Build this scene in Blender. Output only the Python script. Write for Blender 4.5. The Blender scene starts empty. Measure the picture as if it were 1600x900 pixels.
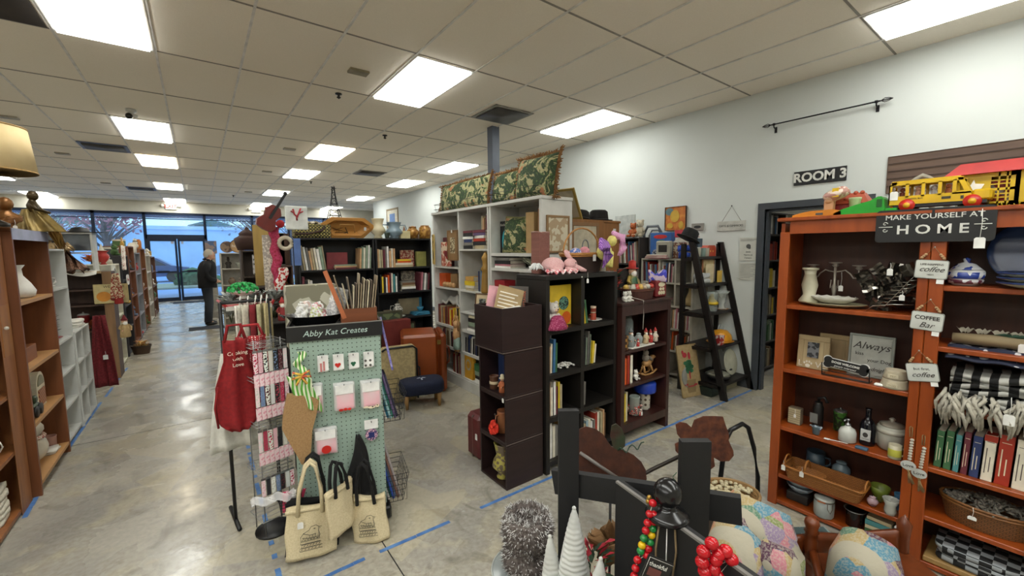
import bpy,math,random
from mathutils import Vector as V,Matrix,Euler
random.seed(7)
PI=math.pi
S=bpy.context.scene
COL=S.collection
# ---- camera, world, exposure
CZ,F,YAW,PIT,ROL=1.66,652.99,0.6426,-0.0929,-0.01
_f=V((math.sin(YAW)*math.cos(PIT),math.cos(YAW)*math.cos(PIT),math.sin(PIT)))
_r0=V((math.cos(YAW),-math.sin(YAW),0));_u0=_r0 .cross(_f)
_r=math.cos(ROL)*_r0+math.sin(ROL)*_u0;_u=-math.sin(ROL)*_r0+math.cos(ROL)*_u0
CAM=V((0,0,CZ))
cd=bpy.data.cameras.new('camera');cam=bpy.data.objects.new('camera',cd);COL.objects.link(cam)
cd.sensor_width=36;cd.lens=36*F/1600;cd.clip_start=.02;cd.clip_end=300
M4=Matrix(((_r.x,_u.x,-_f.x,0),(_r.y,_u.y,-_f.y,0),(_r.z,_u.z,-_f.z,CZ),(0,0,0,1)))
cam.matrix_world=M4
S.camera=cam
S.view_settings.view_transform='Standard';S.view_settings.look='None'
S.view_settings.gamma=1;S.view_settings.use_curve_mapping=False
S.view_settings.exposure=0.0
LAMP=12.0
w=bpy.data.worlds.new('world');S.world=w;w.use_nodes=True
nt=w.node_tree;nt.nodes.clear()
out=nt.nodes.new('ShaderNodeOutputWorld');bg=nt.nodes.new('ShaderNodeBackground')
tc=nt.nodes.new('ShaderNodeTexCoord');sp=nt.nodes.new('ShaderNodeSeparateXYZ')
rp=nt.nodes.new('ShaderNodeValToRGB')
nz=nt.nodes.new('ShaderNodeTexNoise');nz.inputs['Scale'].default_value=3.0;nz.inputs['Detail'].default_value=5
mp=nt.nodes.new('ShaderNodeMapping');mp.inputs['Scale'].default_value=(1,1,5)
mx=nt.nodes.new('ShaderNodeMixRGB');mx.inputs[2].default_value=(.80,.93,1,1)
nt.links.new(tc.outputs['Generated'],mp.inputs[0]);nt.links.new(mp.outputs[0],nz.inputs[0])
nt.links.new(tc.outputs['Generated'],sp.inputs[0]);nt.links.new(sp.outputs[2],rp.inputs[0])
rp.color_ramp.elements[0].position=.0;rp.color_ramp.elements[0].color=(.40,.72,1.0,1)
rp.color_ramp.elements[1].position=.5;rp.color_ramp.elements[1].color=(.22,.50,.88,1)
mr=nt.nodes.new('ShaderNodeMapRange');mr.inputs[1].default_value=.48;mr.inputs[2].default_value=.68
nt.links.new(nz.outputs[0],mr.inputs[0]);nt.links.new(mr.outputs[0],mx.inputs[0])
nt.links.new(rp.outputs[0],mx.inputs[1]);nt.links.new(mx.outputs[0],bg.inputs[0])
bg.inputs[1].default_value=1.9;nt.links.new(bg.outputs[0],out.inputs[0])
# ---- helpers
def ray(x,y):return(x-800)/F*_r-(y-450)/F*_u+_f
def ax(x,y,X):d=ray(x,y);return CAM+d*(X/d.x)
def ay(x,y,Y):d=ray(x,y);return CAM+d*(Y/d.y)
def az(x,y,z=0):d=ray(x,y);return CAM+d*((z-CZ)/d.z)
def ad(x,y,D):return CAM+ray(x,y)*D
def mpp(p):return(V(p)-CAM).dot(_f)/F
def lin(c):
 c=c/255
 return c/12.92 if c<=.04045 else((c+.055)/1.055)**2.4
def hx(h):
 h=h.lstrip('#')
 if len(h)==3:h=''.join(a*2 for a in h)
 return(lin(int(h[0:2],16)),lin(int(h[2:4],16)),lin(int(h[4:6],16)),1)
_mc={}
def m(h,kind='plain',rough=.55,metal=0.0,h2=None,sc=None,bump=0.0):
 """procedural material: colour h, with variation of the given kind"""
 key=(h,kind,rough,metal,h2,sc,bump)
 if key in _mc:return _mc[key]
 mt=bpy.data.materials.new(kind+'_'+h.strip('#'));mt.use_nodes=True
 t=mt.node_tree;N=t.nodes;L=t.links
 b=N['Principled BSDF'];b.inputs['Roughness'].default_value=rough;b.inputs['Metallic'].default_value=metal
 c=hx(h);c2=hx(h2)if h2 else tuple(x*.78 for x in c[:3])+(1,)
 tcn=N.new('ShaderNodeTexCoord');mpn=N.new('ShaderNodeMapping');L.new(tcn.outputs['Object'],mpn.inputs[0])
 mixn=N.new('ShaderNodeMixRGB');mixn.inputs[1].default_value=c;mixn.inputs[2].default_value=c2
 fac=None
 if kind in('plain','fabric','rust','paper','fur','marble'):
  n=N.new('ShaderNodeTexNoise');n.inputs['Scale'].default_value=sc or{'plain':9,'fabric':60,'rust':16,'paper':14,'fur':120,'marble':8}[kind]
  n.inputs['Detail'].default_value=4;L.new(mpn.outputs[0],n.inputs[0])
  r=N.new('ShaderNodeMapRange');r.inputs[1].default_value=.38;r.inputs[2].default_value=.66
  L.new(n.outputs[0],r.inputs[0]);fac=r.outputs[0]
 elif kind=='wood':
  mpn.inputs['Scale'].default_value=(1,1,.12)
  n=N.new('ShaderNodeTexNoise');n.inputs['Scale'].default_value=sc or 22;n.inputs['Detail'].default_value=5
  L.new(mpn.outputs[0],n.inputs[0]);r=N.new('ShaderNodeMapRange');r.inputs[1].default_value=.35;r.inputs[2].default_value=.7
  L.new(n.outputs[0],r.inputs[0]);fac=r.outputs[0]
 elif kind=='woodh':
  mpn.inputs['Scale'].default_value=(.12,.12,1)
  n=N.new('ShaderNodeTexNoise');n.inputs['Scale'].default_value=sc or 22;n.inputs['Detail'].default_value=5
  L.new(mpn.outputs[0],n.inputs[0]);r=N.new('ShaderNodeMapRange');r.inputs[1].default_value=.35;r.inputs[2].default_value=.7
  L.new(n.outputs[0],r.inputs[0]);fac=r.outputs[0]
 elif kind=='check':
  n=N.new('ShaderNodeTexChecker');n.inputs['Scale'].default_value=sc or 20;L.new(mpn.outputs[0],n.inputs[0]);fac=n.outputs[1]
 elif kind in('dots','patch'):
  n=N.new('ShaderNodeTexVoronoi');n.inputs['Scale'].default_value=sc or 30;L.new(mpn.outputs[0],n.inputs[0])
  if kind=='dots':
   n.inputs['Randomness'].default_value=.25
   r=N.new('ShaderNodeMath');r.operation='LESS_THAN';r.inputs[1].default_value=.3
   L.new(n.outputs['Distance'],r.inputs[0]);fac=r.outputs[0]
  else:
   q=N.new('ShaderNodeSeparateColor');L.new(n.outputs['Color'],q.inputs[0])
   r=N.new('ShaderNodeMath');r.operation='GREATER_THAN';r.inputs[1].default_value=.5
   L.new(q.outputs[0],r.inputs[0]);fac=r.outputs[0]
 elif kind in('stripe','stripex','zig'):
  n=N.new('ShaderNodeTexWave');n.inputs['Scale'].default_value=sc or 12;n.inputs['Distortion'].default_value=0
  n.bands_direction='Z' if kind=='stripe' else 'X'
  if kind=='zig':n.inputs['Distortion'].default_value=6;n.inputs['Detail Scale'].default_value=.5;n.inputs['Detail'].default_value=0
  L.new(mpn.outputs[0],n.inputs[0]);r=N.new('ShaderNodeMath');r.operation='GREATER_THAN';r.inputs[1].default_value=.5
  L.new(n.outputs['Fac'],r.inputs[0]);fac=r.outputs[0]
 elif kind=='weave':
  n=N.new('ShaderNodeTexBrick');n.inputs['Scale'].default_value=sc or 30
  n.inputs['Color1'].default_value=c;n.inputs['Color2'].default_value=tuple(min(1,x*1.25)for x in c[:3])+(1,)
  n.inputs['Mortar'].default_value=c2;n.inputs['Mortar Size'].default_value=.03
  mpn.inputs['Rotation'].default_value=(PI/2,0,0)
  L.new(mpn.outputs[0],n.inputs[0]);L.new(n.outputs[0],b.inputs['Base Color'])
  bm_=N.new('ShaderNodeBump');bm_.inputs['Strength'].default_value=.5;bm_.inputs['Distance'].default_value=.004
  L.new(n.outputs[1],bm_.inputs['Height']);bm_.invert=True;L.new(bm_.outputs[0],b.inputs['Normal'])
  _mc[key]=mt;return mt
 L.new(fac,mixn.inputs[0]);L.new(mixn.outputs[0],b.inputs['Base Color'])
 if bump or kind in('fabric','rust','fur'):
  bb=N.new('ShaderNodeBump');bb.inputs['Strength'].default_value=bump or(.6 if kind=='fur' else.25);bb.inputs['Distance'].default_value=.004
  L.new(fac,bb.inputs['Height']);L.new(bb.outputs[0],b.inputs['Normal'])
 _mc[key]=mt;return mt
def glass(h='#dfe8ea',rough=.03,alpha=.25):
 key=('glass',h,rough,alpha)
 if key in _mc:return _mc[key]
 mt=bpy.data.materials.new('glass');mt.use_nodes=True;b=mt.node_tree.nodes['Principled BSDF']
 b.inputs['Base Color'].default_value=hx(h);b.inputs['Roughness'].default_value=rough;b.inputs['Alpha'].default_value=alpha
 n=mt.node_tree.nodes.new('ShaderNodeTexNoise');n.inputs['Scale'].default_value=5
 r=mt.node_tree.nodes.new('ShaderNodeMapRange');r.inputs[3].default_value=rough;r.inputs[4].default_value=rough+.05
 mt.node_tree.links.new(n.outputs[0],r.inputs[0]);mt.node_tree.links.new(r.outputs[0],b.inputs['Roughness'])
 _mc[key]=mt;return mt
def emit(h,s):
 key=('emit',h,s)
 if key in _mc:return _mc[key]
 mt=bpy.data.materials.new('lamp_diffuser');mt.use_nodes=True;b=mt.node_tree.nodes['Principled BSDF']
 b.inputs['Base Color'].default_value=hx(h);b.inputs['Emission Color'].default_value=hx(h);b.inputs['Emission Strength'].default_value=s
 _mc[key]=mt;return mt
class B:
 """collects shapes into ONE mesh; .mi selects the material slot"""
 def __init__(s):s.v=[];s.f=[];s.i=[];s.s=[];s.mi=0;s.T=None
 def add(s,vs,fs,smooth=False):
  n=len(s.v)
  if s.T is not None:vs=[s.T@V(p)for p in vs]
  s.v+=[tuple(p)for p in vs]
  for q in fs:s.f.append(tuple(n+k for k in q));s.i.append(s.mi);s.s.append(smooth)
  return s
 def box(s,x0,y0,z0,x1,y1,z1,ch=0):
  if x0>x1:x0,x1=x1,x0
  if y0>y1:y0,y1=y1,y0
  if z0>z1:z0,z1=z1,z0
  if ch<=0:
   return s.add([(x0,y0,z0),(x1,y0,z0),(x1,y1,z0),(x0,y1,z0),(x0,y0,z1),(x1,y0,z1),(x1,y1,z1),(x0,y1,z1)],[(0,3,2,1),(4,5,6,7),(0,1,5,4),(1,2,6,5),(2,3,7,6),(3,0,4,7)])
  c=min(ch,(x1-x0)*.45,(y1-y0)*.45,(z1-z0)*.45)
  P=[(x0+c,y0),(x1-c,y0),(x1,y0+c),(x1,y1-c),(x1-c,y1),(x0+c,y1),(x0,y1-c),(x0,y0+c)]
  q=[(x0+c,y0+c),(x1-c,y0+c),(x1-c,y0+c),(x1-c,y1-c),(x1-c,y1-c),(x0+c,y1-c),(x0+c,y1-c),(x0+c,y0+c)]
  vs=[(a,b_,z0)for a,b_ in q]+[(a,b_,z0+c)for a,b_ in P]+[(a,b_,z1-c)for a,b_ in P]+[(a,b_,z1)for a,b_ in q]
  fs=[tuple(range(7,-1,-1)),tuple(range(24,32))]
  for k in range(3):
   for j in range(8):a=k*8+j;b_=k*8+(j+1)%8;fs.append((a,b_,b_+8,a+8))
  return s.add(vs,fs)
 def lathe(s,prof,c=(0,0,0),n=16,sx=1,sy=1,smooth=True):
  vs=[];fs=[]
  for r,z in prof:
   for k in range(n):
    a=2*PI*k/n;vs.append((c[0]+r*sx*math.cos(a),c[1]+r*sy*math.sin(a),c[2]+z))
  for j in range(len(prof)-1):
   for k in range(n):a=j*n+k;b_=j*n+(k+1)%n;fs.append((a,b_,b_+n,a+n))
  fs.append(tuple(range(n-1,-1,-1)))
  e=(len(prof)-1)*n;fs.append(tuple(range(e,e+n)))
  return s.add(vs,fs,smooth)
 def sph(s,c,r,n=12,sz=1,sx=1,sy=1):
  h=max(4,n//2)
  return s.lathe([(max(1e-4,r*math.sin(PI*k/h)),-r*sz*math.cos(PI*k/h))for k in range(h+1)],c,n,sx,sy)
 def tube(s,pts,r,n=6,smooth=True,closed=False):
  pts=[V(p)for p in pts];N_=len(pts);rs=r if isinstance(r,(list,tuple))else[r]*N_
  vs=[];fs=[];up=V((0,0,1))
  for k,p in enumerate(pts):
   if closed:d=pts[(k+1)%N_]-pts[k-1]
   else:d=pts[min(k+1,N_-1)]-pts[max(k-1,0)]
   if d.length<1e-9:d=V((0,0,1))
   d.normalize();a=d.cross(up)
   if a.length<.15:a=d.cross(V((0,1,0)))
   a.normalize();b_=d.cross(a)
   for j in range(n):
    t=2*PI*j/n;vs.append(p+a*rs[k]*math.cos(t)+b_*rs[k]*math.sin(t))
  for k in range(N_ if closed else N_-1):
   for j in range(n):
    a0=k*n+j;b0=k*n+(j+1)%n;k2=(k+1)%N_;fs.append((a0,b0,k2*n+(j+1)%n,k2*n+j))
  if not closed:fs.append(tuple(range(n-1,-1,-1)));fs.append(tuple(range((N_-1)*n,N_*n)))
  return s.add(vs,fs,smooth)
 def ext(s,poly,y0,y1,axis='y',smooth=False):
  """extrude a 2-D outline (x,z) from y0 to y1 (axis y), or (x,y) in z, or (y,z) in x"""
  n=len(poly)
  g={'y':lambda p,t:(p[0],t,p[1]),'z':lambda p,t:(p[0],p[1],t),'x':lambda p,t:(t,p[0],p[1])}[axis]
  vs=[g(p,y0)for p in poly]+[g(p,y1)for p in poly]
  fs=[tuple(range(n)),tuple(range(2*n-1,n-1,-1))]+[(k,k+n,(k+1)%n+n,(k+1)%n)for k in range(n)]
  return s.add(vs,fs,smooth)
 def grid(s,fn,nu,nv,smooth=True,thick=0):
  """surface fn(u,v) u,v in 0..1; optional second skin at fn + thick along z or y"""
  vs=[V(fn(i/nu,j/nv))for j in range(nv+1)for i in range(nu+1)]
  fs=[(j*(nu+1)+i,j*(nu+1)+i+1,(j+1)*(nu+1)+i+1,(j+1)*(nu+1)+i)for j in range(nv)for i in range(nu)]
  if thick:
   t=V(thick)if isinstance(thick,tuple)else V((0,thick,0));n0=len(vs)
   vs=vs+[p+t for p in vs];fs2=[tuple(n0+k for k in reversed(f_))for f_ in fs]
   rim=list(range(nu+1))+[j*(nu+1)+nu for j in range(1,nv+1)]+[nv*(nu+1)+i for i in range(nu-1,-1,-1)]+[j*(nu+1)for j in range(nv-1,0,-1)]
   fs3=[(rim[k],n0+rim[k],n0+rim[(k+1)%len(rim)],rim[(k+1)%len(rim)])for k in range(len(rim))]
   fs=fs+fs2+fs3
  return s.add(vs,fs,smooth)
 def out(s,name,mats,parent=None,loc=(0,0,0),rot=0,sub=0):
  me=bpy.data.meshes.new(name);me.from_pydata(s.v,[],s.f)
  for mt in(mats if isinstance(mats,(list,tuple))else[mats]):me.materials.append(mt)
  me.polygons.foreach_set('material_index',s.i);me.polygons.foreach_set('use_smooth',s.s);me.update()
  o=bpy.data.objects.new(name,me);COL.objects.link(o);o.location=loc
  o.rotation_euler=rot if isinstance(rot,(tuple,list,Euler))else(0,0,rot)
  if parent is not None:o.parent=parent
  if sub:md=o.modifiers.new('sub','SUBSURF');md.levels=sub;md.render_levels=sub
  return o
def tag(o,label,cat,group=None):
 o['label']=label;o['category']=cat
 if group:o['group']=group
 return o
def thing(name,label,cat,loc=(0,0,0),rot=0,group=None,scale=None):
 o=bpy.data.objects.new(name,None);COL.objects.link(o);o.location=loc;o.empty_display_size=.05
 o.rotation_euler=rot if isinstance(rot,(tuple,list,Euler))else(0,0,rot)
 if scale:o.scale=(scale,)*3 if not isinstance(scale,tuple)else scale
 return tag(o,label,cat,group)
def struct(o):o['kind']='structure';return o
def text(s,size,mat,parent,loc,rot=(PI/2,0,0),name='lettering',align='CENTER',shear=0,ext=.0006,sx=1,off=0,sp=1):
 cu=bpy.data.curves.new('t','FONT');cu.body=s;cu.size=size;cu.extrude=ext;cu.align_x=align;cu.align_y='CENTER'
 cu.shear=shear;cu.offset=off;cu.resolution_u=3;cu.space_character=sp
 o=bpy.data.objects.new('t',cu);COL.objects.link(o)
 me=bpy.data.meshes.new_from_object(o.evaluated_get(bpy.context.evaluated_depsgraph_get()))
 bpy.data.objects.remove(o);bpy.data.curves.remove(cu)
 me.name=name;me.materials.clear();me.materials.append(mat)
 if sx!=1:me.transform(Matrix.Diagonal((sx,1,1,1)))
 q=bpy.data.objects.new(name,me);COL.objects.link(q);q.parent=parent;q.location=loc;q.rotation_euler=rot
 return q
class Fr:
 """a frame of a shelf unit: local x to the right along its front, y into its depth"""
 def __init__(s,x,y,rot,z=0):s.o=V((x,y,z));s.r=rot;s.c=math.cos(rot);s.n=math.sin(rot)
 def w(s,x,y,z=0):return(s.o.x+x*s.c-y*s.n,s.o.y+x*s.n+y*s.c,s.o.z+z)
 def l(s,p):dx=p[0]-s.o.x;dy=p[1]-s.o.y;return(dx*s.c+dy*s.n,-dx*s.n+dy*s.c,p[2]-s.o.z)
 def px(s,x,y,dep):
  """local point seen at pixel (x,y) at depth dep behind the front"""
  d=ray(x,y);nrm=V((-s.n,s.c,0));t=(dep-(CAM-V((s.o.x,s.o.y,0))).dot(nrm))/d.dot(nrm)
  return s.l(CAM+d*t)
ORD=['leftmost','second','third','fourth','fifth','sixth','seventh','eighth','ninth','tenth','eleventh','twelfth','thirteenth','fourteenth','fifteenth','sixteenth','seventeenth','eighteenth','nineteenth','twentieth','twenty-first','twenty-second','twenty-third','twenty-fourth','twenty-fifth','twenty-sixth','twenty-seventh','twenty-eighth','twenty-ninth','thirtieth']
def ordl(k):return ORD[k]if k==0 else ORD[k]+' from left'
CN={'#b5482c':'rust red','#e9e2cf':'cream','#d8cfae':'pale tan','#2f3f6e':'navy','#3f6f9f':'blue','#9fb7c4':'pale blue','#b8aa88':'tan','#1f1f22':'black','#a8331f':'red','#dd5a1f':'orange','#e2c432':'yellow','#3d6b46':'green','#6d2f3a':'maroon','#7d7a74':'grey','#f2f0ea':'white','#c97f8c':'pink','#7a5a3c':'brown','#4d8f92':'teal','#c79a53':'ochre','#5d4a6e':'purple','#d4a97c':'peach','#8fa08a':'sage'}
NC={v:k for k,v in CN.items()}
PAPER=m('#e6dfcc','paper',.8)
TAGM=m('#eeeeea','paper',.8)
def book_mesh(bk,t,h,d,col,mk='plain',spine=False):
 c=.0025 if t>.012 else t*.15
 bk.mi=0
 bk.box(-t/2,0,0,t/2,c*1.4,h);bk.box(-t/2,0,0,-t/2+c,d,h);bk.box(t/2-c,0,0,t/2,d,h)
 bk.mi=1;bk.box(-t/2+c,c,.003,t/2-c,d-.004,h-.003)
 if spine:
  bk.mi=2;[bk.box(-t*.10+t*.16*j,-.0005,h*(.18+.02*j),t*(-.10+.08)+t*.16*j,0,h*(.62-.09*j))for j in(-1,1)];bk.box(-t*.3,-.0005,h*.84,t*.3,0,h*.85)
def book(fr,x,y,z,t,h,d,cname,label,group=None,lean=0,yaw=0,spine=False,kind='book'):
 b=B();book_mesh(b,t,h,d,cname,spine=spine)
 o=b.out(kind,[m(NC[cname],'paper',.5),PAPER]+([m('#e8dfc0' if cname not in('cream','white','yellow','pale tan','peach')else '#554a44','paper',.5)]if spine else[]),None,fr.w(x,y,z),Euler((0,lean,fr.r+yaw)))
 return tag(o,label,kind,group)
def bookrow(fr,x0,x1,y,z,hs,cols,where,group,ts=(.018,.035),d=.17,lean=0,spine=False,kind='book'):
 x=x0;k=0;res=[]
 while x<x1-.008 and k<len(ORD):
  t=random.uniform(*ts);t=min(t,x1-x)
  h=random.uniform(*hs);cn=cols[k%len(cols)]if not isinstance(cols,set)else random.choice(sorted(cols))
  hw='tall ' if h>hs[0]+.75*(hs[1]-hs[0])else 'short ' if h<hs[0]+.25*(hs[1]-hs[0])else 'thin ' if t<ts[0]+.25*(ts[1]-ts[0])else ''
  lx=0
  o=book(fr,x+t/2+(math.sin(abs(lean))*.0),y+random.uniform(0,.012),z+(abs(math.sin(lean))*t/2),t,h,d*random.uniform(.9,1),cn,f'{hw}{cn} {kind}, {ordl(k)} {where}',group,lean,0,spine,kind)
  res.append(o);x+=t/math.cos(lean)+.0012;k+=1
 return res
def stack(fr,x,y,z,items,where,group=None,w=.2,d=.14):
 """books lying flat, lowest first: (colour, thickness[, width])"""
 zz=z;n=len(items);out_=[]
 for k,it in enumerate(items):
  cn,t=it[0],it[1];ww=it[2]if len(it)>2 else w*random.uniform(.88,1)
  b=B();b.mi=0;b.box(-ww/2,0,0,ww/2,d,.0025);b.box(-ww/2,0,t-.0025,ww/2,d,t);b.box(-ww/2,0,0,ww/2,.003,t)
  b.mi=1;b.box(-ww/2+.003,.003,.0025,ww/2-.003,d-.003,t-.0025)
  o=b.out('book',[m(NC[cn],'paper',.5),PAPER],None,fr.w(x,y,zz),fr.r+random.uniform(-.08,.08))
  pos='bottom' if k==0 else 'top' if k==n-1 else ORD[k]+' from bottom'
  tag(o,f'{cn} book lying flat, {pos} of pile {where}','book',group);zz+=t+.0006;out_.append(o)
 return zz
def ptag(parent,loc,w=.022,h=.032,string=.04,rot=0,label='white price tag'):
 b=B();t=b
 t.ext([(-w/2,-h),(w/2,-h),(w/2,-.006),(w/2-.006,0),(-w/2+.006,0),(-w/2,-.006)],-.0006,.0006)
 if string:t.tube([(0,0,-.004),(.003,0,string*.5),(0,0,string)],.0012,4)
 o=t.out('price_tag',TAGM,parent,loc,rot);o['label']=label;return o
 # ===== THE ROOM
H=3.35;WX=5.10;FY=18.35;LX=-9.0;BY=-4.5
GX0,GW,GY0,GL=-.778,.603,4.757,1.232
fm=bpy.data.materials.new('polished_concrete');fm.use_nodes=True
t=fm.node_tree;N=t.nodes;L=t.links;b=N['Principled BSDF']
tcn=N.new('ShaderNodeTexCoord')
def noise(sc,det,dist=0,scale=(1,1,1)):
 mpp_=N.new('ShaderNodeMapping');mpp_.inputs['Scale'].default_value=scale;L.new(tcn.outputs['Object'],mpp_.inputs[0])
 n=N.new('ShaderNodeTexNoise');n.inputs['Scale'].default_value=sc;n.inputs['Detail'].default_value=det;n.inputs['Distortion'].default_value=dist
 L.new(mpp_.outputs[0],n.inputs[0]);return n.outputs[0]
def rmp(src,a,b_,c,d):
 r=N.new('ShaderNodeMapRange');r.inputs[1].default_value=a;r.inputs[2].default_value=b_;r.inputs[3].default_value=c;r.inputs[4].default_value=d
 L.new(src,r.inputs[0]);return r.outputs[0]
def mixc(f,c1,c2,bt='MIX'):
 x=N.new('ShaderNodeMixRGB');x.blend_type=bt
 if isinstance(f,float):x.inputs[0].default_value=f
 else:L.new(f,x.inputs[0])
 for k,c in((1,c1),(2,c2)):
  if isinstance(c,tuple):x.inputs[k].default_value=c
  else:L.new(c,x.inputs[k])
 return x.outputs[0]
c=mixc(rmp(noise(1.1,6,.6),.38,.62,0,1),hx('#b3aea1'),hx('#9c9890'))
c=mixc(rmp(noise(2.6,5,1.2),.52,.66,0,.6),c,hx('#bfb69c'))
c=mixc(rmp(noise(5.0,8,1.5,(1,.6,1)),.56,.72,0,.7),c,hx('#6b665c'))
c=mixc(rmp(noise(34,6,.4),.35,.7,0,.4),c,hx('#67625a'))
vor=N.new('ShaderNodeTexVoronoi');vor.inputs['Scale'].default_value=1.15;L.new(tcn.outputs['Object'],vor.inputs[0])
qq=N.new('ShaderNodeSeparateColor');L.new(vor.outputs['Color'],qq.inputs[0])
c=mixc(rmp(qq.outputs[0],.55,.7,0,.3),c,hx('#c4b998'))
L.new(c,b.inputs['Base Color'])
L.new(rmp(noise(3,6,.5),.35,.65,.14,.36),b.inputs['Roughness'])
bb=N.new('ShaderNodeBump');bb.inputs['Strength'].default_value=.12;bb.inputs['Distance'].default_value=.01
L.new(noise(14,6),bb.inputs['Height']);L.new(bb.outputs[0],b.inputs['Normal'])
q=B();q.box(LX,BY,-.12,WX+4.6,FY+.2,0);struct(q.out('floor',fm))
q=B()
JM=m('#2c2a28',rough=.9)
for x0,y0,x1,y1 in((LX,5.07,WX,5.075),(.737,BY,.743,5.07),(LX,11.0,WX,11.005)):q.box(x0,y0,.0002,x1,y1,.0012)
struct(q.out('trim_1',JM))
q=B()
TP=m('#3c69a8','paper',.6,h2='#5b86bd')
random.seed(3)
def tape(x0,y0,x1,y1,broken=.0,seg=.22):
 n=int(math.hypot(x1-x0,y1-y0)/seg)+1;d=V((x1-x0,y1-y0,0))/n;p=V((-d.y,d.x,0)).normalized()*.013
 for k in range(n):
  if random.random()<broken:continue
  a=V((x0,y0,0))+d*k+p*random.uniform(-.12,.12);b_=V((x0,y0,0))+d*(k+.985)+p*random.uniform(-.12,.12)
  q.add([a-p+V((0,0,.0016)),b_-p+V((0,0,.0016)),b_+p+V((0,0,.0016)),a+p+V((0,0,.0016))],[(0,1,2,3)])
tape(.2,2.17,.62,2.18,.35,.07);tape(.70,2.18,5.05,2.12,.04);tape(.24,4.2,.23,2.3,.45,.045)
tape(-.98,3.85,-.99,4.15);tape(-.99,5.0,-.97,6.4);tape(-.96,6.6,-.92,8.1,.2)
o=q.out('trim_2',TP);struct(o)
cm=bpy.data.materials.new('ceiling_tile');cm.use_nodes=True
t=cm.node_tree;N=t.nodes;L=t.links;b=N['Principled BSDF'];tcn=N.new('ShaderNodeTexCoord')
c=mixc(rmp(noise(.5,3),.3,.7,0,1),hx('#f4ecdf'),hx('#efe6d6'));c=mixc(rmp(noise(130,3),.3,.7,0,.22),c,hx('#d8d0c2'))
L.new(c,b.inputs['Base Color']);b.inputs['Roughness'].default_value=.9
bb=N.new('ShaderNodeBump');bb.inputs['Strength'].default_value=.2;bb.inputs['Distance'].default_value=.004;L.new(noise(90,4),bb.inputs['Height']);L.new(bb.outputs[0],b.inputs['Normal'])
q=B();q.box(LX,BY,H+.008,WX+1.6,FY+.2,H+.12);struct(q.out('ceiling',cm))
q=B();k=-14
while GX0+GW*k<WX+1.5:
 x=GX0+GW*k
 if x>LX:q.box(x-.009,BY,H+.001,x+.009,FY,H+.01)
 k+=1
struct(q.out('trim_3',m('#e2ded8','plain',.5)));q=B()
for k in range(-8,12):
 y=GY0+GL*k
 if BY<y<FY:q.box(LX,y-.008,H+.004,WX+1.5,y+.008,H+.01)
struct(q.out('trim_4',m('#8f877c','plain',.5)))  # same bars as the long ones; their shadow lines put into a darker colour
DM=emit('#f9faf4',LAMP);DM2=emit('#fff0d2',LAMP*.8);LFM=m('#d8d6d2','plain',.4)
rowname={-4:'nearest',-1:'first',2:'second',4:'third',7:'fourth',10:'farthest',-6:'behind',-5:'added and unseen',-3:'added overhead, unseen'}  # rows marked added and outer left line: unseen panels added for ambient light
colname={-5:'far left line',0:'line over the aisle',4:'middle line',8:'line along the right wall',-9:'added outer left line'}
for cidx in(-9,-5,0,4,8):
 for r_ in(-6,-5,-4,-3,-1,2,4,7,10):
  if cidx in(-5,-9)and r_ in(2,-1)and cidx==-9:continue
  x=GX0+GW*(cidx+.5);y=GY0+GL*(r_+.5)
  if r_ in(-3,-5)and cidx==8 or(r_,cidx)==(-3,4):continue
  T_=thing('ceiling_light',f'recessed ceiling light panel, {rowname[r_]} from camera in the {colname[cidx]}','ceiling light',(x,y,H),0,'recessed ceiling light panels')
  q=B();W_,L_=GW/2-.012,GL/2-.012
  for a in((-W_,-L_,-W_+.022,L_),(W_-.022,-L_,W_,L_),(-W_+.022,-L_,W_-.022,-L_+.022),(-W_+.022,L_-.022,W_-.022,L_)):q.box(a[0],a[1],-.006,a[2],a[3],.004)
  q.out('light_frame',LFM,T_)
  q=B();q.box(-W_+.022,-L_+.022,-.022,W_-.022,L_-.022,.003);q.out('diffuser',DM2 if(cidx,r_)in((0,4),(4,2))else DM,T_)  # diffuser shaped to hang below its frame so the sides brighten the ceiling
VM=m('#8f8a82','plain',.5);VM2=m('#6f7a99','plain',.5);DK=m('#4b4742','plain',.6)
def vent(cx,cy,lab,mt):
 T_=thing('ceiling_vent',lab,'vent',(GX0+GW*cx,GY0+GL*cy,H),0,'square ceiling air vents');q=B();w_=GW/2-.014
 q.box(-w_,-w_,-.006,w_,w_,.004);q.out('vent_frame',mt,T_)
 q=B()
 for k in range(4):s_=w_*(.85-.2*k);q.lathe([(s_*1.414,-.016+.002*k),(s_*1.35,-.006)],n=4)
 q.T=None;o=q.out('louvre',DK,T_);o.rotation_euler=(0,0,PI/4)
vent(-.5,3.78,'square air vent left of the aisle lights',VM2);vent(6.6,-.25,'brownish return air vent beside the steel column top',VM)
vent(6.5,3.75,'square air vent between the middle and right light lines',VM);vent(-.5,8.25,'far square air vent near the front soffit',VM2)
q=B();q.box(GX0+GW*-1+.01,GY0-GL+.02,H+.002,GX0-.02,GY0-.01,H+.02)
tag(q.out('ceiling_panel',m('#3d352f','plain',.9)),'dark stained ceiling panel left of the nearest aisle light','ceiling panel')
for k,(cx,cy,wh)in enumerate(((-1.65,2.65,'above the shaded lamp'),(-1.57,4.57,'left of the aisle behind the first vent'),(-1.48,7.62,'far left near the storefront'),(3.5,-.47,'left of the big middle ceiling light'),(3.5,2.56,'left of the second middle light'),(3.43,4.55,'left of the third middle light'),(3.39,7.63,'near the farthest middle light'))):
 q=B();q.box(-.09,-.055,-.014,.09,.055,.008,.004);q.box(-.05,-.03,-.017,.05,.03,-.014)
 tag(q.out('ceiling_speaker',m('#8a7f62' if k==3 else '#b0a898','plain',.5),None,(GX0+GW*cx,GY0+GL*cy,H)),f'small beige sensor plate on the ceiling {wh}','ceiling sensor')
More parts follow.
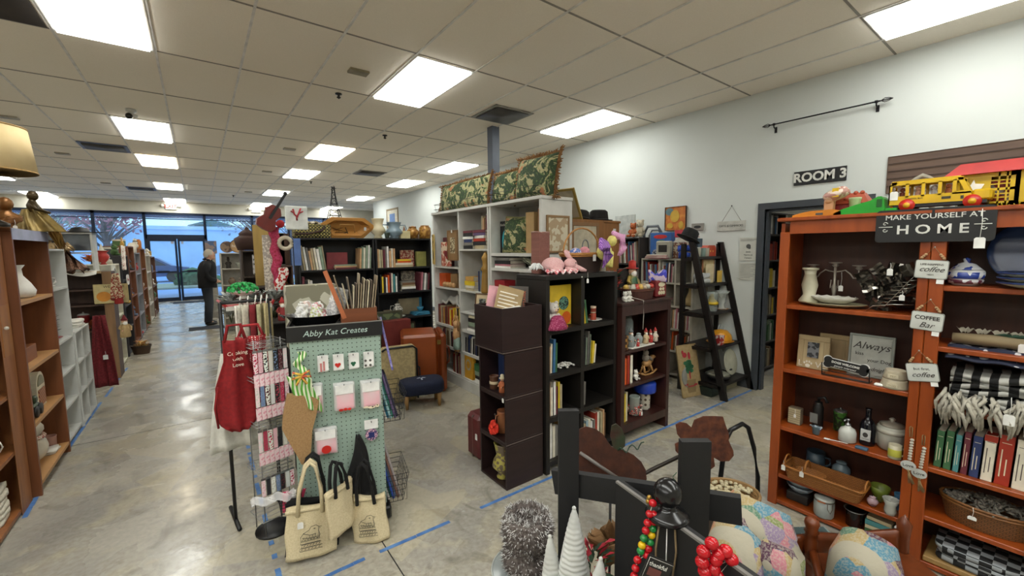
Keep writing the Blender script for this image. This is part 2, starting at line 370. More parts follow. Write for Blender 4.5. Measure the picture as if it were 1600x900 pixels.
for cx,cy,wh in((5.15,1.18,'right of the second middle light'),(5.16,5.3,'right of the third middle light'),(3.5,.1,'beside the big middle light'),(2.9,8.5,'near the storefront')):
 q=B();q.lathe([(.035,.006),(.035,-.004),(.012,-.008),(.012,-.03),(.022,-.032),(.022,-.036),(.004,-.05)],n=12)
 tag(q.out('sprinkler',m('#3a3836','plain',.4,.5),None,(GX0+GW*cx,GY0+GL*cy,H)),f'small dark sprinkler head on the ceiling {wh}','sprinkler')
T_=thing('security_camera','white dome security camera with black lens over the aisle','security camera',(GX0+GW*.42,GY0+GL*1.67,H))
q=B();q.lathe([(.05,.006),(.05,-.02),(.03,-.03),(.028,-.06)],n=14);q.tube([(0,0,-.05),(.05,-.02,-.075)],.022,10);q.out('housing',m('#d8d8d4','plain',.4),T_)
q=B();q.sph((-.02,-.03,-.08),.036,12);q.out('lens',m('#141414','plain',.2),T_)
WM=m('#d0d5d2','plain',.75,h2='#cbd0cd',sc=1.2);WM2=m('#d2cfc4','plain',.8,h2='#cbc8bc',sc=1.2)
DY0,DY1,DZ=1.20,2.08,2.07
q=B();q.box(WX,BY,0,WX+.14,DY0,H+.01);q.box(WX,DY1,0,WX+.14,15.0,H+.01);q.box(WX,DY0,DZ,WX+.14,DY1,H+.01)
q.box(WX+.14,14.86,0,WX+1.5,15.0,H+.01);q.box(WX+1.36,15.0,0,WX+1.5,FY,H+.01);struct(q.out('wall_right',WM))
q=B();q.box(LX-.14,BY,0,LX,FY,H+.01);struct(q.out('wall_left',WM2))
q=B();q.box(LX,BY-.14,0,WX,BY,H+.01);struct(q.out('wall_back',WM2))
q=B();q.box(LX,FY,3.0,WX+1.5,FY+.2,H+.01);q.box(LX,FY,0,-6.2,FY+.2,3.0);q.box(5.6,FY,0,WX+1.5,FY+.2,3.0);struct(q.out('wall_front',m('#dcd8ca','plain',.8,sc=1.2)))
AL=m('#16243c','plain',.35,.3)
q=B();GY_=FY+.06
def bar(x0,z0,x1,z1,d=.09):q.box(x0,GY_-d/2,z0,x1,GY_+d/2,z1)
bar(-6.2,2.92,5.6,3.0);bar(-6.2,2.77,5.6,2.80,.05);bar(-6.2,0,-1.34,.1);bar(.29,0,5.6,.1)
for x in(-6.2,-4.9,-3.9,-2.55,-1.34,.27,1.7,2.9,4.2,5.5):bar(x-.04,0,x+.04,3.0)
bar(-1.34,2.12,.29,2.26)
struct(q.out('window_1',AL))
q=B()
for a,c_ in((-6.2,-4.9),(-4.9,-3.9),(-3.9,-2.55),(-2.55,-1.34),(.27,1.7),(1.7,2.9),(2.9,4.2),(4.2,5.5)):q.box(a+.04,GY_-.004,.1,c_-.04,GY_+.004,2.92)
q.box(-1.3,GY_-.004,2.26,.23,GY_+.004,2.92)
struct(q.out('window_2',glass('#cfe4f2',.02,.10)))
for k,(a,c_,sgn)in enumerate(((-1.30,-.545,1),(-.525,.23,-1))):
 o_=bpy.data.objects.new('door_%d'%(k+1),None);COL.objects.link(o_);struct(o_)
 q=B()
 for r_ in((a,0,a+.06,2.12),(c_-.06,0,c_,2.12),(a+.06,0,c_-.06,.12),(a+.06,2.04,c_-.06,2.12)):q.box(r_[0],GY_-.03,r_[1],r_[2],GY_+.03,r_[3])
 q.out('door_frame',AL,o_)
 q=B();q.box(a+.06,GY_-.004,.12,c_-.06,GY_+.004,2.04);q.out('pane',glass('#cfe4f2',.02,.10),o_)
 q=B();q.box(a+.05,GY_-.09,.98,c_-.05,GY_-.06,1.02);q.box(a+.2,GY_-.1,.97,a+.5,GY_-.06,1.05);q.out('push_bar',m('#2a3040','plain',.3,.6),o_)
 q=B();q.box((c_-.16 if k==0 else a+.1),GY_-.02,1.95,(c_-.08 if k==0 else a+.16),GY_-.012,2.04);q.out('door_sticker',m('#b9bcc4','paper',.6),o_)
q=B();cx,cy=3.42,4.97;q.box(cx-.062,cy-.062,0,cx+.062,cy+.062,H+.01,.004);struct(q.out('column',m('#5d6675','plain',.5,sc=3)))
TR=m('#3c4148','plain',.5,sc=4)
q=B()
for x in(WX-.02,):
 q.box(x,DY1,0,WX+.16,DY1+.07,DZ+.07);q.box(x,DY0-.07,0,WX+.16,DY0,DZ+.07);q.box(x,DY0,DZ,WX+.16,DY1,DZ+.07)
q.box(WX+.03,DY1-.025,0,WX+.10,DY1,DZ);q.box(WX+.03,DY0,0,WX+.10,DY0+.025,DZ);q.box(WX+.03,DY0,DZ-.025,WX+.10,DY1,DZ)
struct(q.out('door_3',TR))
q=B();q.box(WX-.014,DY1+.07,0,WX,14.9,.1);q.box(WX-.014,BY,0,WX,DY0-.07,.1);struct(q.out('baseboard_right',m('#4a4d52','plain',.5)))
q=B();q.box(9.5,BY,0,9.6,6,H);q.box(WX+.14,6,0,9.6,6.1,H);q.box(WX+.14,BY-.1,0,9.6,BY,H);struct(q.out('wall_beyond',WM2))
q=B();q.box(WX+1.6,BY,H+.005,9.6,6.1,H+.12);struct(q.out('ceiling_beyond',cm))
T_=thing('ceiling_light','recessed light panel in the room beyond the dark door frame','ceiling light',(7.2,2.2,H-.01),0)
q=B();q.box(-.6,-.3,-.006,.6,.3,.004);q.out('light_frame',LFM,T_);q=B();q.box(-.57,-.27,-.009,.57,.27,-.006);q.out('diffuser',DM,T_)
for x,wh,on in((-.62,'above the double glass doors',True),(1.85,'right of the doors on the soffit',False)):
 T_=thing('exit_sign',f'white exit sign {wh}' if on else 'small beige emergency light box on the far soffit','exit sign' if on else 'emergency light',(x,FY-.005,3.2))
 q=B();q.box(-.15,-.05,-.1,.15,0,.1,.01);q.out('housing',m('#e6e2da','plain',.5),T_)
 for sx in(-1,1):q=B();q.sph((sx*.23,-.06,.02),.055,10);q.box(sx*.15,-.03,.0,sx*.2,-.01,.03);q.out('lamp_head',m('#cfcabd','plain',.4),T_)
 if on:text('EXIT',.16,m('#c23a34','plain',.5),T_,(0,-.052,0),off=.003)
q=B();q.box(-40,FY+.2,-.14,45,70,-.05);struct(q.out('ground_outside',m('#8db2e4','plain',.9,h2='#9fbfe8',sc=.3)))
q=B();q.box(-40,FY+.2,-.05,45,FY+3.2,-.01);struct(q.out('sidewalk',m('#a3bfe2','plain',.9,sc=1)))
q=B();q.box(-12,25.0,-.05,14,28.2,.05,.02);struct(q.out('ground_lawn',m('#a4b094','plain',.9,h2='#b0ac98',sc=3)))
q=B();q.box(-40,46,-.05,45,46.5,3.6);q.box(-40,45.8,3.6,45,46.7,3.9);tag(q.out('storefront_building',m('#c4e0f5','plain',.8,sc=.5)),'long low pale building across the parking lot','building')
q=B();q.box(-8,FY+.4,3.0,8,FY+3.0,3.25);struct(q.out('canopy_outside',m('#33507f','plain',.7)))
def car(x,y,col,lab):
 T_=thing('car',lab,'car',(x,y,-.05));q=B()
 q.ext([(-2.2,.3),(-2.25,.75),(-1.5,.92),(-.9,1.38),(.7,1.4),(1.35,.95),(2.15,.82),(2.25,.35)],-.85,.85);q.out('body',m(col,'plain',.3,.3),T_)
 q=B();q.ext([(-1.35,.95),(-.85,1.3),(.62,1.32),(1.15,.97)],-.87,.87);q.out('window_glass',m('#1d2a3c','plain',.1),T_)
 for sx in(-1.4,1.4):
  for sy in(-.85,.7):q=B();q.tube([(sx,sy,.32),(sx,sy+.15,.32)],.32,16);q.out('wheel',m('#15161a','plain',.7),T_)
car(-2.6,32,'#39598c','dark blue car parked beyond the left glass door');car(2.8,33,'#7d8da6','silver car parked beyond the window behind the man')
random.seed(11)
def bush(x,y,r,lab,col='#3f7a4a',z=.05,cat='bush',name='bush'):
 q=B()
 for k in range(150):
  a=random.uniform(0,2*PI);e=random.uniform(-.2,1);rr=r*random.uniform(.6,1)
  p=V((rr*math.cos(a)*math.sqrt(max(0,1-e*e)),rr*math.sin(a)*math.sqrt(max(0,1-e*e)),r*.2+rr*e*.8));s_=r*.2
  d1=V([random.uniform(-1,1)for _ in range(3)]).normalized()*s_;d2=V([random.uniform(-1,1)for _ in range(3)]).normalized()*s_
  q.add([p-d1,p-d2,p+d1,p+d2],[(0,1,2,3)])
 q.sph((0,0,r*.4),r*.75,10);tag(q.out(name,m(col,'plain',.9,sc=4,h2='#2c5a34'),None,(x,y,z)),lab,cat)
bush(-.25,26.4,.75,'green shrub on the island behind the right glass door');bush(.75,25.7,.4,'small low shrub in front of the island shrub');bush(-2.3,26.5,.6,'green shrub on the island behind the left glass door');bush(3.2,27,.7,'green shrub far right on the curb island')
def tree(x,y,h,r,leaf,lab):
 T_=thing('tree',lab,'tree',(x,y,-.05));q=B();q.tube([(0,0,.0),(.05,0,h*.4),(0,.1,h*.7)],[.16,.12,.06],8)
 for k in range(26):
  a=random.uniform(0,2*PI);z=h*random.uniform(.35,.65);e=r*random.uniform(.6,1);q.tube([(0,0,z),(e*.5*math.cos(a),e*.5*math.sin(a),z+h*.15),(e*math.cos(a),e*math.sin(a),z+h*.25)],[.05,.03,.01],4)
 q.out('trunk',m('#6d6470','plain',.9),T_)
 q=B()
 for k in range(420):
  a=random.uniform(0,2*PI);e=math.asin(random.uniform(-.7,1));rr=r*random.uniform(.45,1);p=V((rr*math.cos(a)*math.cos(e),rr*math.sin(a)*math.cos(e),h*.68+rr*math.sin(e)*.8));s_=.09
  d1=V([random.uniform(-1,1)for _ in range(3)]).normalized()*s_;d2=V([random.uniform(-1,1)for _ in range(3)]).normalized()*s_
  q.add([p-d1,p-d2,p+d1,p+d2],[(0,1,2,3)])
 q.out('foliage',m(leaf,'plain',.9,sc=4),T_)
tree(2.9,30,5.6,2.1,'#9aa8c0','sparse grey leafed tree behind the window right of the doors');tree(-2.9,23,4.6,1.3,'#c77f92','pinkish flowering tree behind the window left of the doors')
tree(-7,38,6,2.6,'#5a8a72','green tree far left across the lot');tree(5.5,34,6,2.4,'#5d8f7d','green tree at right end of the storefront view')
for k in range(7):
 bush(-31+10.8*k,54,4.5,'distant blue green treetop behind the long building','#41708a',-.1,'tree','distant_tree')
 COL.objects[-1]['group']='distant treetops behind the building'
 # ===== GOODS LIBRARY (each call builds one thing)
PROF={'bottle_vase':[(.28,0),(.42,.06),(.46,.22),(.34,.45),(.17,.68),(.15,.88),(.24,1),(.20,1),(.11,.88)],'urn':[(.22,0),(.24,.04),(.14,.12),(.36,.35),(.44,.55),(.38,.72),(.26,.84),(.42,.98),(.46,1),(.40,1),(.2,.84)],'trumpet':[(.34,0),(.36,.04),(.20,.12),(.17,.3),(.24,.5),(.22,.62),(.30,.8),(.50,1),(.47,1),(.2,.6)],'jar':[(.36,0),(.40,.04),(.42,.5),(.40,.82),(.30,.92),(.30,1),(.26,1),(.26,.9)],'pot':[(.28,0),(.33,.05),(.45,.85),(.48,.9),(.48,1),(.43,1),(.40,.7)],'crock':[(.40,0),(.44,.04),(.46,.9),(.48,.94),(.48,1),(.42,1),(.41,.8)],'ginger':[(.26,0),(.3,.05),(.46,.42),(.44,.62),(.24,.8),(.22,.86),(.28,.88),(.27,.92),(.12,.98),(.04,1)],'bowl':[(.2,0),(.22,.1),(.42,.55),(.5,1),(.47,1),(.38,.55),(.15,.16)],'goblet':[(.3,0),(.3,.03),(.06,.08),(.05,.45),(.22,.55),(.3,.8),(.3,1),(.27,1),(.2,.6)],'column':[(.2,0),(.2,.05),(.12,.1),(.2,.5),(.12,.9),(.2,.95),(.2,1)],'belly':[(.22,0),(.24,.04),(.17,.14),(.40,.34),(.36,.5),(.24,.66),(.32,.95),(.34,1),(.30,1),(.2,.66)],}
def jug(name,lab,cat,loc,h,prof,mat,wide=1.0,handle=False,lid=None,group=None,hand2=False,band=None,rot=0,tagp=False):
 p=[(r*h*wide,z*h)for r,z in PROF[prof]]
 T_=thing(name,lab,cat,loc,rot,group);q=B();q.lathe(p,n=20);q.out('body',mat,T_)
 rm=max(r for r,z in p)
 if handle or hand2:
  for s_ in((1,)if not hand2 else(1,-1)):
   q=B();q.tube([(s_*rm*.75,0,h*.82),(s_*rm*1.35,0,h*.84),(s_*rm*1.5,0,h*.6),(s_*rm*1.25,0,h*.38),(s_*rm*.85,0,h*.32)],h*.035,6);q.out('handle',mat,T_)
 if lid:q=B();r0=p[-2][0];q.lathe([(r0*1.15,h),(r0*1.15,h*1.04),(r0*.7,h*1.1),(r0*.15,h*1.12),(r0*.22,h*1.18),(r0*.03,h*1.21)],n=18);q.out('lid',lid,T_)
 if band:q=B();q.lathe([(rm*.99,h*.40),(rm*1.012,h*.41),(rm*1.012,h*.58),(rm*.99,h*.6)],n=20);q.out('painted_band',band,T_)
 if tagp:ptag(T_,(-rm*.5,-rm*1.02,h*.6))
 return T_
def mug(lab,loc,h,mat,rot=0,group=None,band=None,wide=1.0):
 T_=thing('mug',lab,'mug',loc,rot,group);r=h*.42*wide;q=B();q.lathe([(r*.9,0),(r,h*.06),(r,h),(r*.9,h),(r*.86,h*.1)],n=18);q.out('cup',mat,T_)
 q=B();q.tube([(r*.95,0,h*.8),(r*1.5,0,h*.78),(r*1.6,0,h*.5),(r*.95,0,h*.25)],h*.06,6);q.out('handle',mat,T_)
 if band:q=B();q.lathe([(r*1.004,h*.2),(r*1.012,h*.22),(r*1.012,h*.7),(r*1.004,h*.72)],n=18);q.out('glaze_band',band,T_)
 return T_
def plate(lab,loc,r,mat,tilt=0,rot=0,group=None,rim=None,name='plate',cat='plate',sq=1):
 T_=thing(name,lab,cat,loc,Euler((tilt,0,rot)),group);q=B();q.lathe([(r*.5,0),(r*.62,r*.03),(r,r*.16),(r*.99,r*.19),(r*.6,r*.07),(.001,r*.06)],n=24,sy=sq);q.out('dish',mat,T_)
 if rim:q=B();q.tube([(r*.985*math.cos(a*PI/12),sq*r*.985*math.sin(a*PI/12),r*.18)for a in range(24)],r*.03,5,closed=True);q.out('rim',rim,T_)
 return T_
def frame(name,lab,loc,w,h,fm_,pm,rot=0,tilt=-.12,bw=.02,cat='picture frame',group=None,mat2=None,d=.018,tagp=False,art=None):
 """picture frame standing at loc (bottom centre), front to local -y"""
 T_=thing(name,lab,cat,loc,Euler((tilt,0,rot)),group);q=B()
 for a in((-w/2,0,w/2,bw),(-w/2,h-bw,w/2,h),(-w/2,bw,-w/2+bw,h-bw),(w/2-bw,bw,w/2,h-bw)):q.box(a[0],0,a[1],a[2],d,a[3],.002)
 q.out('frame_border',fm_,T_)
 q=B();q.box(-w/2+bw,d*.35,bw,w/2-bw,d*.8,h-bw);q.out('picture' if not mat2 else 'mat_board',mat2 or pm,T_)
 if mat2:mw=(w-2*bw)*.24;mh=(h-2*bw)*.22;q=B();q.box(-w/2+bw+mw,d*.3,bw+mh,w/2-bw-mw,d*.36,h-bw-mh);q.out('picture',pm,T_)
 if art:art(T_,w,h,d*.28)
 if tagp:ptag(T_,(0,-.004,h))
 return T_
def blobs(T_,name,mat,lst,y,th=.0012):
 """flat painted shapes: (cx, cz, rx, rz)"""
 q=B()
 for cx,cz,rx,rz in lst:q.ext([(cx+rx*math.cos(a*PI/7),cz+rz*math.sin(a*PI/7))for a in range(14)],y-th,y)
 return q.out(name,mat,T_)
def boxg(name,lab,cat,loc,w,d,h,mat,rot=0,lid=None,group=None,art=None,tilt=0,lean=0):
 T_=thing(name,lab,cat,loc,Euler((tilt,lean,rot)),group);q=B();q.box(-w/2,0,0,w/2,d,h,.003);q.out('carton',mat,T_)
 if lid:q=B();q.box(-w/2-.003,-.003,h*.78,w/2+.003,d+.003,h+.003,.003);q.out('lid',lid,T_)
 if art:art(T_,w,h,0)
 return T_
def obox(name,lab,cat,loc,w,d,h,mat,rot=0,t=.01,group=None):
 """open topped box"""
 q=B();q.box(-w/2,0,0,w/2,d,t);q.box(-w/2,0,t,w/2,t,h);q.box(-w/2,d-t,t,w/2,d,h);q.box(-w/2,t,t,-w/2+t,d-t,h);q.box(w/2-t,t,t,w/2,d-t,h)
 return tag(q.out(name,mat,None,loc,rot),lab,cat,group)
def oval_basket(lab,loc,w,d,h,mat,rim,rot=0,handle='hoop',group=None,taper=.78,tagp=0,hh=None):
 T_=thing('basket',lab,'basket',loc,rot,group);q=B()
 prof=[(taper,0),(taper+.03,.02),(1,h),(.955,h),(taper-.02,.015),(.01,.012)]
 q.lathe([(r*.5,z)for r,z in prof],n=28,sx=w,sy=d,smooth=False);q.out('woven_body',mat,T_)
 for z,s_ in((h,1),(h*.86,.99)):
  q=B();q.tube([(w*.5*s_*math.cos(a*PI/14),d*.5*s_*math.sin(a*PI/14),z)for a in range(28)],.006,6,closed=True);q.out('rim',rim,T_)
 hh=hh or h*1.6
 if handle=='hoop':
  q=B();q.tube([(-w*.5*math.cos(a*PI/12),0,h+hh*math.sin(a*PI/12))for a in range(13)],.007,6);q.out('handle',rim,T_)
 elif handle=='ends':
  for sx in(-1,1):q=B();q.tube([(sx*w*.47,d*.16*math.cos(a*PI/8),h+.035*math.sin(a*PI/8))for a in range(9)],.006,6);q.out('handle',rim,T_)
 for k in range(tagp):ptag(T_,(-w*.3+k*w*.2,-d*.5,h*.8))
 return T_
def santa(name,lab,cat,loc,h,coat,hat,rot=0,skin='#e0b090',beard='#f2efe8',group=None,hatcone=True):
 """small standing figurine: body, head, hat, arms"""
 T_=thing(name,lab,cat,loc,rot,group);q=B()
 q.lathe([(h*.17,0),(h*.19,h*.04),(h*.17,h*.3),(h*.13,h*.5),(h*.08,h*.6),(h*.05,h*.62)],n=14)
 for s_ in(-1,1):q.tube([(s_*h*.11,0,h*.55),(s_*h*.21,-h*.03,h*.42),(s_*h*.15,-h*.14,h*.33)],[h*.05,h*.05,h*.04],6)
 q.out('coat',coat,T_)
 q=B();q.sph((0,0,h*.70),h*.105,12);q.sph((0,-h*.1,h*.70),h*.02,6)
 for s_ in(-1,1):q.sph((s_*h*.155,-h*.15,h*.32),h*.035,6)
 q.out('head',m(skin,'plain',.5),T_)
 if beard:q=B();q.sph((0,-h*.055,h*.63),h*.085,10,sz=1.2);q.out('beard',m(beard,'plain',.8),T_)
 q=B()
 if hatcone:q.lathe([(h*.12,h*.75),(h*.125,h*.79),(h*.09,h*.82),(h*.03,h*.97),(.001,h)],n=12)
 else:q.lathe([(h*.17,h*.76),(h*.17,h*.78),(h*.1,h*.785),(h*.1,h*.96),(.001,h)],n=12)
 q.out('hat',hat,T_);return T_
def snowman(name,lab,loc,h,rot=0,scarf='#a8323a',cat='figurine',group=None,body='#e9e7df',nose='#d97a2c'):
 T_=thing(name,lab,cat,loc,rot,group);q=B();q.sph((0,0,h*.24),h*.25,14);q.sph((0,0,h*.56),h*.19,14);q.sph((0,0,h*.82),h*.15,14);q.out('snowman_body',m(body,'plain',.6),T_)
 q=B();q.tube([(h*.15*math.cos(a),h*.15*math.sin(a),h*.69)for a in[k*PI/8 for k in range(16)]],h*.035,6,closed=True);q.tube([(h*.06,-h*.16,h*.68),(h*.1,-h*.2,h*.45)],h*.03,5);q.out('scarf',m(scarf,'fabric',.9),T_)
 q=B();q.tube([(0,-h*.14,h*.82),(0,-h*.24,h*.8)],[h*.025,.001],6);q.out('nose',m(nose,'plain',.5),T_)
 q=B()
 for s_ in(-1,1):q.sph((s_*h*.05,-h*.135,h*.87),h*.016,6)
 q.sph((0,-h*.19,h*.58),h*.018,6);q.sph((0,-h*.185,h*.5),h*.018,6);q.out('coal_eyes',m('#141414','plain',.4),T_)
 return T_
def bear(name,lab,cat,loc,h,mat,rot=0,snout=None,group=None,ears='round'):
 """sitting plush: belly, head, ears, arms, legs in one body"""
 T_=thing(name,lab,cat,loc,rot,group);q=B()
 q.sph((0,0,h*.3),h*.27,14,sz=1.1);q.sph((0,-h*.02,h*.74),h*.22,14)
 for s_ in(-1,1):
  if ears=='round':q.sph((s_*h*.17,0,h*.92),h*.08,8)
  else:q.tube([(s_*h*.1,0,h*.88),(s_*h*.2,.02,h*1.15),(s_*h*.3,0,h*.95)],[h*.04,h*.07,h*.03],6)
  q.tube([(s_*h*.2,-h*.02,h*.5),(s_*h*.32,-h*.12,h*.32)],[h*.085,h*.07],8);q.tube([(s_*h*.15,-h*.1,h*.12),(s_*h*.24,-h*.38,h*.09)],[h*.1,h*.085],8)
 q.out('plush_body',mat,T_)
 q=B();q.sph((0,-h*.2,h*.69),h*.09,10,sz=.8);q.out('snout',snout or mat,T_)
 q=B();q.sph((0,-h*.29,h*.72),h*.025,6)
 for s_ in(-1,1):q.sph((s_*h*.085,-h*.2,h*.8),h*.022,6)
 q.out('eyes_and_nose',m('#121212','plain',.3),T_);return T_
def pumpkin(lab,loc,r,col='#d8782a',group=None,cat='pumpkin'):
 T_=thing('pumpkin',lab,cat,loc,random.uniform(0,3),group);q=B()
 q.grid(lambda u,v:(r*(1-.12*abs(math.sin(u*PI*8)))*math.sin(PI*(.02+.96*v))*math.cos(2*PI*u),r*(1-.12*abs(math.sin(u*PI*8)))*math.sin(PI*(.02+.96*v))*math.sin(2*PI*u),r*.75*(1-math.cos(PI*v))),32,8)
 q.out('gourd',m(col,'plain',.5),T_);q=B();q.tube([(0,0,r*1.45),(r*.05,0,r*1.7),(r*.15,0,r*1.85)],[r*.12,r*.08,r*.06],6);q.out('stem',m('#6b6238','plain',.8),T_);return T_
def foliage(name,lab,cat,loc,r,h,mats,n=60,pot=None,leaf=.03,group=None,seed=1):
 T_=thing(name,lab,cat,loc,0,group);rnd=random.Random(seed)
 for mi_,mt in enumerate(mats):
  q=B()
  for k in range(n):
   a=rnd.uniform(0,2*PI);e=rnd.uniform(0,1);rr=r*math.sqrt(rnd.uniform(.1,1));p=V((rr*math.cos(a),rr*math.sin(a),h*.35+h*.65*e));d=V((math.cos(a),math.sin(a),rnd.uniform(.1,1))).normalized();s_=d.cross(V((0,0,1))).normalized()*leaf*.35
   q.add([p-d*leaf,p-s_+V((0,0,leaf*.2)),p+d*leaf,p+s_+V((0,0,leaf*.2))],[(0,1,2,3)])
  q.out('leaves' if mi_==0 else 'blossoms',mt,T_)
 q=B()
 for k in range(7):a=rnd.uniform(0,6.28);q.tube([(0,0,0 if not pot else h*.25),(r*.4*math.cos(a),r*.4*math.sin(a),h*.5),(r*.7*math.cos(a),r*.7*math.sin(a),h*.85)],.003,4)
 q.out('stems',m('#4d5b36','plain',.8),T_)
 if pot:q=B();q.lathe([(r*.35,0),(r*.5,h*.3),(r*.45,h*.3),(r*.3,.01)],n=14);q.out('pot',pot,T_)
 return T_
def cloth(name,lab,cat,loc,w,d,h,mat,rot=0,folds=3,group=None,droop=0,seed=1):
 """folded pile of cloth: several wavy layers in one mesh"""
 q=B();rnd=random.Random(seed)
 for k in range(folds):
  z0=h*k/folds;z1=h*(k+.94)/folds;a=rnd.uniform(0,6);dx=rnd.uniform(-.01,.01)
  R=[]
  n=22
  for j in range(n):
   t_=2*PI*j/n;e=.35
   cx=(w/2)*math.copysign(abs(math.cos(t_))**e,math.cos(t_))+dx;cy=d/2+(d/2)*math.copysign(abs(math.sin(t_))**e,math.sin(t_))
   R.append((cx+.004*math.sin(5*t_+a),cy+.004*math.cos(4*t_+a)))
  wv=lambda j:.12*h/folds*math.sin(3*2*PI*j/n+a)
  vs=[(x,y,z0+wv(j)+(z1-z0)*.15)for j,(x,y)in enumerate(R)]+[(x*1.015,y,(z0+z1)/2+wv(j))for j,(x,y)in enumerate(R)]+[(x*.99,y,z1+wv(j))for j,(x,y)in enumerate(R)]
  fs=[tuple(range(n-1,-1,-1)),tuple(range(2*n,3*n))]+[(r_*n+j,r_*n+(j+1)%n,(r_+1)*n+(j+1)%n,(r_+1)*n+j)for r_ in range(2)for j in range(n)]
  q.add(vs,fs,True)
 return tag(q.out(name,mat,None,loc,rot),lab,cat,group)
def unit(name,lab,cat,x,y,rot,W,D,Ht,shelves,mat,t=.02,divs=(),back=True,kick=.0,group=None,topo=0,z=0,sidet=None,bmat=None,mat_shelf=None,face=0):
 """shelf unit with its front on local y=0; children: side_panel, back_panel, top_panel, each shelf, divider"""
 T_=thing(name,lab,cat,(x,y,z),rot,group);st=sidet or t
 for sx in(0,W-st):q=B();q.box(sx,0,0,sx+st,D,Ht-t);q.out('side_panel',mat,T_)
 q=B();q.box(-topo,-topo,Ht-t,W+topo,D,Ht,.003);q.out('top_panel',mat,T_)
 if back:q=B();q.box(st,D-.008,kick,W-st,D,Ht-t);q.out('back_panel',bmat or mat,T_)
 for zs in shelves:q=B();q.box(st,.003,zs-t,W-st,D-.008,zs);q.out('shelf',mat_shelf or mat,T_)
 for dv in divs:
  xx=dv[0]if isinstance(dv,tuple)else dv;z0,z1=(dv[1],dv[2])if isinstance(dv,tuple)else(kick,Ht-t)
  q=B();q.box(xx-t/2,.002,z0,xx+t/2,D-.008,z1);q.out('divider',mat,T_)
 if kick:q=B();q.box(st,.004,0,W-st,.02,kick);q.out('kick_board',mat,T_)
 return T_,Fr(x,y,rot,z)
 # ===== LEFT SIDE OF THE AISLE (fronts face +x)
RP=PI/2
OAK=m('#9a6236','wood',.5,h2='#7f4d28');OAKD=m('#7d4a28','wood',.5,h2='#6a3c1f');LTW=m('#b98b58','woodh',.5,h2='#a87c4c')
WHT=m('#c9cac6','plain',.55,h2='#bfc0bc');CER=m('#e6e3da','plain',.35);BRZ=m('#8a6a2c','plain',.35,.6,h2='#5e461c');BLK=m('#141414','plain',.5)
RED=m('#a02826','fabric',.8);DRED=m('#6e1a22','fabric',.85);CRM=m('#e3dccb','fabric',.85)
U,f1=unit('bookcase','oak bookcase at left edge of the view with deep lower shelves','bookcase',-1.0,2.9,RP,1.2,.36,1.83,[.04,.42,.78,1.15,1.5],OAK,.022,sidet=.022)
q=B();q.box(1.0,-.002,.0,1.2,.0,1.83);q.out('face_stile',OAK,U)
q=B();q.box(1.02,-.006,1.02,1.18,-.002,1.34);o=q.out('hatch',m('#a06a38','wood',.5,h2='#8b5a2e'),U)
q=B();q.sph((1.05,-.018,1.2),.012,8);q.out('knob',m('#d8d4ca','plain',.3),o)
for k,(lx,z,h_,lab)in enumerate(((.88,.04,.22,'cream rolled blankets at the bottom left edge of the view'),(.8,.44,.12,'folded cream cloth on the second oak shelf at left edge'))):
 cloth('blanket',lab,'blanket',f1 .w(lx,.03,z),.2,.25,h_,CRM,f1 .r,6 if k==0 else 4,seed=k)
jug('pitcher','small white pitcher with black pattern on left edge shelf','pitcher',f1 .w(.9,.1,.42),.13,'jar',m('#e6e3dc','dots',.4,h2='#1d1d1d',sc=60),handle=True)
jug('jar','green glazed jar on the left edge shelf below the pitcher top','jar',f1 .w(.92,.08,.78),.11,'ginger',m('#7e8a6b','plain',.3))
U,f2=unit('bookcase','medium oak bookcase with white top edge beside white shelf','bookcase',-.96,4.14,RP,.82,.34,1.83,[.09,.50,.88,1.34],OAKD,.024,mat_shelf=LTW,bmat=OAKD)
q=B();q.box(0,-.004,1.755,.82,0,1.83);q.out('top_fascia',m('#a9acc4','plain',.5),U)
jug('vase','tall ivory bottle vase, right one of the pair on oak shelf','vase',f2 .w(.42,.1,1.34),.24,'bottle_vase',CER,.85)
jug('vase','ivory vase with flared rim behind the white bottle vase','vase',f2 .w(.27,.14,1.34),.25,'urn',CER,.62)
jug('bowl','small white footed bowl at near end of the vase shelf','bowl',f2 .w(.14,.09,1.34),.1,'bowl',CER,1.1)
T_=boxg('wooden_box','long brown wooden box on the middle oak shelf','box',f2 .w(.36,.06,.88),.30,.14,.11,m('#8f5428','woodh',.5),RP)
q=B();q.box(-.17,-.004,.03,-.14,0,.08);q.out('clasp',m('#c9c4b4','plain',.3,.6),T_)
q=B();q.box(-.02,0,0,.005,.24,.2,.002);tag(q.out('cutting_board',m('#9a5a34','wood',.5),None,f2 .w(.09,.03,.88),f2 .r),'reddish wooden board standing at near end of the oak shelf','board')
T_=thing('jukebox_ornament','cream and red arched jukebox ornament on oak shelf','ornament',f2 .w(.5,.06,.5),f2 .r)
ar=lambda r,y0,y1,z0:[(-r,z0)]+[(-r*math.cos(a*PI/10),.17+r*math.sin(a*PI/10))for a in range(11)]+[(r,z0)]
q=B();q.ext(ar(.1,0,0,0),0,.1);q.out('cabinet',m('#e8dfc4','plain',.4),T_)
q=B();q.ext([(-.075*math.cos(a*PI/10),.17+.075*math.sin(a*PI/10))for a in range(11)],-.004,0);q.out('arched_window',m('#7d7a52','plain',.3),T_)
q=B();q.box(-.075,-.006,.02,.075,0,.14);q.out('grille',m('#b88c5c','check',.5,h2='#7a2a22',sc=60),T_)
T_=thing('toy_truck','small dark green toy tractor with black wheels on oak shelf','toy',f2 .w(.24,.03,.5),f2 .r)
q=B();q.box(-.07,0,.04,.07,.08,.09,.01);q.box(.0,.005,.09,.06,.075,.14,.01);q.out('toy_body',m('#39472c','plain',.5),T_)
for sx in(-.045,.045):
 q=B();q.tube([(sx,-.012,.042),(sx,.004,.042)],.04,14);o=q.out('wheel',BLK,T_)
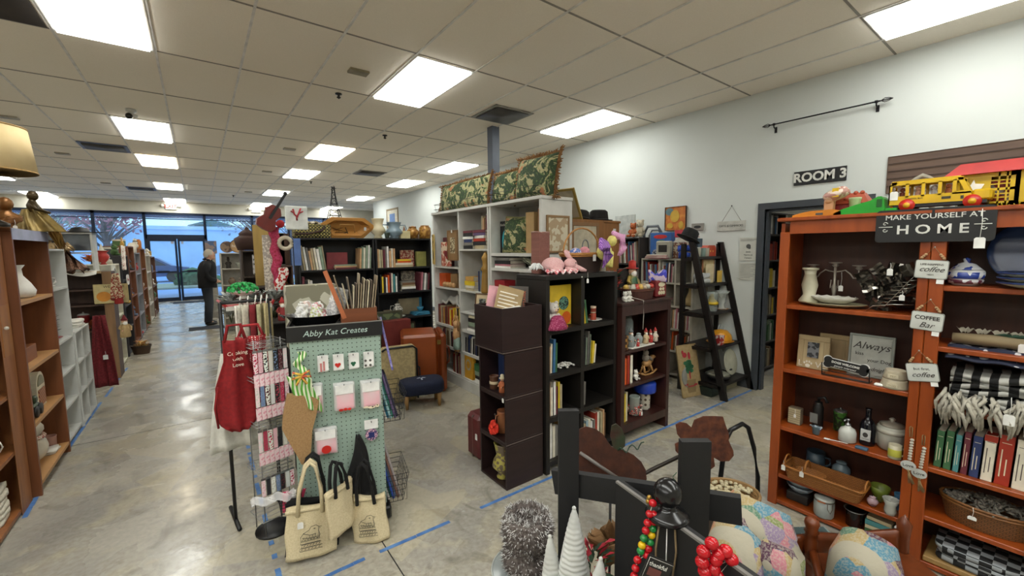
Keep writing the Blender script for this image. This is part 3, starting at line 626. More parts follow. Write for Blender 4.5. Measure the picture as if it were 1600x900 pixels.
T_=thing('cat_cookie_jar','cream ceramic cat jar with red checked collar on bottom oak shelf','cookie jar',f2 .w(.42,.16,.09),f2 .r)
q=B();q.sph((0,0,.12),.125,16,sz=.95);q.sph((0,-.03,.265),.08,14,sz=.85)
for s_ in(-1,1):q.lathe([(.03,.31),(.001,.37)],(s_*.045,-.02,0),6)
q.out('jar_body',m('#d9d0bd','plain',.5),T_)
q=B();q.tube([(.082*math.cos(k*PI/10),-.02+.082*math.sin(k*PI/10),.205)for k in range(20)],.016,6,closed=True);q.out('collar',m('#b04a44','check',.8,h2='#e8e0d0',sc=90),T_)
jug('jar','dark glass jar at near end of the bottom oak shelf','jar',f2 .w(.17,.1,.09),.17,'crock',m('#4a4a4c','plain',.3),.7)
cloth('napkin','white folded cloth beside the cat jar','napkin',f2 .w(.62,.03,.09),.16,.18,.03,CER,f2 .r,2)
jug('mug_jar','small pink crock at the far end of bottom oak shelf','jar',f2 .w(.72,.1,.09),.1,'crock',m('#b98b7c','plain',.5))
T_=thing('table_lamp','table lamp with large beige drum shade at left edge','lamp',(-1.03,4.06,1.833),0,None,(1,1,1))
q=B();q.lathe([(.09,0),(.09,.02),(.035,.05),(.055,.13),(.03,.22),(.015,.28),(.01,.34)],n=16);q.out('lamp_base',m('#3c3630','plain',.3,.4),T_)
q=B();q.lathe([(.235,.34),(.205,.62),(.199,.62),(.229,.34)],n=32);q.out('lamp_shade',m('#dcc595','plain',.8,h2='#d4bb88'),T_)
for z,r in((.343,.2362),(.615,.2070)):q=B();q.lathe([(r,z-.004),(r+.0005,z+.004),(r-.003,z+.004),(r-.003,z-.004)],n=32);q.out('shade_trim',m('#b08e58','fabric',.8),T_)
T_=thing('urn_planter','black footed urn of cut glass pieces at left edge top','urn',(-1.20,4.36,1.833))
q=B();q.lathe([(.05,0),(.055,.01),(.018,.03),(.016,.09),(.035,.15),(.085,.2),(.09,.205),(.08,.205),(.02,.16)],n=16);q.out('urn_body',BLK,T_)
q=B()
for k in range(5):q.lathe([(.016,.2),(.016,.27),(.01,.3),(.01,.33)],((k-2)*.024,.02*math.sin(k*2),0),8)
q.out('cruets',m('#8c8f96','plain',.15,.3),T_)
T_=thing('bust','copper coloured draped bust on the oak case top','bust',(-1.08,4.60,1.833),.3)
q=B();q.lathe([(.05,0),(.055,.012),(.03,.03),(.075,.07),(.08,.1),(.03,.13),(.028,.15)],n=14,sy=.7);q.sph((0,0,.185),.043,12,sz=1.15)
for k in range(6):q.tube([(-.07+.01*k,-.05,.06),(0,-.07,.04+.01*k),(.07,-.04,.07)],.008,5)
q.out('sculpture',m('#8d6034','plain',.35,.5,h2='#6b4421'),T_);ptag(T_,(.03,-.07,.03))
T_=thing('angel_figure','seated gold and bronze draped figure on oak case top','figure',(-1.0,4.86,1.833),RP)
q=B();rnd=random.Random(4)
q.grid(lambda u,v:((.10-.055*v+.016*math.sin(u*PI*14+3*v))*math.cos(2*PI*u),(.13-.085*v+.016*math.sin(u*PI*14+3*v))*math.sin(2*PI*u)-.03*(1-v),.17*v),42,10);q.out('gold_robe',m('#86703a','plain',.4,.4,h2='#4e4020'),T_)
q=B();q.lathe([(.045,.15),(.05,.2),(.03,.235),(.02,.25)],n=12,sy=.7);q.sph((0,-.005,.275),.034,12,sz=1.15)
for s_ in(-1,1):q.tube([(s_*.045,0,.22),(s_*.085,-.03,.17),(s_*.03,-.08,.15)],[.017,.014,.011],6)
q.out('torso',m('#4a3b22','plain',.4,.4),T_)
q=B();rnd=random.Random(9)
for k in range(46):a=rnd.uniform(-1.7,.6);x=rnd.uniform(-.03,.2);q.tube([(x,-.08,.05),(x+.03,-.10-.03*math.sin(a),-.02),(x+.05+.03*rnd.random(),-.11,-.09-.05*rnd.random())],[.009,.008,.003],4)
q.out('gold_ribbon_trail',m('#9c7a3a','plain',.4,.4,h2='#7a4a1e'),T_)
T_=thing('owl_ornament','small white owl ornament behind the gold figure','ornament',(-1.12,5.40,1.701),RP)
q=B();q.sph((0,0,.045),.042,12,sz=1.1);q.sph((0,0,.1),.033,12);q.out('owl_body',m('#e4e0d8','plain',.5),T_)
q=B();q.lathe([(.036,.11),(.034,.13),(.01,.14)],n=12);q.sph((0,-.042,.05),.012,6);q.out('black_cap',BLK,T_)
U,f3=unit('shelf_unit','white shelf unit standing just past the oak bookcase','shelf unit',-.985,4.99,RP,.60,.30,1.70,[.05,.33,.62,.90,1.36],WHT,.018)
U,f4=unit('cube_rack','low white cube rack with red aprons hung at its end','shelf unit',-.975,5.60,RP,.62,.30,.92,[.03,.33,.62],WHT,.018,divs=(.31,))
mug('white mug with red holly print on the white shelf',f3 .w(.2,.08,1.36),.12,m('#e5e2dc','dots',.4,h2='#a04038',sc=80),0)
plate('flat white patterned tray under the holly mug',f3 .w(.33,.15,1.36),.12,m('#dcd9d0','dots',.4,h2='#888',sc=80))
foliage('palm_plant','small dark green artificial palm on the white shelf','plant',f3 .w(.2,.12,.90),.06,.24,[m('#24452a','plain',.8)],90,m('#b98a6a','plain',.7),.07)
plate('red oval dish at far end of white shelf',f3 .w(.4,.12,.90),.09,m('#a5252b','plain',.3),0,0,None,None,'dish','dish')
jug('bowl','white serving bowl on the white shelf under the palm','bowl',f3 .w(.42,.1,.62),.07,'bowl',CER,1.0)
snowman('snowman','small cream snowman figure on top of the low cube rack',f4 .w(.18,.08,.92),.13,RP)
cloth('towel','white folded towel hanging over the cube rack edge','towel',f4 .w(.42,.01,.92),.26,.22,.07,CER,f4 .r,3)
jug('bowl','grey green bowl with yellow flowers in the upper cube','bowl',f4 .w(.16,.1,.62),.09,'bowl',m('#7e8474','plain',.5),1.2)
santa('ornament','small yellow and black figure in the upper cube','ornament',f3 .w(.42,.1,.33),.13,m('#d7b63a','plain',.5),BLK,RP)
jug('bowl','glass bowl in the lower far cube','bowl',f4 .w(.47,.09,.03),.1,'bowl',m('#c9d0cc','plain',.2),1.2)
santa('santa_ornament','tiny red santa ornament in the middle far cube','ornament',f4 .w(.45,.06,.33),.1,RED,RED,RP)
jug('crock','brown painted crock in the lowest near cube','crock',f4 .w(.14,.09,.03),.11,'crock',m('#9c7a68','plain',.5))
def long_apron(lab,x,y,ztop,zbot,wd,mt,nm='hanging_garment'):
 T_=thing(nm,lab,'hanging cloth',(x,y,zbot));hh=ztop-zbot
 q=B();q.grid(lambda u,v:((-.5+u)*wd*(1-.55*v**1.4)+.01*math.sin(u*14),.014*math.sin(u*16+v*3)+.02*math.sin(u*3),hh*v),22,14,True,.01);q.out('cloth',mt,T_);return T_
T_=long_apron('burgundy velvet tree skirt hanging at the cube rack end',-.90,6.245,.99,.2,.20,m('#5e161c','fabric',.9,h2='#7a2128'));ptag(T_,(.03,-.03,.36),.04,.05)
DBR=m('#4a3328','wood',.6,h2='#3a271f');TAN=m('#8b6a48','wood',.6,h2='#775a3c')
U,f5=unit('bookcase','dark brown open bookcase facing the camera beyond cube rack','bookcase',-2.0,7.5,0,1.08,.34,1.42,[.06,.37,.66,1.0,1.2],DBR,.02)
q=B();q.box(.99,-.006,0,1.08,0,1.42);q.out('face_stile',TAN,U);q=B();q.box(0,-.006,1.4,.99,0,1.43);q.out('top_rail',m('#b9a07c','wood',.6),U)
U,f6=unit('display_shelf','white display shelf with mirror back on the brown bookcase','shelf unit',-2.05,7.55,0,.98,.28,.50,[.02,.25],WHT,.02,z=1.425,back=False)
q=B();q.box(.02,.26,.27,.96,.268,.48);q.out('mirror_panel',m('#7d8490','plain',.15,.6),U)
def art_pumpkin(T_,w,h,y):
 blobs(T_,'painted_pumpkin',m('#d08a2e','plain',.6),[(-w*.22,h*.36,w*.21,h*.26)],y-.001);blobs(T_,'painted_apples',m('#8e2b1e','plain',.6),[(w*.06,h*.22,w*.1,h*.1),(w*.25,h*.3,w*.1,h*.1),(w*.17,h*.42,w*.1,h*.08)],y-.001)
 text('WELCOME',h*.17,m('#4a3a28','plain',.6),T_,(w*.1,y-.002,h*.86));text('FALL',h*.17,m('#4a3a28','plain',.6),T_,(w*.25,y-.002,h*.66))
p=ay(172,447,7.42);frame('welcome_fall_sign','square welcome fall plaque with orange pumpkin on brown case',(p.x,7.45,1.01),.33,.25,m('#c3b37e','plain',.6),m('#c9bb88','paper',.7),0,0,.008,'sign',art=art_pumpkin)
foliage('autumn_arrangement','orange autumn leaf arrangement under the fall plaque','arrangement',(-1.72,7.62,1.0),.09,.12,[m('#c0561f','plain',.7),m('#d9a03a','plain',.7)],60,None,.04)
T_=frame('thankful_plaque','oval cream plaque behind the orange leaves',(-1.74,7.74,1.0),.22,.16,m('#cfc6a8','plain',.6),m('#d8d0b4','paper',.7),0,0,.01,'plaque')
T_=jug('slow_cooker','dark red round cooking pot with glass lid on brown case','cooking pot',(-1.22,7.66,.66+.0),.2,'crock',m('#6f1c1e','plain',.3),.62,lid=m('#9a9a98','plain',.2));T_.location=(-1.24,7.66,1.0-.34+.0)
T_=boxg('glass_butter_dish','clear glass butter dish on brown case shelf','dish',(-1.66,7.55,.663),.2,.12,.1,m('#b9bdb8','plain',.15))
foliage('yellow_garland','yellow and cream flower garland on the middle brown shelf','garland',(-1.55,7.62,.662),.2,.1,[m('#b7a95a','plain',.7),m('#ddd4b0','plain',.7)],90,None,.04)
foliage('fall_garland','orange berry garland at right of the middle brown shelf','garland',(-1.18,7.62,.662),.13,.12,[m('#9c4a22','plain',.7),m('#6f2f1c','plain',.7)],70,None,.04)
f_=boxg('gift_box','square pale gift box with green ribbon on the bottom brown shelf','box',(-1.42,7.55,.062),.22,.2,.14,m('#c9cbb8','plain',.6),.25);q=B();q.box(-.015,-.003,0,.015,.2,.143);q.out('ribbon',m('#3c5a3a','fabric',.8),f_)
q=B();q.tube([(-.16,0,.05),(.16,0,.05)],.05,14);tag(q.out('bolster',m('#6b4236','fabric',.8),None,(-1.2,7.68,.075),(0,-.35,.2)),'brown rolled bolster on the bottom brown shelf','cushion')
foliage('wire_basket_greens','green wire basket with greenery on bottom brown shelf','basket',(-1.7,7.64,.062),.12,.14,[m('#3f5a3c','plain',.8)],60,None,.04)
santa('nativity_figure','white robed figurine, left of pair on the dark shelf','figurine',(-1.50,7.6,.372+.0),.13,m('#d9d2c4','plain',.6),m('#d9d2c4','plain',.6))
santa('nativity_figure','brown robed figurine, right of pair on the dark shelf','figurine',(-1.32,7.58,.375),.12,m('#8a5a3c','plain',.6),m('#8a5a3c','plain',.6))
T_=thing('metallic_bow','big crumpled bronze metallic bow on white cloth','bow',(-1.35,7.5,1.435))
q=B();rnd=random.Random(5)
q.grid(lambda u,v:((.21*(1-v)+.02)*math.cos(PI*u)*(1+.1*math.sin(u*40)),-.05-.12*math.sin(PI*u)*(1-v)+.03*math.sin(u*25+v*8),.30*v+.03*math.sin(u*30)*(1-v)),36,10,True,.006);q.out('foil_drape',m('#3a2a22','plain',.25,.7,h2='#6e5142'),T_)
q=B()
for k in range(16):a=k*PI/8;q.tube([(0,-.04,.27),(.08*math.cos(a),-.06+.05*math.sin(a),.32+.03*math.sin(a*3)),(.13*math.cos(a),-.04,.27+.06*math.sin(a))],[.01,.024,.006],5)
q.out('ribbon_loops',m('#b59a72','plain',.3,.6),T_)
q=B();q.grid(lambda u,v:(-.45+.9*u,-.16+.28*v,.004+(-.06*max(0,(.25-v)*4)*(.5+.5*math.sin(u*9)))+.003*math.sin(u*20)),30,8,True,(0,0,.004));tag(q.out('table_runner',CER,None,(-1.5,7.6,1.428)),'white cloth runner draped on the brown bookcase top','runner')
for k,x in enumerate((-1.75,-1.42)):
 T_=jug('glass_canister',['small amber and silver lidded bowl, left on display top','round silver lidded bowl, right on display top'][k],'bowl',(x,7.7,1.928),.13,'ginger',m('#8f8b72','plain',.2,.5),1.0)
T_=thing('witch_hat','wide black brimmed hat on the display shelf top','hat',(-1.18,7.72,1.928))
q=B();q.lathe([(.25,0),(.25,.006),(.1,.012),(.075,.06),(.001,.075)],n=24,sy=.8);o=q.out('brim',BLK,T_);T_.location=(-1.2,7.7,1.928)
q=B();q.lathe([(.001,.0)]+[(r,z)for r,z in((.11,.0),(.10,.06),(.075,.065),(.078,.13),(.05,.135),(.053,.2),(.03,.205),(.001,.3))],n=14)
tag(q.out('wooden_tree',m('#b9b4a4','plain',.7),None,(-1.12,8.5,1.502),0),'plain cream cone shaped tree ornament before the window','tree ornament')
foliage('orange_flower_box','orange flowers in dark tray beyond the bronze bow','flowers',(-1.16,8.15,1.502),.12,.13,[m('#b8481c','plain',.7),m('#d87a2a','plain',.7)],60,None,.045)
foliage('berry_branch','tangled brown branches behind mirrored glass on display shelf','branches',(-1.55,7.66,1.678),.1,.14,[m('#7a6248','plain',.8),m('#b59a72','plain',.8)],90,None,.05)
FAR=[(7.9,.82,1.50,'#cfcdbb','white painted cabinet beyond the brown bookcase',.9),(8.95,.80,1.62,'#2e2c30','black rack of signs past the white cabinet',.9),(9.9,.8,1.78,'#7b4a30','reddish brown bookcase halfway down the aisle',.9),(10.85,.85,1.66,'#8d9099','grey metal rack in the aisle row',.9),(11.85,.9,1.75,'#8c5a38','brown shelf unit toward the storefront',.9),(12.95,1.0,1.6,'#c6c0b4','pale shelf unit near the storefront',.9),(14.2,1.2,1.55,'#6a4632','last dark brown shelf unit before the doors',.9)]
fars=[]
for k,(y,W_,h_,c_,lab,d_)in enumerate(FAR):
 U,ff=unit('bookcase',lab,'bookcase',-.97,y,RP,W_,.34,h_,[.05,h_*.27,h_*.5,h_*.75],m(c_,'wood' if k in(2,4,6)else 'plain',.6),.022);fars.append((ff,W_,h_))
pal=['#b8322c','#e3ddd0','#4d6b3c','#c9a24a','#7a2f2c','#3f3f44','#d98a4a','#c8c2b2','#5e6b86']
pn={'#b8322c':'red','#e3ddd0':'white','#4d6b3c':'green','#c9a24a':'gold','#7a2f2c':'maroon','#3f3f44':'black','#d98a4a':'orange','#c8c2b2':'ivory','#5e6b86':'slate'}
rnd=random.Random(21)
WH=['white cabinet','black rack','reddish bookcase','grey rack','brown unit','pale unit','last unit']
for ci,(ff,W_,h_)in enumerate(fars):
 for si,zf in enumerate((.05,h_*.27,h_*.5,h_*.75,h_)):
  n=2 if ci<5 else 2
  for j in range(n):
   lx=W_*(j+.5)/n;c_=rnd.choice(pal);kind=rnd.choice(['santa','snow','vase','box','bear']);hh=rnd.uniform(.14,.24);pos=('near' if j==0 else 'far')+(' end, top' if si==4 else f" end, {['bottom', 'second', 'third', 'fourth'][si]} shelf")+f' of {WH[ci]}'
   P=ff.w(lx,.09,zf+.0005);g='small wares on the far aisle shelves'
   if kind=='santa':santa('figurine',f'{pn[c_]} coated santa figurine at {pos}','figurine',P,hh,m(c_,'plain',.6),m(c_,'plain',.6),RP,group=g)
   elif kind=='snow':snowman('snowman',f'white snowman with {pn[c_]} scarf at {pos}',P,hh,RP,c_,group=g)
   elif kind=='vase':jug('vase',f'{pn[c_]} vase at {pos}','vase',P,hh,rnd.choice(['urn','jar','ginger','crock']),m(c_,'plain',.4),.8,group=g)
   elif kind=='box':boxg('gift_box',f'{pn[c_]} gift box at {pos}','box',P,.2,.16,hh*.7,m(c_,'plain',.6),RP,lid=m('#d8d2c2','plain',.6),group=g)
   else:bear('teddy_bear',f'{pn[c_]} teddy bear at {pos}','teddy bear',P,hh,m(c_,'fur',.9),RP,group=g)
def hangsign(lab,x,y,z,w,h,mt,txt=None,tm=None,group=None,rot=RP):
 T_=thing('hanging_sign',lab,'sign',(x,y,z),rot,group);q=B();q.ext([(-w/2+w*.14*(1-math.cos(a))if False else(w/2)*math.copysign(abs(math.cos(a))**.6,math.cos(a)),(h/2)*math.copysign(abs(math.sin(a))**.6,math.sin(a)))for a in[k*PI/12 for k in range(24)]],-.008,.0);q.out('board',mt,T_)
 if txt:text(txt,h*.4,tm or BLK,T_,(0,-.0095,0))
 return T_
hangsign('oval white merry christmas sign on the black rack',-.955,9.35,1.22,.3,.17,m('#e8e4dc','plain',.5),'Merry',m('#a33','plain',.5))
T_=frame('medallion_panel','square white panel with carved round medallion on aisle end',(-.96,8.1,1.1),.42,.4,m('#d5d3c4','plain',.6),m('#dddbcf','plain',.6),RP,0,.02,'panel')
for r_ in(.15,.1,.05):q=B();q.tube([(r_*math.cos(a*PI/12),-.003,.2+r_*math.sin(a*PI/12))for a in range(24)],.008,6,closed=True);q.out('medallion_ring',m('#b9bcb8','plain',.5),T_)
santa('fabric_santa','red fabric santa hung on the corner of the brown case','santa doll',(-.86,7.42,1.0),.24,RED,RED,.5)
santa('fabric_santa','tan fabric doll hung lower on the brown case corner','santa doll',(-.83,7.44,.55),.3,m('#b59a6c','fabric',.8),DRED,.5)
T_=long_apron('hanging red and cream leaf garland on the brown case corner',-.87,7.35,1.40,1.08,.12,m('#9a4a3c','patch',.8,h2='#d8c8a8',sc=70),'leaf_garland')
q=B();q.grid(lambda u,v:(.1*(u-.5)+.01*math.sin(v*20),.02*math.sin(u*8),.38*v),8,20,True,.01);tag(q.out('candy_banner',m('#ddd6cc','dots',.7,h2='#b0302c',sc=40),None,(-.92,8.8,1.4),(0,.25,RP)),'tall red and white candy patterned banner','banner')
oval_basket('basket of gold balls on the floor by the black rack',(-.84,9.1,0),.26,.2,.14,m('#4a3626','weave',.8,sc=60),m('#3a2a1e','plain',.7),handle=None)
foliage('gold_balls','gold and orange ornament picks filling the floor basket','ornaments',(-.84,9.1,.015),.09,.2,[m('#c98a3a','plain',.5),m('#e4c98a','plain',.5)],60,None,.03)
# ===== PEGBOARD STAND, RACKS AND BAGS
TH=math.atan2(-.225,.974)
fp=Fr(.37,2.524,TH)
PEG=bpy.data.materials.new('pegboard_green');PEG.use_nodes=True
t=PEG.node_tree;N=t.nodes;L=t.links;b=N['Principled BSDF'];b.inputs['Roughness'].default_value=.6;tcn=N.new('ShaderNodeTexCoord')
def fracd(sock,off):
 a=N.new('ShaderNodeMath');a.operation='MULTIPLY';a.inputs[1].default_value=1/.0254;L.new(sock,a.inputs[0])
 f_=N.new('ShaderNodeMath');f_.operation='FRACT';L.new(a.outputs[0],f_.inputs[0])
 s_=N.new('ShaderNodeMath');s_.operation='SUBTRACT';s_.inputs[1].default_value=.5;L.new(f_.outputs[0],s_.inputs[0])
 p_=N.new('ShaderNodeMath');p_.operation='MULTIPLY';L.new(s_.outputs[0],p_.inputs[0]);L.new(s_.outputs[0],p_.inputs[1]);return p_.outputs[0]
sx_=N.new('ShaderNodeSeparateXYZ');L.new(tcn.outputs['Object'],sx_.inputs[0])
ad_=N.new('ShaderNodeMath');L.new(fracd(sx_.outputs[0],0),ad_.inputs[0]);L.new(fracd(sx_.outputs[2],0),ad_.inputs[1])
lt=N.new('ShaderNodeMath');lt.operation='LESS_THAN';lt.inputs[1].default_value=.014;L.new(ad_.outputs[0],lt.inputs[0])
L.new(mixc(lt.outputs[0],hx('#93a89c'),hx('#20241f')),b.inputs['Base Color'])
T_=thing('display_stand','freestanding pale green pegboard stand with black name header','display stand',fp.w(0,0),TH);ST=T_
BK2=m('#151517','plain',.45);WIRE=m('#2a2a2c','plain',.4,.5);SILV=m('#a8a8aa','plain',.3,.8)
q=B();q.box(0,0,.12,.475,.006,1.165);q.out('front_pegboard',PEG,T_)
q=B();q.box(.469,.006,.12,.475,.34,1.165);q.out('side_pegboard',PEG,T_)
q=B();q.box(0,.006,.12,.006,.34,1.165);q.out('side_pegboard',PEG,T_)
q=B();q.box(.006,.334,.12,.469,.34,1.165);q.out('rear_pegboard',PEG,T_)
q=B();q.box(-.012,-.012,1.165,.487,.0,1.248);q.box(-.012,0,1.165,0,.345,1.248);q.box(.475,0,1.165,.487,.345,1.248);q.box(0,.34,1.165,.475,.35,1.248);q.out('header_frame',BK2,T_)
q=B();q.box(0,0,1.20,.475,.34,1.21);q.out('top_tray',BK2,T_)
q=B();q.box(-.012,-.013,1.247,.487,-.003,1.252);q.out('header_trim',SILV,T_)
text('Abby Kat Creates',.046,m('#b9cfc9','paper',.5),T_,(.235,-.0135,1.205),shear=.25)
q=B();q.box(-.02,-.02,.02,.50,.36,.1,.01);q.out('base_plinth',BK2,T_)
for sx in(.03,.44):
 for sy in(.02,.32):q=B();q.lathe([(.02,0),(.02,.02)],(sx,sy,0),10);q.out('foot',BK2,T_)
def on_board(x,y):l=fp.px(x,y,0);return l[0],l[2]
PK=m('#f0a9b8','fabric',.8,h2='#e79aac');CLR=glass('#ffffff',.08,.28);CARD=m('#eeeeec','paper',.7);REDV=m('#c8281f','plain',.5)
def hook(T2,z):
 q=B();q.tube([(0,.0,z),(0,-.05,z),(0,-.055,z+.01)],.0018,5);q.tube([(-.012,-.004,z+.012),(.012,-.004,z+.012)],.0018,4);q.out('hook',WIRE,T2)
def pack(lab,px,py,w,h,body,header=True,art=None,n=3,group='bagged crafts hung on the pegboard'):
 x,z=on_board(px,py);T2=thing('craft_pack',lab,'craft pack',fp.w(x,-.004,z),TH,group);hook(T2,0)
 for k in range(n):
  q=B();dx=.004*(k-1);y=-.012-.009*k;q.grid(lambda u,v:(-w/2+w*u+dx,y-.006*math.sin(PI*u)*math.sin(PI*v)-.012*v*0,-h+h*v+.01),6,6,True,.0045);q.out('sleeve' if k else 'back_sleeve',[body,CLR][0]if False else CLR,T2)
  if k==n-1 or k==0:
   q=B();q.box(-w*.43+dx,y+.0005,-h+.016,w*.43+dx,y+.0035,-h*.36);q.out('folded_cloth',body,T2)
 if header:q=B();q.box(-w*.45,-.0335-.003,-h*.34,w*.45,-.0335-.002,-.002);q.out('header_card',CARD,T2)
 if art:art(T2,w,h,-.0385-.002)
 return T2
def crew(T2,w,h,y):blobs(T2,'applique',REDV,[(w*.02,-h*.72,w*.22,h*.15)],y)
pack('pink cloth bag pack with round red applique, lower left of pegboard',508,668,.115,.155,PK,art=crew)
def script(T2,w,h,y):blobs(T2,'hem_applique',REDV,[(-w*.2,-h*.9,w*.12,h*.045),(w*.02,-h*.89,w*.1,h*.05),(w*.22,-h*.9,w*.1,h*.045)],y)
def cat_(T2,w,h,y):blobs(T2,'hem_applique',m('#e8dcc0','plain',.5),[(-w*.3,-h*.9,w*.14,h*.04),(w*.0,-h*.93,w*.2,h*.045),(w*.3,-h*.9,w*.1,h*.06)],y);blobs(T2,'hem_spots',BLK,[(w*.05,-h*.91,w*.05,h*.02),(w*.3,-h*.87,w*.04,h*.02)],y-.0013)
pack('pink cloth pack with red scalloped hem, middle of pegboard',537,598,.105,.16,PK,art=script)
pack('pink cloth pack with cream animal hem, right of pegboard',578,594,.105,.16,PK,art=cat_)
pack('rose cloth pack half hidden behind the green stocking',489,600,.09,.17,m('#d87f86','fabric',.8))
def earr(shape,cm_):
 def g(T2,w,h,y):
  if shape=='heart':q=B();q.ext([(.02*(16*math.sin(a)**3)/16*.8,-h*.62+.02*(13*math.cos(a)-5*math.cos(2*a)-2*math.cos(3*a)-math.cos(4*a))/16*.8)for a in[k*PI/12 for k in range(24)]],y-.002,y);q.out('charm',cm_,T2)
  elif shape=='clover':blobs(T2,'charm',cm_,[(-.006,-h*.58,.008,.008),(.006,-h*.58,.008,.008),(0,-h*.68,.008,.009)],y)
  elif shape=='paws':blobs(T2,'charm',cm_,[(-.014,-h*.5,.007,.007),(.012,-h*.5,.007,.007),(-.014,-h*.82,.007,.007),(.012,-h*.82,.007,.007)],y)
  else:q=B();q.box(-.012,y-.003,-h*.95,-.002,y,-h*.4);q.box(.004,y-.003,-h*.9,.013,y,-h*.3);q.out('charm',cm_,T2)
 return g
for lab,px,py,shp,c_ in(('long red and white keychain cards, upper left hook',503,556,'bars',m('#c77f7c','plain',.5)),('card with small red heart on an upper hook',527,554,'heart',REDV),('card with small green clover on an upper hook',551,552,'clover',m('#2c6a4c','plain',.5)),('card with four grey buttons, upper right hook',574,550,'paws',m('#55524e','plain',.5))):
 x,z=on_board(px,py);T2=thing('jewelry_card',lab,'jewelry card',fp.w(x,-.004,z),TH,'carded charms on the upper hooks');hook(T2,0)
 for k in range(3):q=B();q.box(-.024+.004*k,-.014-.004*k,-.088+.004*k,.024+.004*k,-.0125-.004*k,.006);o=q.out('card',CARD,T2)
 earr(shp,c_)(T2,.05,.088,-.0232)
x,z=on_board(579,655);T2=thing('craft_pack','round floral coaster with navy square under a white card','craft pack',fp.w(x,-.004,z),TH);hook(T2,0)
q=B();q.box(-.038,-.03,-.045,.038,-.027,.01);q.out('header_card',CARD,T2)
q=B();q.ext([(.036*math.cos(a*PI/4),-.082+.036*math.sin(a*PI/4))for a in range(8)],-.031,-.02);q.out('coaster',m('#c9a0b0','patch',.8,h2='#4a3c66',sc=150),T2);q=B();q.box(-.016,-.034,-.098,.016,-.031,-.066);o=q.out('navy_patch',m('#1f2a66','fabric',.8),T2)
x,z=on_board(472,550);T_=thing('christmas_stocking','burlap stocking with green and white chevron cuff and bow','stocking',fp.w(x-.01,-.045,z+.01),TH+.12,None,1.3);hook(T_,0)
q=B();q.grid(lambda u,v:(-.015+.03*u+.012*math.sin(v*9),-.006*math.sin(v*12),-.10*(1-v)),4,16,True,.008);q.out('hanging_ribbon',m('#4f9e34','zig',.8,h2='#e3e8c8',sc=26),T_)
def pol(y0,y1,pts,nm,mt):q=B();q.ext(pts,y0,y1);return q.out(nm,mt,T_)
q=B();q.grid(lambda u,v:(-.052+.03*(1-v)*1.0+(.094+.006*math.sin(v*6))*u,-.02*math.sin(PI*u)-.010*math.sin(u*14),-.215+.115*v-.035*u*(1-v)-.02*u),18,14,True,.035);q.out('cuff',m('#5ea63c','zig',.8,h2='#e6ead2',sc=22),T_)
q=B();ft=[(-.055,-.17),(-.075,-.26),(-.08,-.31),(-.062,-.36),(-.03,-.44),(-.018,-.475),(.0,-.485),(.015,-.47),(.022,-.42),(.03,-.34),(.05,-.27),(.062,-.215),(.03,-.19)]
q.ext(ft,-.018,.02);q.out('burlap_foot',m('#a5835a','fabric',.9,h2='#94734c',sc=160),T_)
q=B()
for s_ in(-1,1):
 q.tube([(0,-.03,-.09),(s_*.03,-.035,-.075),(s_*.035,-.035,-.1),(0,-.03,-.095)],.006,5);q.tube([(0,-.03,-.095),(s_*.02,-.03,-.13)],.005,5)
q.out('bow',m('#d9b44a','patch',.8,h2='#c2553c',sc=90),T_)
CAN=m('#d9cba8','fabric',.9,h2='#cbbc98',sc=140);INK=m('#3c3a36','plain',.8);BKF=m('#111113','fabric',.95)
def sketch(T2,cx,cz,s_,y):
 """line drawing of a hen over a stack of books"""
 q=B();tb=lambda pts:q.tube([(cx+a*s_,y,cz+b_*s_)for a,b_ in pts],s_*.012,4)
 tb([(-.45,-.5),(.45,-.5),(.45,-.36),(-.45,-.36),(-.45,-.5)]);tb([(-.38,-.35),(.4,-.35),(.4,-.2),(-.38,-.2),(-.38,-.35)]);tb([(-.42,-.18),(.36,-.18),(.36,-.05),(-.42,-.05),(-.42,-.18)])
 tb([(-.4,-.04),(-.42,.15),(-.3,.32),(-.08,.42),(.0,.56),(.2,.6),(.32,.5),(.3,.32),(.36,.12),(.25,-.04)]);tb([(-.3,.3),(-.05,.18),(.2,.2)]);tb([(-.36,.12),(-.1,.05),(.2,.05)]);tb([(.1,.45),(.16,.47),(.18,.42),(.1,.45)]);tb([(.3,.5),(.42,.5),(.36,.42)])
 for k in range(6):tb([(-.35+.12*k,-.02),(-.3+.12*k,.1+.03*k),(-.26+.12*k,-.02)]);tb([(-.4+.14*k,-.46),(-.36+.14*k,-.4)]);tb([(-.3+.12*k,-.3),(-.24+.12*k,-.24)])
 q.out('printed_drawing',INK,T2)
def tote(lab,loc,rot,w,h,mt,strap,drawing=True,group=None,bulge=.02,hl=.17,tilt=0,tagp=None):
 T2=thing('tote_bag',lab,'tote bag',loc,Euler((0,tilt,rot)),group)
 q=B();q.grid(lambda u,v:((-.5+u)*w*(1-.05*v)+.004*math.sin(v*9),-bulge*math.sin(PI*u)*(1-.6*v)-.004*math.sin(u*11+v*4),h*v+.008*math.sin(u*7)*(v)),18,14,True,.012+bulge*.4);q.out('bag_body',mt,T2)
 q=B();q.grid(lambda u,v:((-.5+u)*w*.965,-bulge*math.sin(PI*u)*.4-.009,h*(.92+.07*v)),12,2,True,.002);q.out('top_hem',mt,T2)
 for k,y in enumerate((-bulge*.6-.006,.02)):
  q=B();q.tube([(-w*.25,y,h*.86),(-w*.22,y,h+hl*.35),(-w*.1,y+.004,h+hl*.9),(0,y+.006,h+hl),(w*.1,y+.004,h+hl*.9),(w*.2,y,h+hl*.35),(w*.23,y,h*.86)],.010,6);q.out('handle',strap,T2)
 if drawing:sketch(T2,w*.0,h*.40,h*.42,-bulge-.008)
 if tagp:ptag(T2,(-w*.2,-bulge-.006,h*.76),.028,.036,0)
 return T2
def foot_at(px,py,dep):l=fp.px(px,py,dep);return l
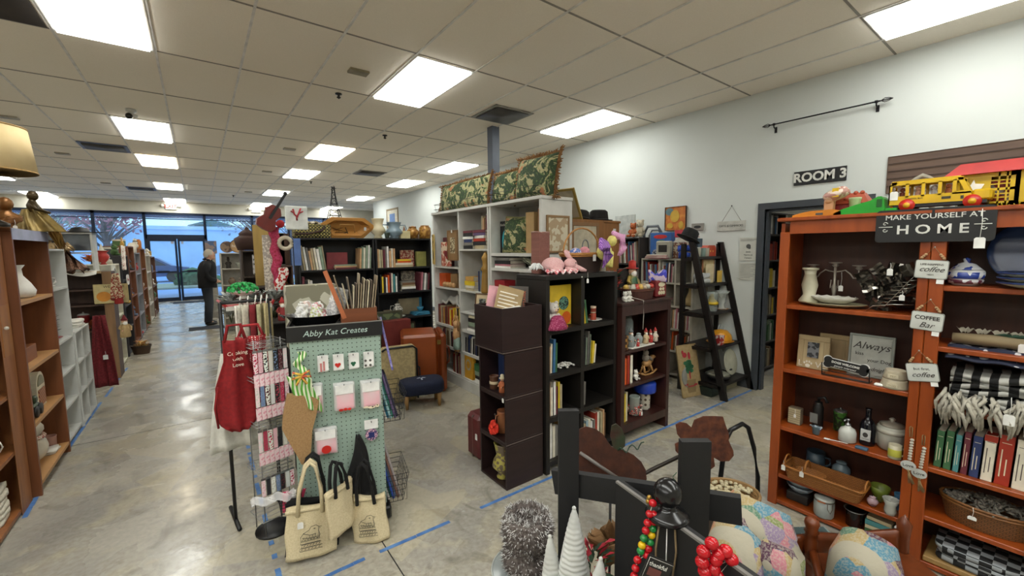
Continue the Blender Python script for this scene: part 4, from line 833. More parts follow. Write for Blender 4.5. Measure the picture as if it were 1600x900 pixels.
l=fp.px(487,868,-.16);tote('cream canvas tote with hen drawing, hanging lower left',fp.w(l[0],-.17,l[2]+.005),TH+.02,.25,.285,CAN,CAN,True,None,.018,.24,.035,True)
l=fp.px(492,862,-.10);tote('black tote bag hanging behind the lower left cream tote',fp.w(l[0]-.012,-.105,l[2]+.01),TH,.27,.31,BKF,BKF,False,None,.015,.24,.05)
l=fp.px(583,845,-.13);tote('cream canvas tote with hen drawing, right and angled',fp.w(l[0]-.01,-.15,l[2]+.02),TH-.35,.20,.27,CAN,BKF,True,None,.03,.20,-.06)
l=fp.px(540,840,-.17);tote('plain side of a cream tote with black edge between bags',fp.w(l[0]-.005,-.185,l[2]+.06),TH+.75,.18,.26,CAN,BKF,False,None,.02,.14,-.08)
T2=thing('tote_bag','tall black cloth bag hanging on middle pegboard hook','tote bag',fp.w(fp.px(558,675,0)[0],-.03,fp.px(558,675,0)[2]),TH);hook(T2,0)
q=B();q.grid(lambda u,v:((-.5+u)*(.015+.17*(1-v)**.8)+.012*math.sin((1-v)*6),-.03*math.sin(PI*u)-.012*math.sin(u*13)*(1-v)-.01,-.40*(1-v)),18,18,True,.02);q.out('draped_cloth',BKF,T2)
T_=thing('basin','oval black enamel basin of wrapped packages on the stand','basin',fp.w(.13,.17,1.211),TH)
q=B();q.lathe([(.09,0),(.10,.005),(.155,.075),(.165,.08),(.15,.078),(.09,.012),(.01,.01)],n=28,sx=1.0,sy=.8);q.out('bowl',m('#17181a','plain',.25),T_)
q=B()
for s_ in(-1,1):q.tube([(s_*.16,-.03,.07),(s_*.185,0,.085),(s_*.16,.03,.07)],.005,5)
q.out('grips',m('#17181a','plain',.25),T_)
for k,(x,y,h_,c_,tl,lab)in enumerate(((-.085,-.02,.12,'#d4d2cc',.2,'clear wrapped white packet at left in the black basin'),(-.04,.03,.13,'#dfc9c2',-.1,'clear wrapped pink packet in the basin middle'),(.0,-.03,.10,'#cfd39a',.1,'lime and white packet in the black basin'),(.045,-.02,.13,'#d9a0a4',-.3,'rose wrapped packet leaning in the black basin'),(.085,.02,.21,'#c9c9cc',.35,'tall crinkled cellophane bundle leaning right in the basin'))):
 P=fp.w(.13+x,.17+y,1.235);q=B();w_=.05 if k<4 else.075
 q.grid(lambda u,v:((-.5+u)*w_*(1+.3*math.sin(v*3))+.004*math.sin(v*22+k),.01*math.sin(u*9+v*7+k),h_*v),12,14,True,.018);tag(q.out('wrapped_packet',m(c_,'patch',.15,h2='#f0f0f0',sc=90),None,P,(0,tl,TH)),lab,'packet','cellophane packets in the basin')
BX=m('#7a4426','woodh',.5,h2='#65361c');P=fp.w(.37,.10,1.211);obox('wooden_crate','reddish brown wooden box holding old boards on the stand','box',P,.205,.2,.105,BX,TH,.009)
rnd=random.Random(8)
LB=['#a0917a','#8d7c64','#b3a68c','#6f6253','#c3b79c','#57493d']
for k in range(14):
 x=-.085+.0125*k+(0 if k>3 else-.002);lean=-.32+.07*k if k<4 else.06+.008*(k-4);h_=rnd.uniform(.22,.30)if k>3 else rnd.uniform(.23,.3)
 q=B();q.box(-.0035,0,0,.0035,.15,h_,.001);q.box(-.0042,.01,.02,-.0035,.14,h_-.02)
 if k<4:x=.0-.018*(3-k)
 tag(q.out('framed_print',m(LB[k%6],'paper',.6),None,fp.w(.37+(x if k>3 else-.07+.015*k),.12,1.222),(0,lean,TH)),f'thin old framed print standing on edge, {ordl(k)} in the wooden box','print','old prints standing in the wooden box')
q=B();q.box(-.012,0,0,.012,.006,.3);tag(q.out('loose_wood_strip',m('#b5673f','wood',.5),None,fp.w(.288,.098,1.26),(0,-.32,TH)),'orange brown wooden slat leaning left out of the box','slat')
T_=thing('wire_rack_tower','wire rack tower of patterned key fobs left of the pegboard','wire rack',(.265,2.76,0),.25)
q=B()
for sx in(-.07,.07):
 for sy in(-.07,.07):q.tube([(sx,sy,.02),(sx,sy,1.17)],.003,5)
for z in(.12,.4,.42,.68,.7,.94,.96,1.13,1.15):q.tube([(-.09,-.09,z),(.09,-.09,z),(.09,.09,z),(-.09,.09,z)],.0022,5,closed=True);[q.tube([(-.09,y,z),(.09,y,z)],.0015,4)for y in(-.045,0,.045)]
q.out('wire_frame',SILV,T_)
q=B();q.lathe([(.1,0),(.1,.012),(.02,.02)],n=20);q.out('foot_disc',BK2,T_)
fobs=['#c4385c','#e8b7c3','#2a2a30','#d8d4cc','#7a8fb5','#55242e','#e0e0e0','#b8405a']
fn=['crimson','pale pink','black dotted','white printed','blue floral','burgundy','grey plaid','rose']
rnd=random.Random(2)
for row,z in enumerate((1.12,.93,.67,.39)):
 for k in range(7):
  c_=fobs[(k+row*3)%8];n_=fn[(k+row*3)%8];a=.25;lx=-.078+.026*k;P=(.265+lx*math.cos(a)+.1*math.sin(a),2.76+lx*math.sin(a)-.1*math.cos(a),z)
  T2=thing('key_fob',f"{n_} fabric key fob, {ordl(k)} on the {['top', 'second', 'third', 'lowest'][row]} wire row",'key fob',P,a,'fabric key fobs on the wire rack')
  ln=.13 if row!=3 else.11;q=B();q.box(-.010,-.004,-ln,.010,.0,-.012);q.out('strap',m(c_,'dots' if k%2 else 'patch',.7,h2=['#f2d9df','#1c1c20','#f0f0ea'][k%3],sc=140),T2)
  q=B();q.box(-.011,-.005,-.014,.011,.001,-.002);q.tube([(0,-.002,-.002),(.006,-.002,.006),(0,-.002,.012),(-.006,-.002,.006)],.0012,4,closed=True);q.out('clasp',SILV,T2)
  if row<3:q=B();q.box(-.012,-.008,-ln-.075,.012,-.001,-ln-.006);o=q.out('pink_card',m('#e8a2b4','patch',.6,h2='#f4d7dd',sc=90),T2)
def wirebasket(lab,loc,w,d,h,rot,mt=WIRE,step=.022):
 q=B();n=int(w/step)
 for k in range(n+1):x=-w/2+w*k/n;q.tube([(x,0,h),(x*.85,.0+.1*d,0),(x*.85,d*.9,0),(x,d,h)],.0014,4)
 for z in[h*k/5 for k in range(6)]:s_=.85+.15*z/h;q.tube([(-w/2*s_,.1*d*(1-z/h),z),(w/2*s_,.1*d*(1-z/h),z),(w/2*s_,d*(1-.1*(1-z/h)),z),(-w/2*s_,d*(1-.1*(1-z/h)),z)],.0018,4,closed=True)
 return tag(q.out('wire_basket',mt,None,loc,rot),lab,'wire basket')
l=fp.px(448,760,-.03)
wirebasket('small black wire basket at the rack foot holding key fobs',fp.w(-.035,-.09,.225),.105,.1,.09,TH)
rnd=random.Random(3)
for k in range(9):
 q=B();q.box(-.008,-.003,0,.008,.003,.11);tag(q.out('key_fob',m(fobs[k%8],'dots',.7,h2='#f2d9df',sc=140),None,fp.w(-.07+.009*k,-.05+.01*(k%3),.235),(rnd.uniform(-.3,.3),rnd.uniform(-.4,.4),TH)),f'{fn[k % 8]} fob tucked in the small black basket, {ordl(k)}','key fob','loose fobs in the small basket')
q=B();q.grid(lambda u,v:(-.1+.2*u,-.05*u+.03*v+.006*math.sin(u*22),.035*v+.01*math.sin(u*14+v*6)),18,8,True,.003);tag(q.out('plastic_bag',glass('#f4f4f6',.1,.28),None,fp.w(-.115,-.08,.33),TH+.3),'crumpled clear plastic bag pinned at the rack side','plastic bag')
for bi,(z,wh)in enumerate(((.62,'upper'),(.10,'lower'))):
 P=fp.w(.485,.02,z);wirebasket(f'{wh} black wire basket on the right side of the stand',fp.w(.478,.02,z),.32,.14,.17,TH+PI/2,step=.02)if False else None
 q=B();W_=.14;D_=.30;h_=.17
 for k in range(8):y=.02+D_*k/7;q.tube([(.478,y,z+h_),(.482,y,z),(.478+W_*.7,y,z),(.478+W_,y,z+h_)],.0015,4)
 for zz in[h_*k/5 for k in range(6)]:e=.7+.3*zz/h_;q.tube([(.478,.02,z+zz),(.478+W_*e,.02,z+zz),(.478+W_*e,.02+D_,z+zz),(.478,.02+D_,z+zz)],.0018,4,closed=True)
 for k in range(5):x=.478+W_*k/5;q.tube([(x,.02,z+(h_ if k==0 else 0)),(x+.01,.02,z),(x+W_*.1,.02,z+h_)],.0014,4)
 tag(q.out('wire_basket',WIRE,None,(fp.w(0,0)[0],fp.w(0,0)[1],0),TH),f'{wh} black wire basket on the right side of the stand','wire basket')
 cols_=[('#dcdad2','white'),('#3f8fb0','bright blue'),('#9fc8cf','pale aqua'),('#4e9c8d','teal'),('#6a5a80','purple'),('#39364c','dark plum')]if bi==0 else[('#e4e0da','white'),('#3b6f66','dark teal'),('#2b4fae','royal blue'),('#6d7f9a','slate'),('#7c5a50','brown'),('#a8a0a0','grey')]
 for k,(c_,n_)in enumerate(cols_):
  hh=(.33 if bi==0 else.42)-.02*(k%3);q=B();q.box(-.007,0,0,.007,.11,hh,.004);q.box(-.0085,.002,hh*.7,.0085,.108,hh*.72)
  tag(q.out('fabric_roll',m(c_,'fabric',.8),None,fp.w(.495+.014*k,.04+.02*(k%2),z+.006),(0,-.24,TH)),f'{n_} folded fabric panel standing in the {wh} side basket','fabric panel','folded fabric panels in the side baskets')
q=B();q.grid(lambda u,v:(.02*u+.055*(1-v),.22*u,.30*v),10,14,True,(.012,0,0));tag(q.out('plaid_scarf',m('#5b56a8','check',.8,h2='#a9a2d6',sc=45),None,fp.w(.482,.04,.93),TH),'purple plaid cloth strip hanging at the stand corner','scarf')
T_=thing('garment_rack','black metal garment rack holding the hanging aprons','garment rack',(.185,2.99,0),.1)
q=B()
for sx in(-.10,.15):q.tube([(sx,0,.02),(sx,0,1.36)],.010,8);q.tube([(sx,-.12,.012),(sx,.18,.012)],.012,8)
q.tube([(-.10,0,1.36),(.17,0,1.36)],.010,8);q.out('rack_frame',BK2,T_)
def apron(lab,x,y,zt,zb,wt,wb,mt,rot=0,txt=None,group=None,pocket=None,seed=0):
 T2=thing('apron',lab,'apron',(x,y,zb),rot,group);hh=zt-zb
 def wv(v):
  return wb/2*math.sin(min(1,(v+.06)/.22)*PI/2)if v<.16 else(wb/2 if v<.5 else wb/2+(wt/2-wb/2)*min(1,(v-.5)/.28))
 q=B();q.grid(lambda u,v:((-1+2*u)*wv(v),.012*math.sin(u*13+seed)+.01*math.sin(v*5)-.02*math.sin(PI*u),hh*v),22,22,True,.009);q.out('apron_body',mt,T2)
 q=B();q.tube([(-wt*.42,0,hh*.98),(-wt*.25,.004,hh*1.15),(wt*.25,.004,hh*1.15),(wt*.42,0,hh*.98)],.009,5);q.out('neck_strap',mt,T2)
 q=B();q.tube([(-wb*.46,0,hh*.52),(-wb*.55,-.01,hh*.3),(-wb*.5,.0,hh*.08)],.006,5);q.out('waist_tie',mt,T2)
 if txt:
  for k,s_ in enumerate(txt):text(s_,.028,m('#e8d9c8','paper',.6),T2,(.0,-.036,hh*.86-.033*k))
 if pocket:q=B();q.box(-wb*.22,-.034,hh*.36,wb*.22,-.03,hh*.56);q.out('pocket',pocket,T2)
 return T2
apron('deep red apron with white lettering hanging foremost on the rack',.135,2.74,1.18,.66,.12,.21,m('#8c1419','fabric',.85,h2='#7c1016'),.15,['Cooking','with','Love'])
apron('red apron with white dots and trimmed pocket behind',.215,2.80,1.18,.78,.15,.2,m('#a3272c','dots',.85,h2='#ead9d4',sc=85),.1,pocket=m('#c27a80','fabric',.8),seed=2)
long_apron('long white skirt cloth hanging lowest at rack left',.135,2.87,1.08,.50,.30,m('#d8d7cf','fabric',.85,h2='#cfcec6'),'long_skirt')
long_apron('white pleated cloth panel hanging behind the red dotted apron',.27,2.9,1.12,.5,.2,m('#ded9cc','fabric',.85),'pleated_cloth')
for k,(x,c_,n_,zb)in enumerate(((.19,'#e4e0d4','white',.85),(.23,'#d9d2bf','cream',.7),(.27,'#7d1c24','maroon',.75),(.30,'#b9b28e','sage',.9),(.33,'#c9b98a','gold tan',.95))):
 T2=thing('hanging_towel',f'{n_} kitchen towel hanging on a rack loop','towel',(x,3.0,zb),1.1,'towels on the garment rack')
 q=B();q.grid(lambda u,v:(-.06+.12*u,.010*math.sin(u*12+k),(1.34-zb)*v),8,12,True,.008);q.out('towel_cloth',m(c_,'fabric',.85),T2)
 q=B();q.tube([(-.02,0,1.34-zb),(0,0,1.39-zb),(.02,0,1.34-zb)],.004,5);q.out('loop',m('#e8e6e0','plain',.5),T2)
T2=thing('cake_stand_bowl','white footed bowl heaped with bright green beads','bowl',(.215,3.12,1.368),0,None,.85);q=B();q.lathe([(.05,0),(.02,.01),(.02,.02),(.10,.05),(.105,.055),(.02,.03)],n=20);q.out('footed_dish',CER,T2)
q=B();rnd=random.Random(6)
for k in range(90):a=rnd.uniform(0,6.28);e=rnd.uniform(0,1);r_=.095*math.sqrt(1-e*e);q.sph((r_*math.cos(a),r_*math.sin(a),.052+.06*e),.012,6)
q.out('green_bead_heap',m('#1f9a4a','plain',.2,.2),T2)
T2=thing('red_tray','red lacquer sleigh tray under the green bead bowl','tray',(.225,3.12,1.305),.1,None,.85)
q=B();q.ext([(-.17,.06),(-.13,.01),(.15,0),(.17,.05),(.16,.06),(.14,.018),(-.12,.025),(-.16,.07)],-.1,.1);q.out('tray_shell',m('#b2262b','plain',.3),T2)
q=B()
for y in(-.105,.1):q=B();q.box(-.14,y,-.0,.15,y+.005,.03);q.out('runner',m('#e6e2da','plain',.5),T2)
# ===== MIDDLE OF THE SHOP
def put(fr,x,y,dep,z=None):
 l=fr.px(x,y,dep);return fr.w(l[0],dep,l[2]if z is None else z)
BC=m('#17171a','wood',.5,h2='#0f0f11')
U,ba=unit('bookcase','left tall black bookcase of old books with wooden boat bowl on top','bookcase',.90,5.2,0,.86,.30,1.81,[.10,.45,.78,1.12,1.44],BC,.02)
U,bb_=unit('bookcase','right tall black bookcase of books with blue jug on top','bookcase',1.775,5.2,0,.755,.30,1.81,[.10,.45,.78,1.12,1.44],BC,.02)
g='old books in the black bookcases'
bookrow(ba,.03,.30,.02,1.44,(.22,.29),['grey','tan','white','grey','peach','tan','cream','white','sage','tan'],'on left black top shelf',g,(.02,.032),.2,-.12)
q=B();book_mesh(q,.02,.20,.24,0);o=q.out('book',[m('#7a3034','plain',.7),PAPER],None,ba.w(.56,.10,1.44),PI/2);tag(o,'dark red folio standing face out on left black bookcase','book')
stack(ba,.52,.02,1.44,[('maroon',.02),('peach',.018),('sage',.015)],'under the dark red folio',g,.26,.07)
bookrow(ba,.68,.83,.02,1.44,(.24,.29),['peach','sage','cream','sage','white','sage'],'at left black shelf end',g,(.018,.026),.2,.06)
bookrow(ba,.03,.14,.02,1.12,(.18,.25),['maroon','black','cream','white','navy','red'],'on left black second shelf',g,(.02,.03),.2)
bookrow(bb_,.03,.27,.02,1.44,(.21,.27),['peach','pale tan','tan','maroon','grey','white','peach','cream','peach','ochre'],'on right black top shelf',g,(.018,.03),.2)
stack(bb_,.38,.02,1.44,[('tan',.03,.24),('cream',.026,.24),('orange',.022,.18),('yellow',.02,.18)],'on right black top shelf',g,.2,.15)
def art_cover(cols):
 def a(T_,w,h,y):
  rnd=random.Random(int(w*1000));
  for k,c_ in enumerate(cols):blobs(T_,'cover_picture',m(c_,'paper',.6),[(rnd.uniform(-.25,.25)*w,rnd.uniform(.25,.75)*h,w*.2,h*.13)],y-.0012*(k+1))
 return a
boxg('picture_book','picture book with busy red cover facing out on black shelf','book',bb_.w(.49,.18,1.44),.2,.02,.22,m('#b79a86','patch',.6,h2='#8e4038',sc=60),0,group=None)
boxg('book','olive green book facing out at right of the black top shelf','book',bb_.w(.66,.10,1.44),.14,.05,.20,m('#8d8a4a','paper',.6),0)
bookrow(bb_,.05,.30,.02,1.12,(.19,.25),['black','yellow','black','white','orange','maroon','cream','teal','white'],'on right black second shelf',g,(.02,.03),.2)
stack(bb_,.43,.02,1.12,[('black',.03),('white',.03),('tan',.02),('brown',.03),('grey',.02)],'on right black second shelf',g,.2,.15)
boxg('book','dark picture book leaning at back of black second shelf','book',bb_.w(.50,.2,1.12),.2,.02,.26,m('#6f6a60','patch',.6,h2='#a39a88',sc=50),0)
bookrow(bb_,.58,.73,.02,1.12,(.2,.26),['maroon','pink','grey','white','grey'],'at right end of black second shelf',g,(.018,.028),.2,.09)
P=put(bb_,622,500,.1,.78)
T_=jug('teapot','silver and white teapot standing on a saucer, black bookcase','teapot',P,.17,'ginger',m('#c9c6bd','patch',.25,h2='#8a8880',sc=60),.85,True,m('#8a8880','plain',.2,.6),rot=PI)
plate('white saucer under the silver teapot',(P[0],P[1],P[2]-.001),.1,CER);T_.location.z+=.012
boxg('framed_board','tan board leaning behind the silver teapot','board',put(bb_,640,498,.24,.78),.3,.015,.22,m('#9a8d70','plain',.7))
jug('bowl','speckled brown bowl left of the silver teapot','bowl',put(bb_,606,500,.12,.78),.1,'bowl',m('#8f826c','patch',.5,h2='#6b5a48',sc=50),1.1)
TQ=m('#3f88a8','plain',.35)
P=put(bb_,657,497,.14,.78)
for k in range(3):q=B();w_=.115-.008*k;q.box(-w_,-.1,0,w_,.1,.012,.004);tag(q.out('square_plate',TQ,None,(P[0],P[1],P[2]+.0135*k),.1*k),f"square turquoise plate, {['lowest', 'middle', 'uppermost'][k]} of the flat pile",'plate','square turquoise plates')
jug('bowl','turquoise oval bowl on the square plates','bowl',(P[0],P[1],P[2]+.042),.06,'bowl',TQ,1.6)
T_=boxg('square_plate','square turquoise plate standing upright behind the bowl','plate',(P[0]-.03,P[1]+.12,P[2]),.22,.012,.22,TQ,0)
for k,(x,c_,lab)in enumerate(((.1,'#5a6a4a','green landscape painting standing on the low black shelf'),(.33,'#7a8060','olive framed print standing on the low black shelf'))):
 frame('framed_picture',lab,bb_.w(x+.1,.12,.45),.26,.24,m('#4a3a2a','wood',.5),m(c_,'patch',.7,h2='#39452f',sc=30),0)
T_=thing('wooden_boat_bowl','large honey wood octagonal boat bowl propped on edge','bowl',put(ba,543,372,.10,1.811),Euler((.35,0,0)))
def octo(w,h,e=.62):return[(-w,0),(-w*e,-h),(w*e,-h),(w,0),(w*.98,h*.35),(w*e,h),(-w*e,h),(-w*.98,h*.35)]
q=B();ow,oh=.31,.125;o8=octo(ow,oh);i8=octo(ow*.84,oh*.74);b8=octo(ow*.6,oh*.5);zc=.128
vs=[(x,-.0,zc+z)for x,z in o8]+[(x,-.004,zc+z)for x,z in i8]+[(x,.07,zc+z)for x,z in b8]+[(x*1.02,.085,zc+z*1.05)for x,z in b8]+[(x*1.0,.02,zc+z*1.0)for x,z in o8]
fs=[(r*8+k,r*8+(k+1)%8,(r+1)*8+(k+1)%8,(r+1)*8+k)for r in range(4)for k in range(8)]+[tuple(16+k for k in range(8))]+[(32+k,32+(k+1)%8,(k+1)%8,k)for k in range(8)]
q.add(vs,fs);q.out('hollow_body',m('#c08a45','woodh',.45,h2='#a8743a'),T_)
q=B();q.tube([(-.11,-.012,zc-.05),(-.10,-.02,zc+.05),(.06,-.02,zc+.05),(.08,-.012,zc-.05)],.004,6);q.out('carry_handle',m('#cfa35e','wood',.5),T_);ptag(T_,(.2,-.012,zc+.02),.03,.045,0)
T_=thing('gingham_basket','long yellow and black checked wire basket at left of boat bowl','basket',put(ba,487,371,.14,1.811),0)
q=B();q.box(-.19,-.1,0,.19,.1,.155,.01);q.out('basket_liner',m('#c2b368','check',.8,h2='#3b3a2a',sc=55),T_)
q=B()
for z in(.02,.06,.10,.14):q.tube([(-.195,-.105,z),(.195,-.105,z),(.195,.105,z),(-.195,.105,z)],.003,4,closed=True)
for k in range(14):x=-.19+.38*k/13;q.tube([(x,-.105,0),(x,-.105,.16)],.002,4)
q.out('wire_cage',m('#2d2a22','plain',.5),T_)
q=B();q.tube([(-.2,-.13,.04),(-.05,-.14,.045),(.08,-.14,.08),(.12,-.14,.13)],[.012,.012,.014,.008],6);q.out('dark_branch',m('#3a2218','wood',.6),T_)
q=B();q.grid(lambda u,v:(-.16+.33*u,-.08+.16*v,.155+.03*math.sin(PI*u)+.012*math.sin(u*23+v*5)),20,8,True,(0,0,-.02));q.out('cloth_filling',m('#ded6c4','patch',.8,h2='#8a7f6a',sc=60),T_)
T_=thing('wire_tower_tree','slender black wire tower tree rising behind the boat bowl','wire tree',(ay(523,345,5.4).x,5.4,1.811));q=B()
def lw(z):return.012+.13*(1-z)**1.6
for sx,sy in((-1,-1),(1,-1),(1,1),(-1,1)):q.tube([(sx*lw(k/10),sy*lw(k/10)*.7,.62*k/10)for k in range(11)],.005,5)
for k in range(9):
 z=k/9;a=lw(z);b_=lw(z+.11);q.tube([(-a,-a*.7,.62*z),(b_,-b_*.7,.62*(z+.11))],.0025,4);q.tube([(a,-a*.7,.62*z),(-b_,-b_*.7,.62*(z+.11))],.0025,4);q.tube([(-a,-a*.7,.62*z),(a,-a*.7,.62*z),(a,a*.7,.62*z),(-a,a*.7,.62*z)],.003,4,closed=True)
q.out('wire_lattice',m('#2b2725','plain',.4,.5),T_)
q=B()
for k in range(5):a=k*2*PI/5;q.tube([(0,0,.60),(.035*math.cos(a),0,.60+.035*math.sin(a))],.003,4)
q.out('star',m('#3a3330','plain',.4,.5),T_);q=B();q.sph((0,0,.03),.03,10);q.out('bird_ornament',m('#7a2a22','plain',.6),T_)
jug('urn','cream trumpet urn right of the boat bowl','urn',put(bb_,591,373,.1,1.811),.25,'belly',m('#cfc4a4','plain',.5,h2='#bdb08c'),.95)
T_=jug('pitcher','pale blue grey enamel pitcher on the black bookcase','pitcher',put(bb_,616,373,.1,1.811),.21,'belly',m('#7f93a0','plain',.3),1.35,hand2=True)
jug('pot','small dark green pot between the urn and blue pitcher','pot',put(bb_,605,373,.03,1.811),.075,'pot',m('#4d5a50','plain',.4),1.0)
boxg('small_sign_box','small cream box sign beside the blue pitcher','box',put(bb_,634,373,.05,1.811),.13,.08,.10,m('#cfc295','plain',.6))
for k,(px_,lab,h_,kk)in enumerate(((645,'golden carved wooden bird bowl on black bookcase',.17,'ginger'),(664,'amber openwork jug at right end of black bookcase',.18,'jar'))):
 jug('carved_bowl',lab,'bowl',put(bb_,px_,373,.12,1.811),h_,kk,m('#b0843e','patch',.35,.2,h2='#8a5c26',sc=40),1.1)
for k,px_ in enumerate((632,640,650)):
 q=B();q.lathe([(.001,0),(.05,0),(.001,.18)],n=4,smooth=False);tag(q.out('picket_ornament',m('#9a6a4c','wood',.6),None,put(bb_,px_,373,.25,1.811)),f'pointed brown ornament behind the golden bowls, {ordl(k)}','ornament','pointed brown ornaments')
frame('wall_picture','gold framed blue print hanging far down the right wall',(5.085,13.2,2.38),1.0,.62,m('#8a7548','wood',.5),m('#6f8fc4','paper',.6),-PI/2,0,.06,'picture',mat2=m('#e4dcc8','paper',.7))
frame('wall_picture','small red framed print on the far right wall',(5.085,14.3,2.35),.4,.35,m('#7a3a38','wood',.5),m('#c9c4bc','paper',.6),-PI/2,0,.05,'picture')
q=B();q.box(-.035,0,0,.035,.02,.30,.004);tag(q.out('blue_book_panel',m('#5b79b4','plain',.6),None,(ay(465,400,5.15).x,5.14,1.5)),'upright light blue board at the left end of black bookcase','board')
g='books and goods on the white shelves'
WH2=m('#c9c8c2','plain',.55,h2='#bfbeb8')
U,w1=unit('shelf_unit','tall white double bookcase with fringed pillows on top','shelf unit',2.45,4.97,-PI/2,1.30,.34,2.13,[.14,.45,.72],WH2,.03,divs=((.66,.12,2.1),),topo=.012)
for z in(1.19,1.45):q=B();q.box(.03,.003,z-.02,.645,.33,z);q.out('shelf',WH2,U)
for z in(.935,1.19,1.665):q=B();q.box(.675,.003,z-.02,1.27,.33,z);q.out('shelf',WH2,U)
q=B();q.box(.0,-.004,.0,1.3,.01,.12);q.out('kick_board',WH2,U)
U,w2=unit('shelf_unit','white bookcase with the green square pillow in its top bay','shelf unit',2.45,3.66,-PI/2,.83,.38,2.13,[.12,.45,.8,1.1,1.47,1.62],WH2,.03,topo=.012)
q=B();q.box(-.015,-.006,2.0,.845,.002,2.13)if False else None
BK=['red','orange','brown','maroon','yellow','ochre','black','tan','cream']
frame('tan_picture','pale tan picture with green leaf hanging at the left edge of the white bookcase',(2.425,4.93,1.475),.13,.38,m('#c0a25c','plain',.6),m('#c9ac66','paper',.7),-PI/2-.3,0,.012,'picture',art=lambda T_,w,h,y:blobs(T_,'painted_leaf',m('#3f4a34','plain',.7),[(0,h*.3,w*.2,h*.17),(w*.1,h*.75,w*.2,h*.05)],y-.001))
q=boxg('cookbook','red christmas picture book facing out in the white bookcase','book',w1 .w(.30,.02,1.455),.24,.02,.30,m('#b25a4a','patch',.6,h2='#e0cdb4',sc=30),-PI/2,art=art_cover(['#e8dfcc','#b3261f','#7a1f28']))
boxg('cookbook','dark maroon picture book behind the christmas book','book',w1 .w(.25,.08,1.455),.26,.02,.36,m('#5a2a30','plain',.6),-PI/2)
frame('framed_relief','brown wood frame with pale relief tagged in the white bookcase',w1 .w(.56,-.03,1.53),.20,.36,m('#7a5a38','wood',.5),m('#b5a888','patch',.7,h2='#6a5a40',sc=60),-PI/2+.15,0,.012,mat2=m('#8a6a44','wood',.6),tagp=True)
boxg('orange_tin','bright orange box at left of the second white shelf','box',w1 .w(.14,.05,1.19),.17,.1,.17,m('#d2571f','plain',.5),-PI/2)
boxg('tan_box','small tan box with balls beside the orange box','box',w1 .w(.38,.08,1.19),.16,.1,.17,m('#a5835a','plain',.6),-PI/2)
for k in range(4):q=B();q.sph((0,0,.035),.035,10);tag(q.out('wooden_ball',m('#b58a5a','wood',.6),None,w1 .w(.24+.075*k,.035,1.19)),f'brown decorative ball on the second white shelf, {ordl(k)}','ball','decorative balls')
q=B();q.grid(lambda u,v:(.5*(u-.5),.2*v,.05+.10*math.sin(PI*u)*math.sin(PI*(.15+.7*v))+.02*math.sin(u*17+v*9)),20,10,True,(0,0,-.03));tag(q.out('plastic_bag',m('#c9c9c4','plain',.2),None,w1 .w(.33,.05,.93),-PI/2),'crumpled white plastic bag atop the lower white shelf books','plastic bag')
bookrow(w1,.05,.36,.02,.72,(.19,.24),['maroon','brown','red','tan','maroon','ochre','brown'],'on lower left white shelf',g,(.022,.034),.2)
bookrow(w1,.37,.62,.015,.72,(.19,.25),['yellow','red','yellow','ochre','ochre','black'],'in yellow run, lower white shelf',g,(.03,.045),.2)
bookrow(w1,.06,.62,.02,.45,(.17,.24),['brown','tan','cream','black','maroon','grey','tan'],'behind the big suitcase',g,(.022,.036),.2)
bookrow(w1,.42,.63,.02,.14,(.2,.27),['red','brown','cream','maroon','tan'],'at floor level beside the suitcase',g,(.02,.034),.2)
stack(w1,.84,.02,1.665,[('black',.04),('grey',.035),('navy',.035),('white',.03),('black',.04),('maroon',.025)],'left on upper white shelf',g,.22,.16)
stack(w1,1.08,.02,1.665,[('tan',.04),('black',.04),('red',.035),('white',.03),('purple',.03),('maroon',.03)],'right on upper white shelf',g,.24,.16)
bookrow(w1,1.02,1.16,.08,1.87,(.13,.16),['tan','peach','brown','maroon'],'standing on the upper right book pile',g,(.025,.035),.15)
obox('wooden_tray_box','brown wooden box tipped on its side holding small books','box',w1 .w(.95,.3,1.20),.5,.03,.36,m('#6f573a','wood',.6),-PI/2,.012)
stack(w1,.86,.02,1.19,[('tan',.03),('cream',.028),('yellow',.05),('ochre',.05)],'left on middle white shelf',g,.2,.14)
stack(w1,.98,.10,1.33,[('white',.03),('black',.03),('white',.03),('grey',.03)],'behind the yellow books',g,.2,.12)if False else None
bookrow(w1,1.02,1.10,.03,1.19,(.22,.26),['navy','grey','blue'],'upright on the middle white shelf',g,(.022,.03),.16)
T_=thing('beeswax_figure','tall ochre carved figure at the right of white bookcase','figure',w1 .w(1.20,.02,1.19),-PI/2)
q=B();q.lathe([(.05,0),(.055,.02),(.045,.2),(.04,.24),(.055,.26),(.03,.3),(.035,.34),(.045,.38),(.01,.44)],n=10);q.out('carving',m('#a98238','wood',.5,h2='#7f5d24'),T_)
frame('framed_print','tan matted framed print leaning on the white shelf edge',w1 .w(1.22,-.06,.97),.19,.22,m('#6a4a2a','wood',.5),m('#6f7570','patch',.7,h2='#30332f',sc=60),-PI/2+.35,-.15,.012,mat2=m('#cdb894','paper',.7))
jug('bowl','cream ribbed dish on the middle white shelf','bowl',w1 .w(.88,.14,.935),.085,'bowl',m('#b9b294','plain',.4),1.7)
jug('bowl','small blue bowl near the cream ribbed dish','bowl',w1 .w(1.02,.06,.935),.05,'bowl',m('#4a88b0','plain',.4),1.2)
stack(w1,.92,.02,.72,[('white',.03,.26),('grey',.025,.25),('sage',.05,.2),('black',.045,.2),('pale tan',.03,.18)],'on the low right white shelf',g,.24,.18)
bookrow(w1,.72,1.06,.02,.45,(.17,.22),['black','grey','black','navy','black','grey','white'],'in dark low white shelf run',g,(.016,.026),.2,.05)
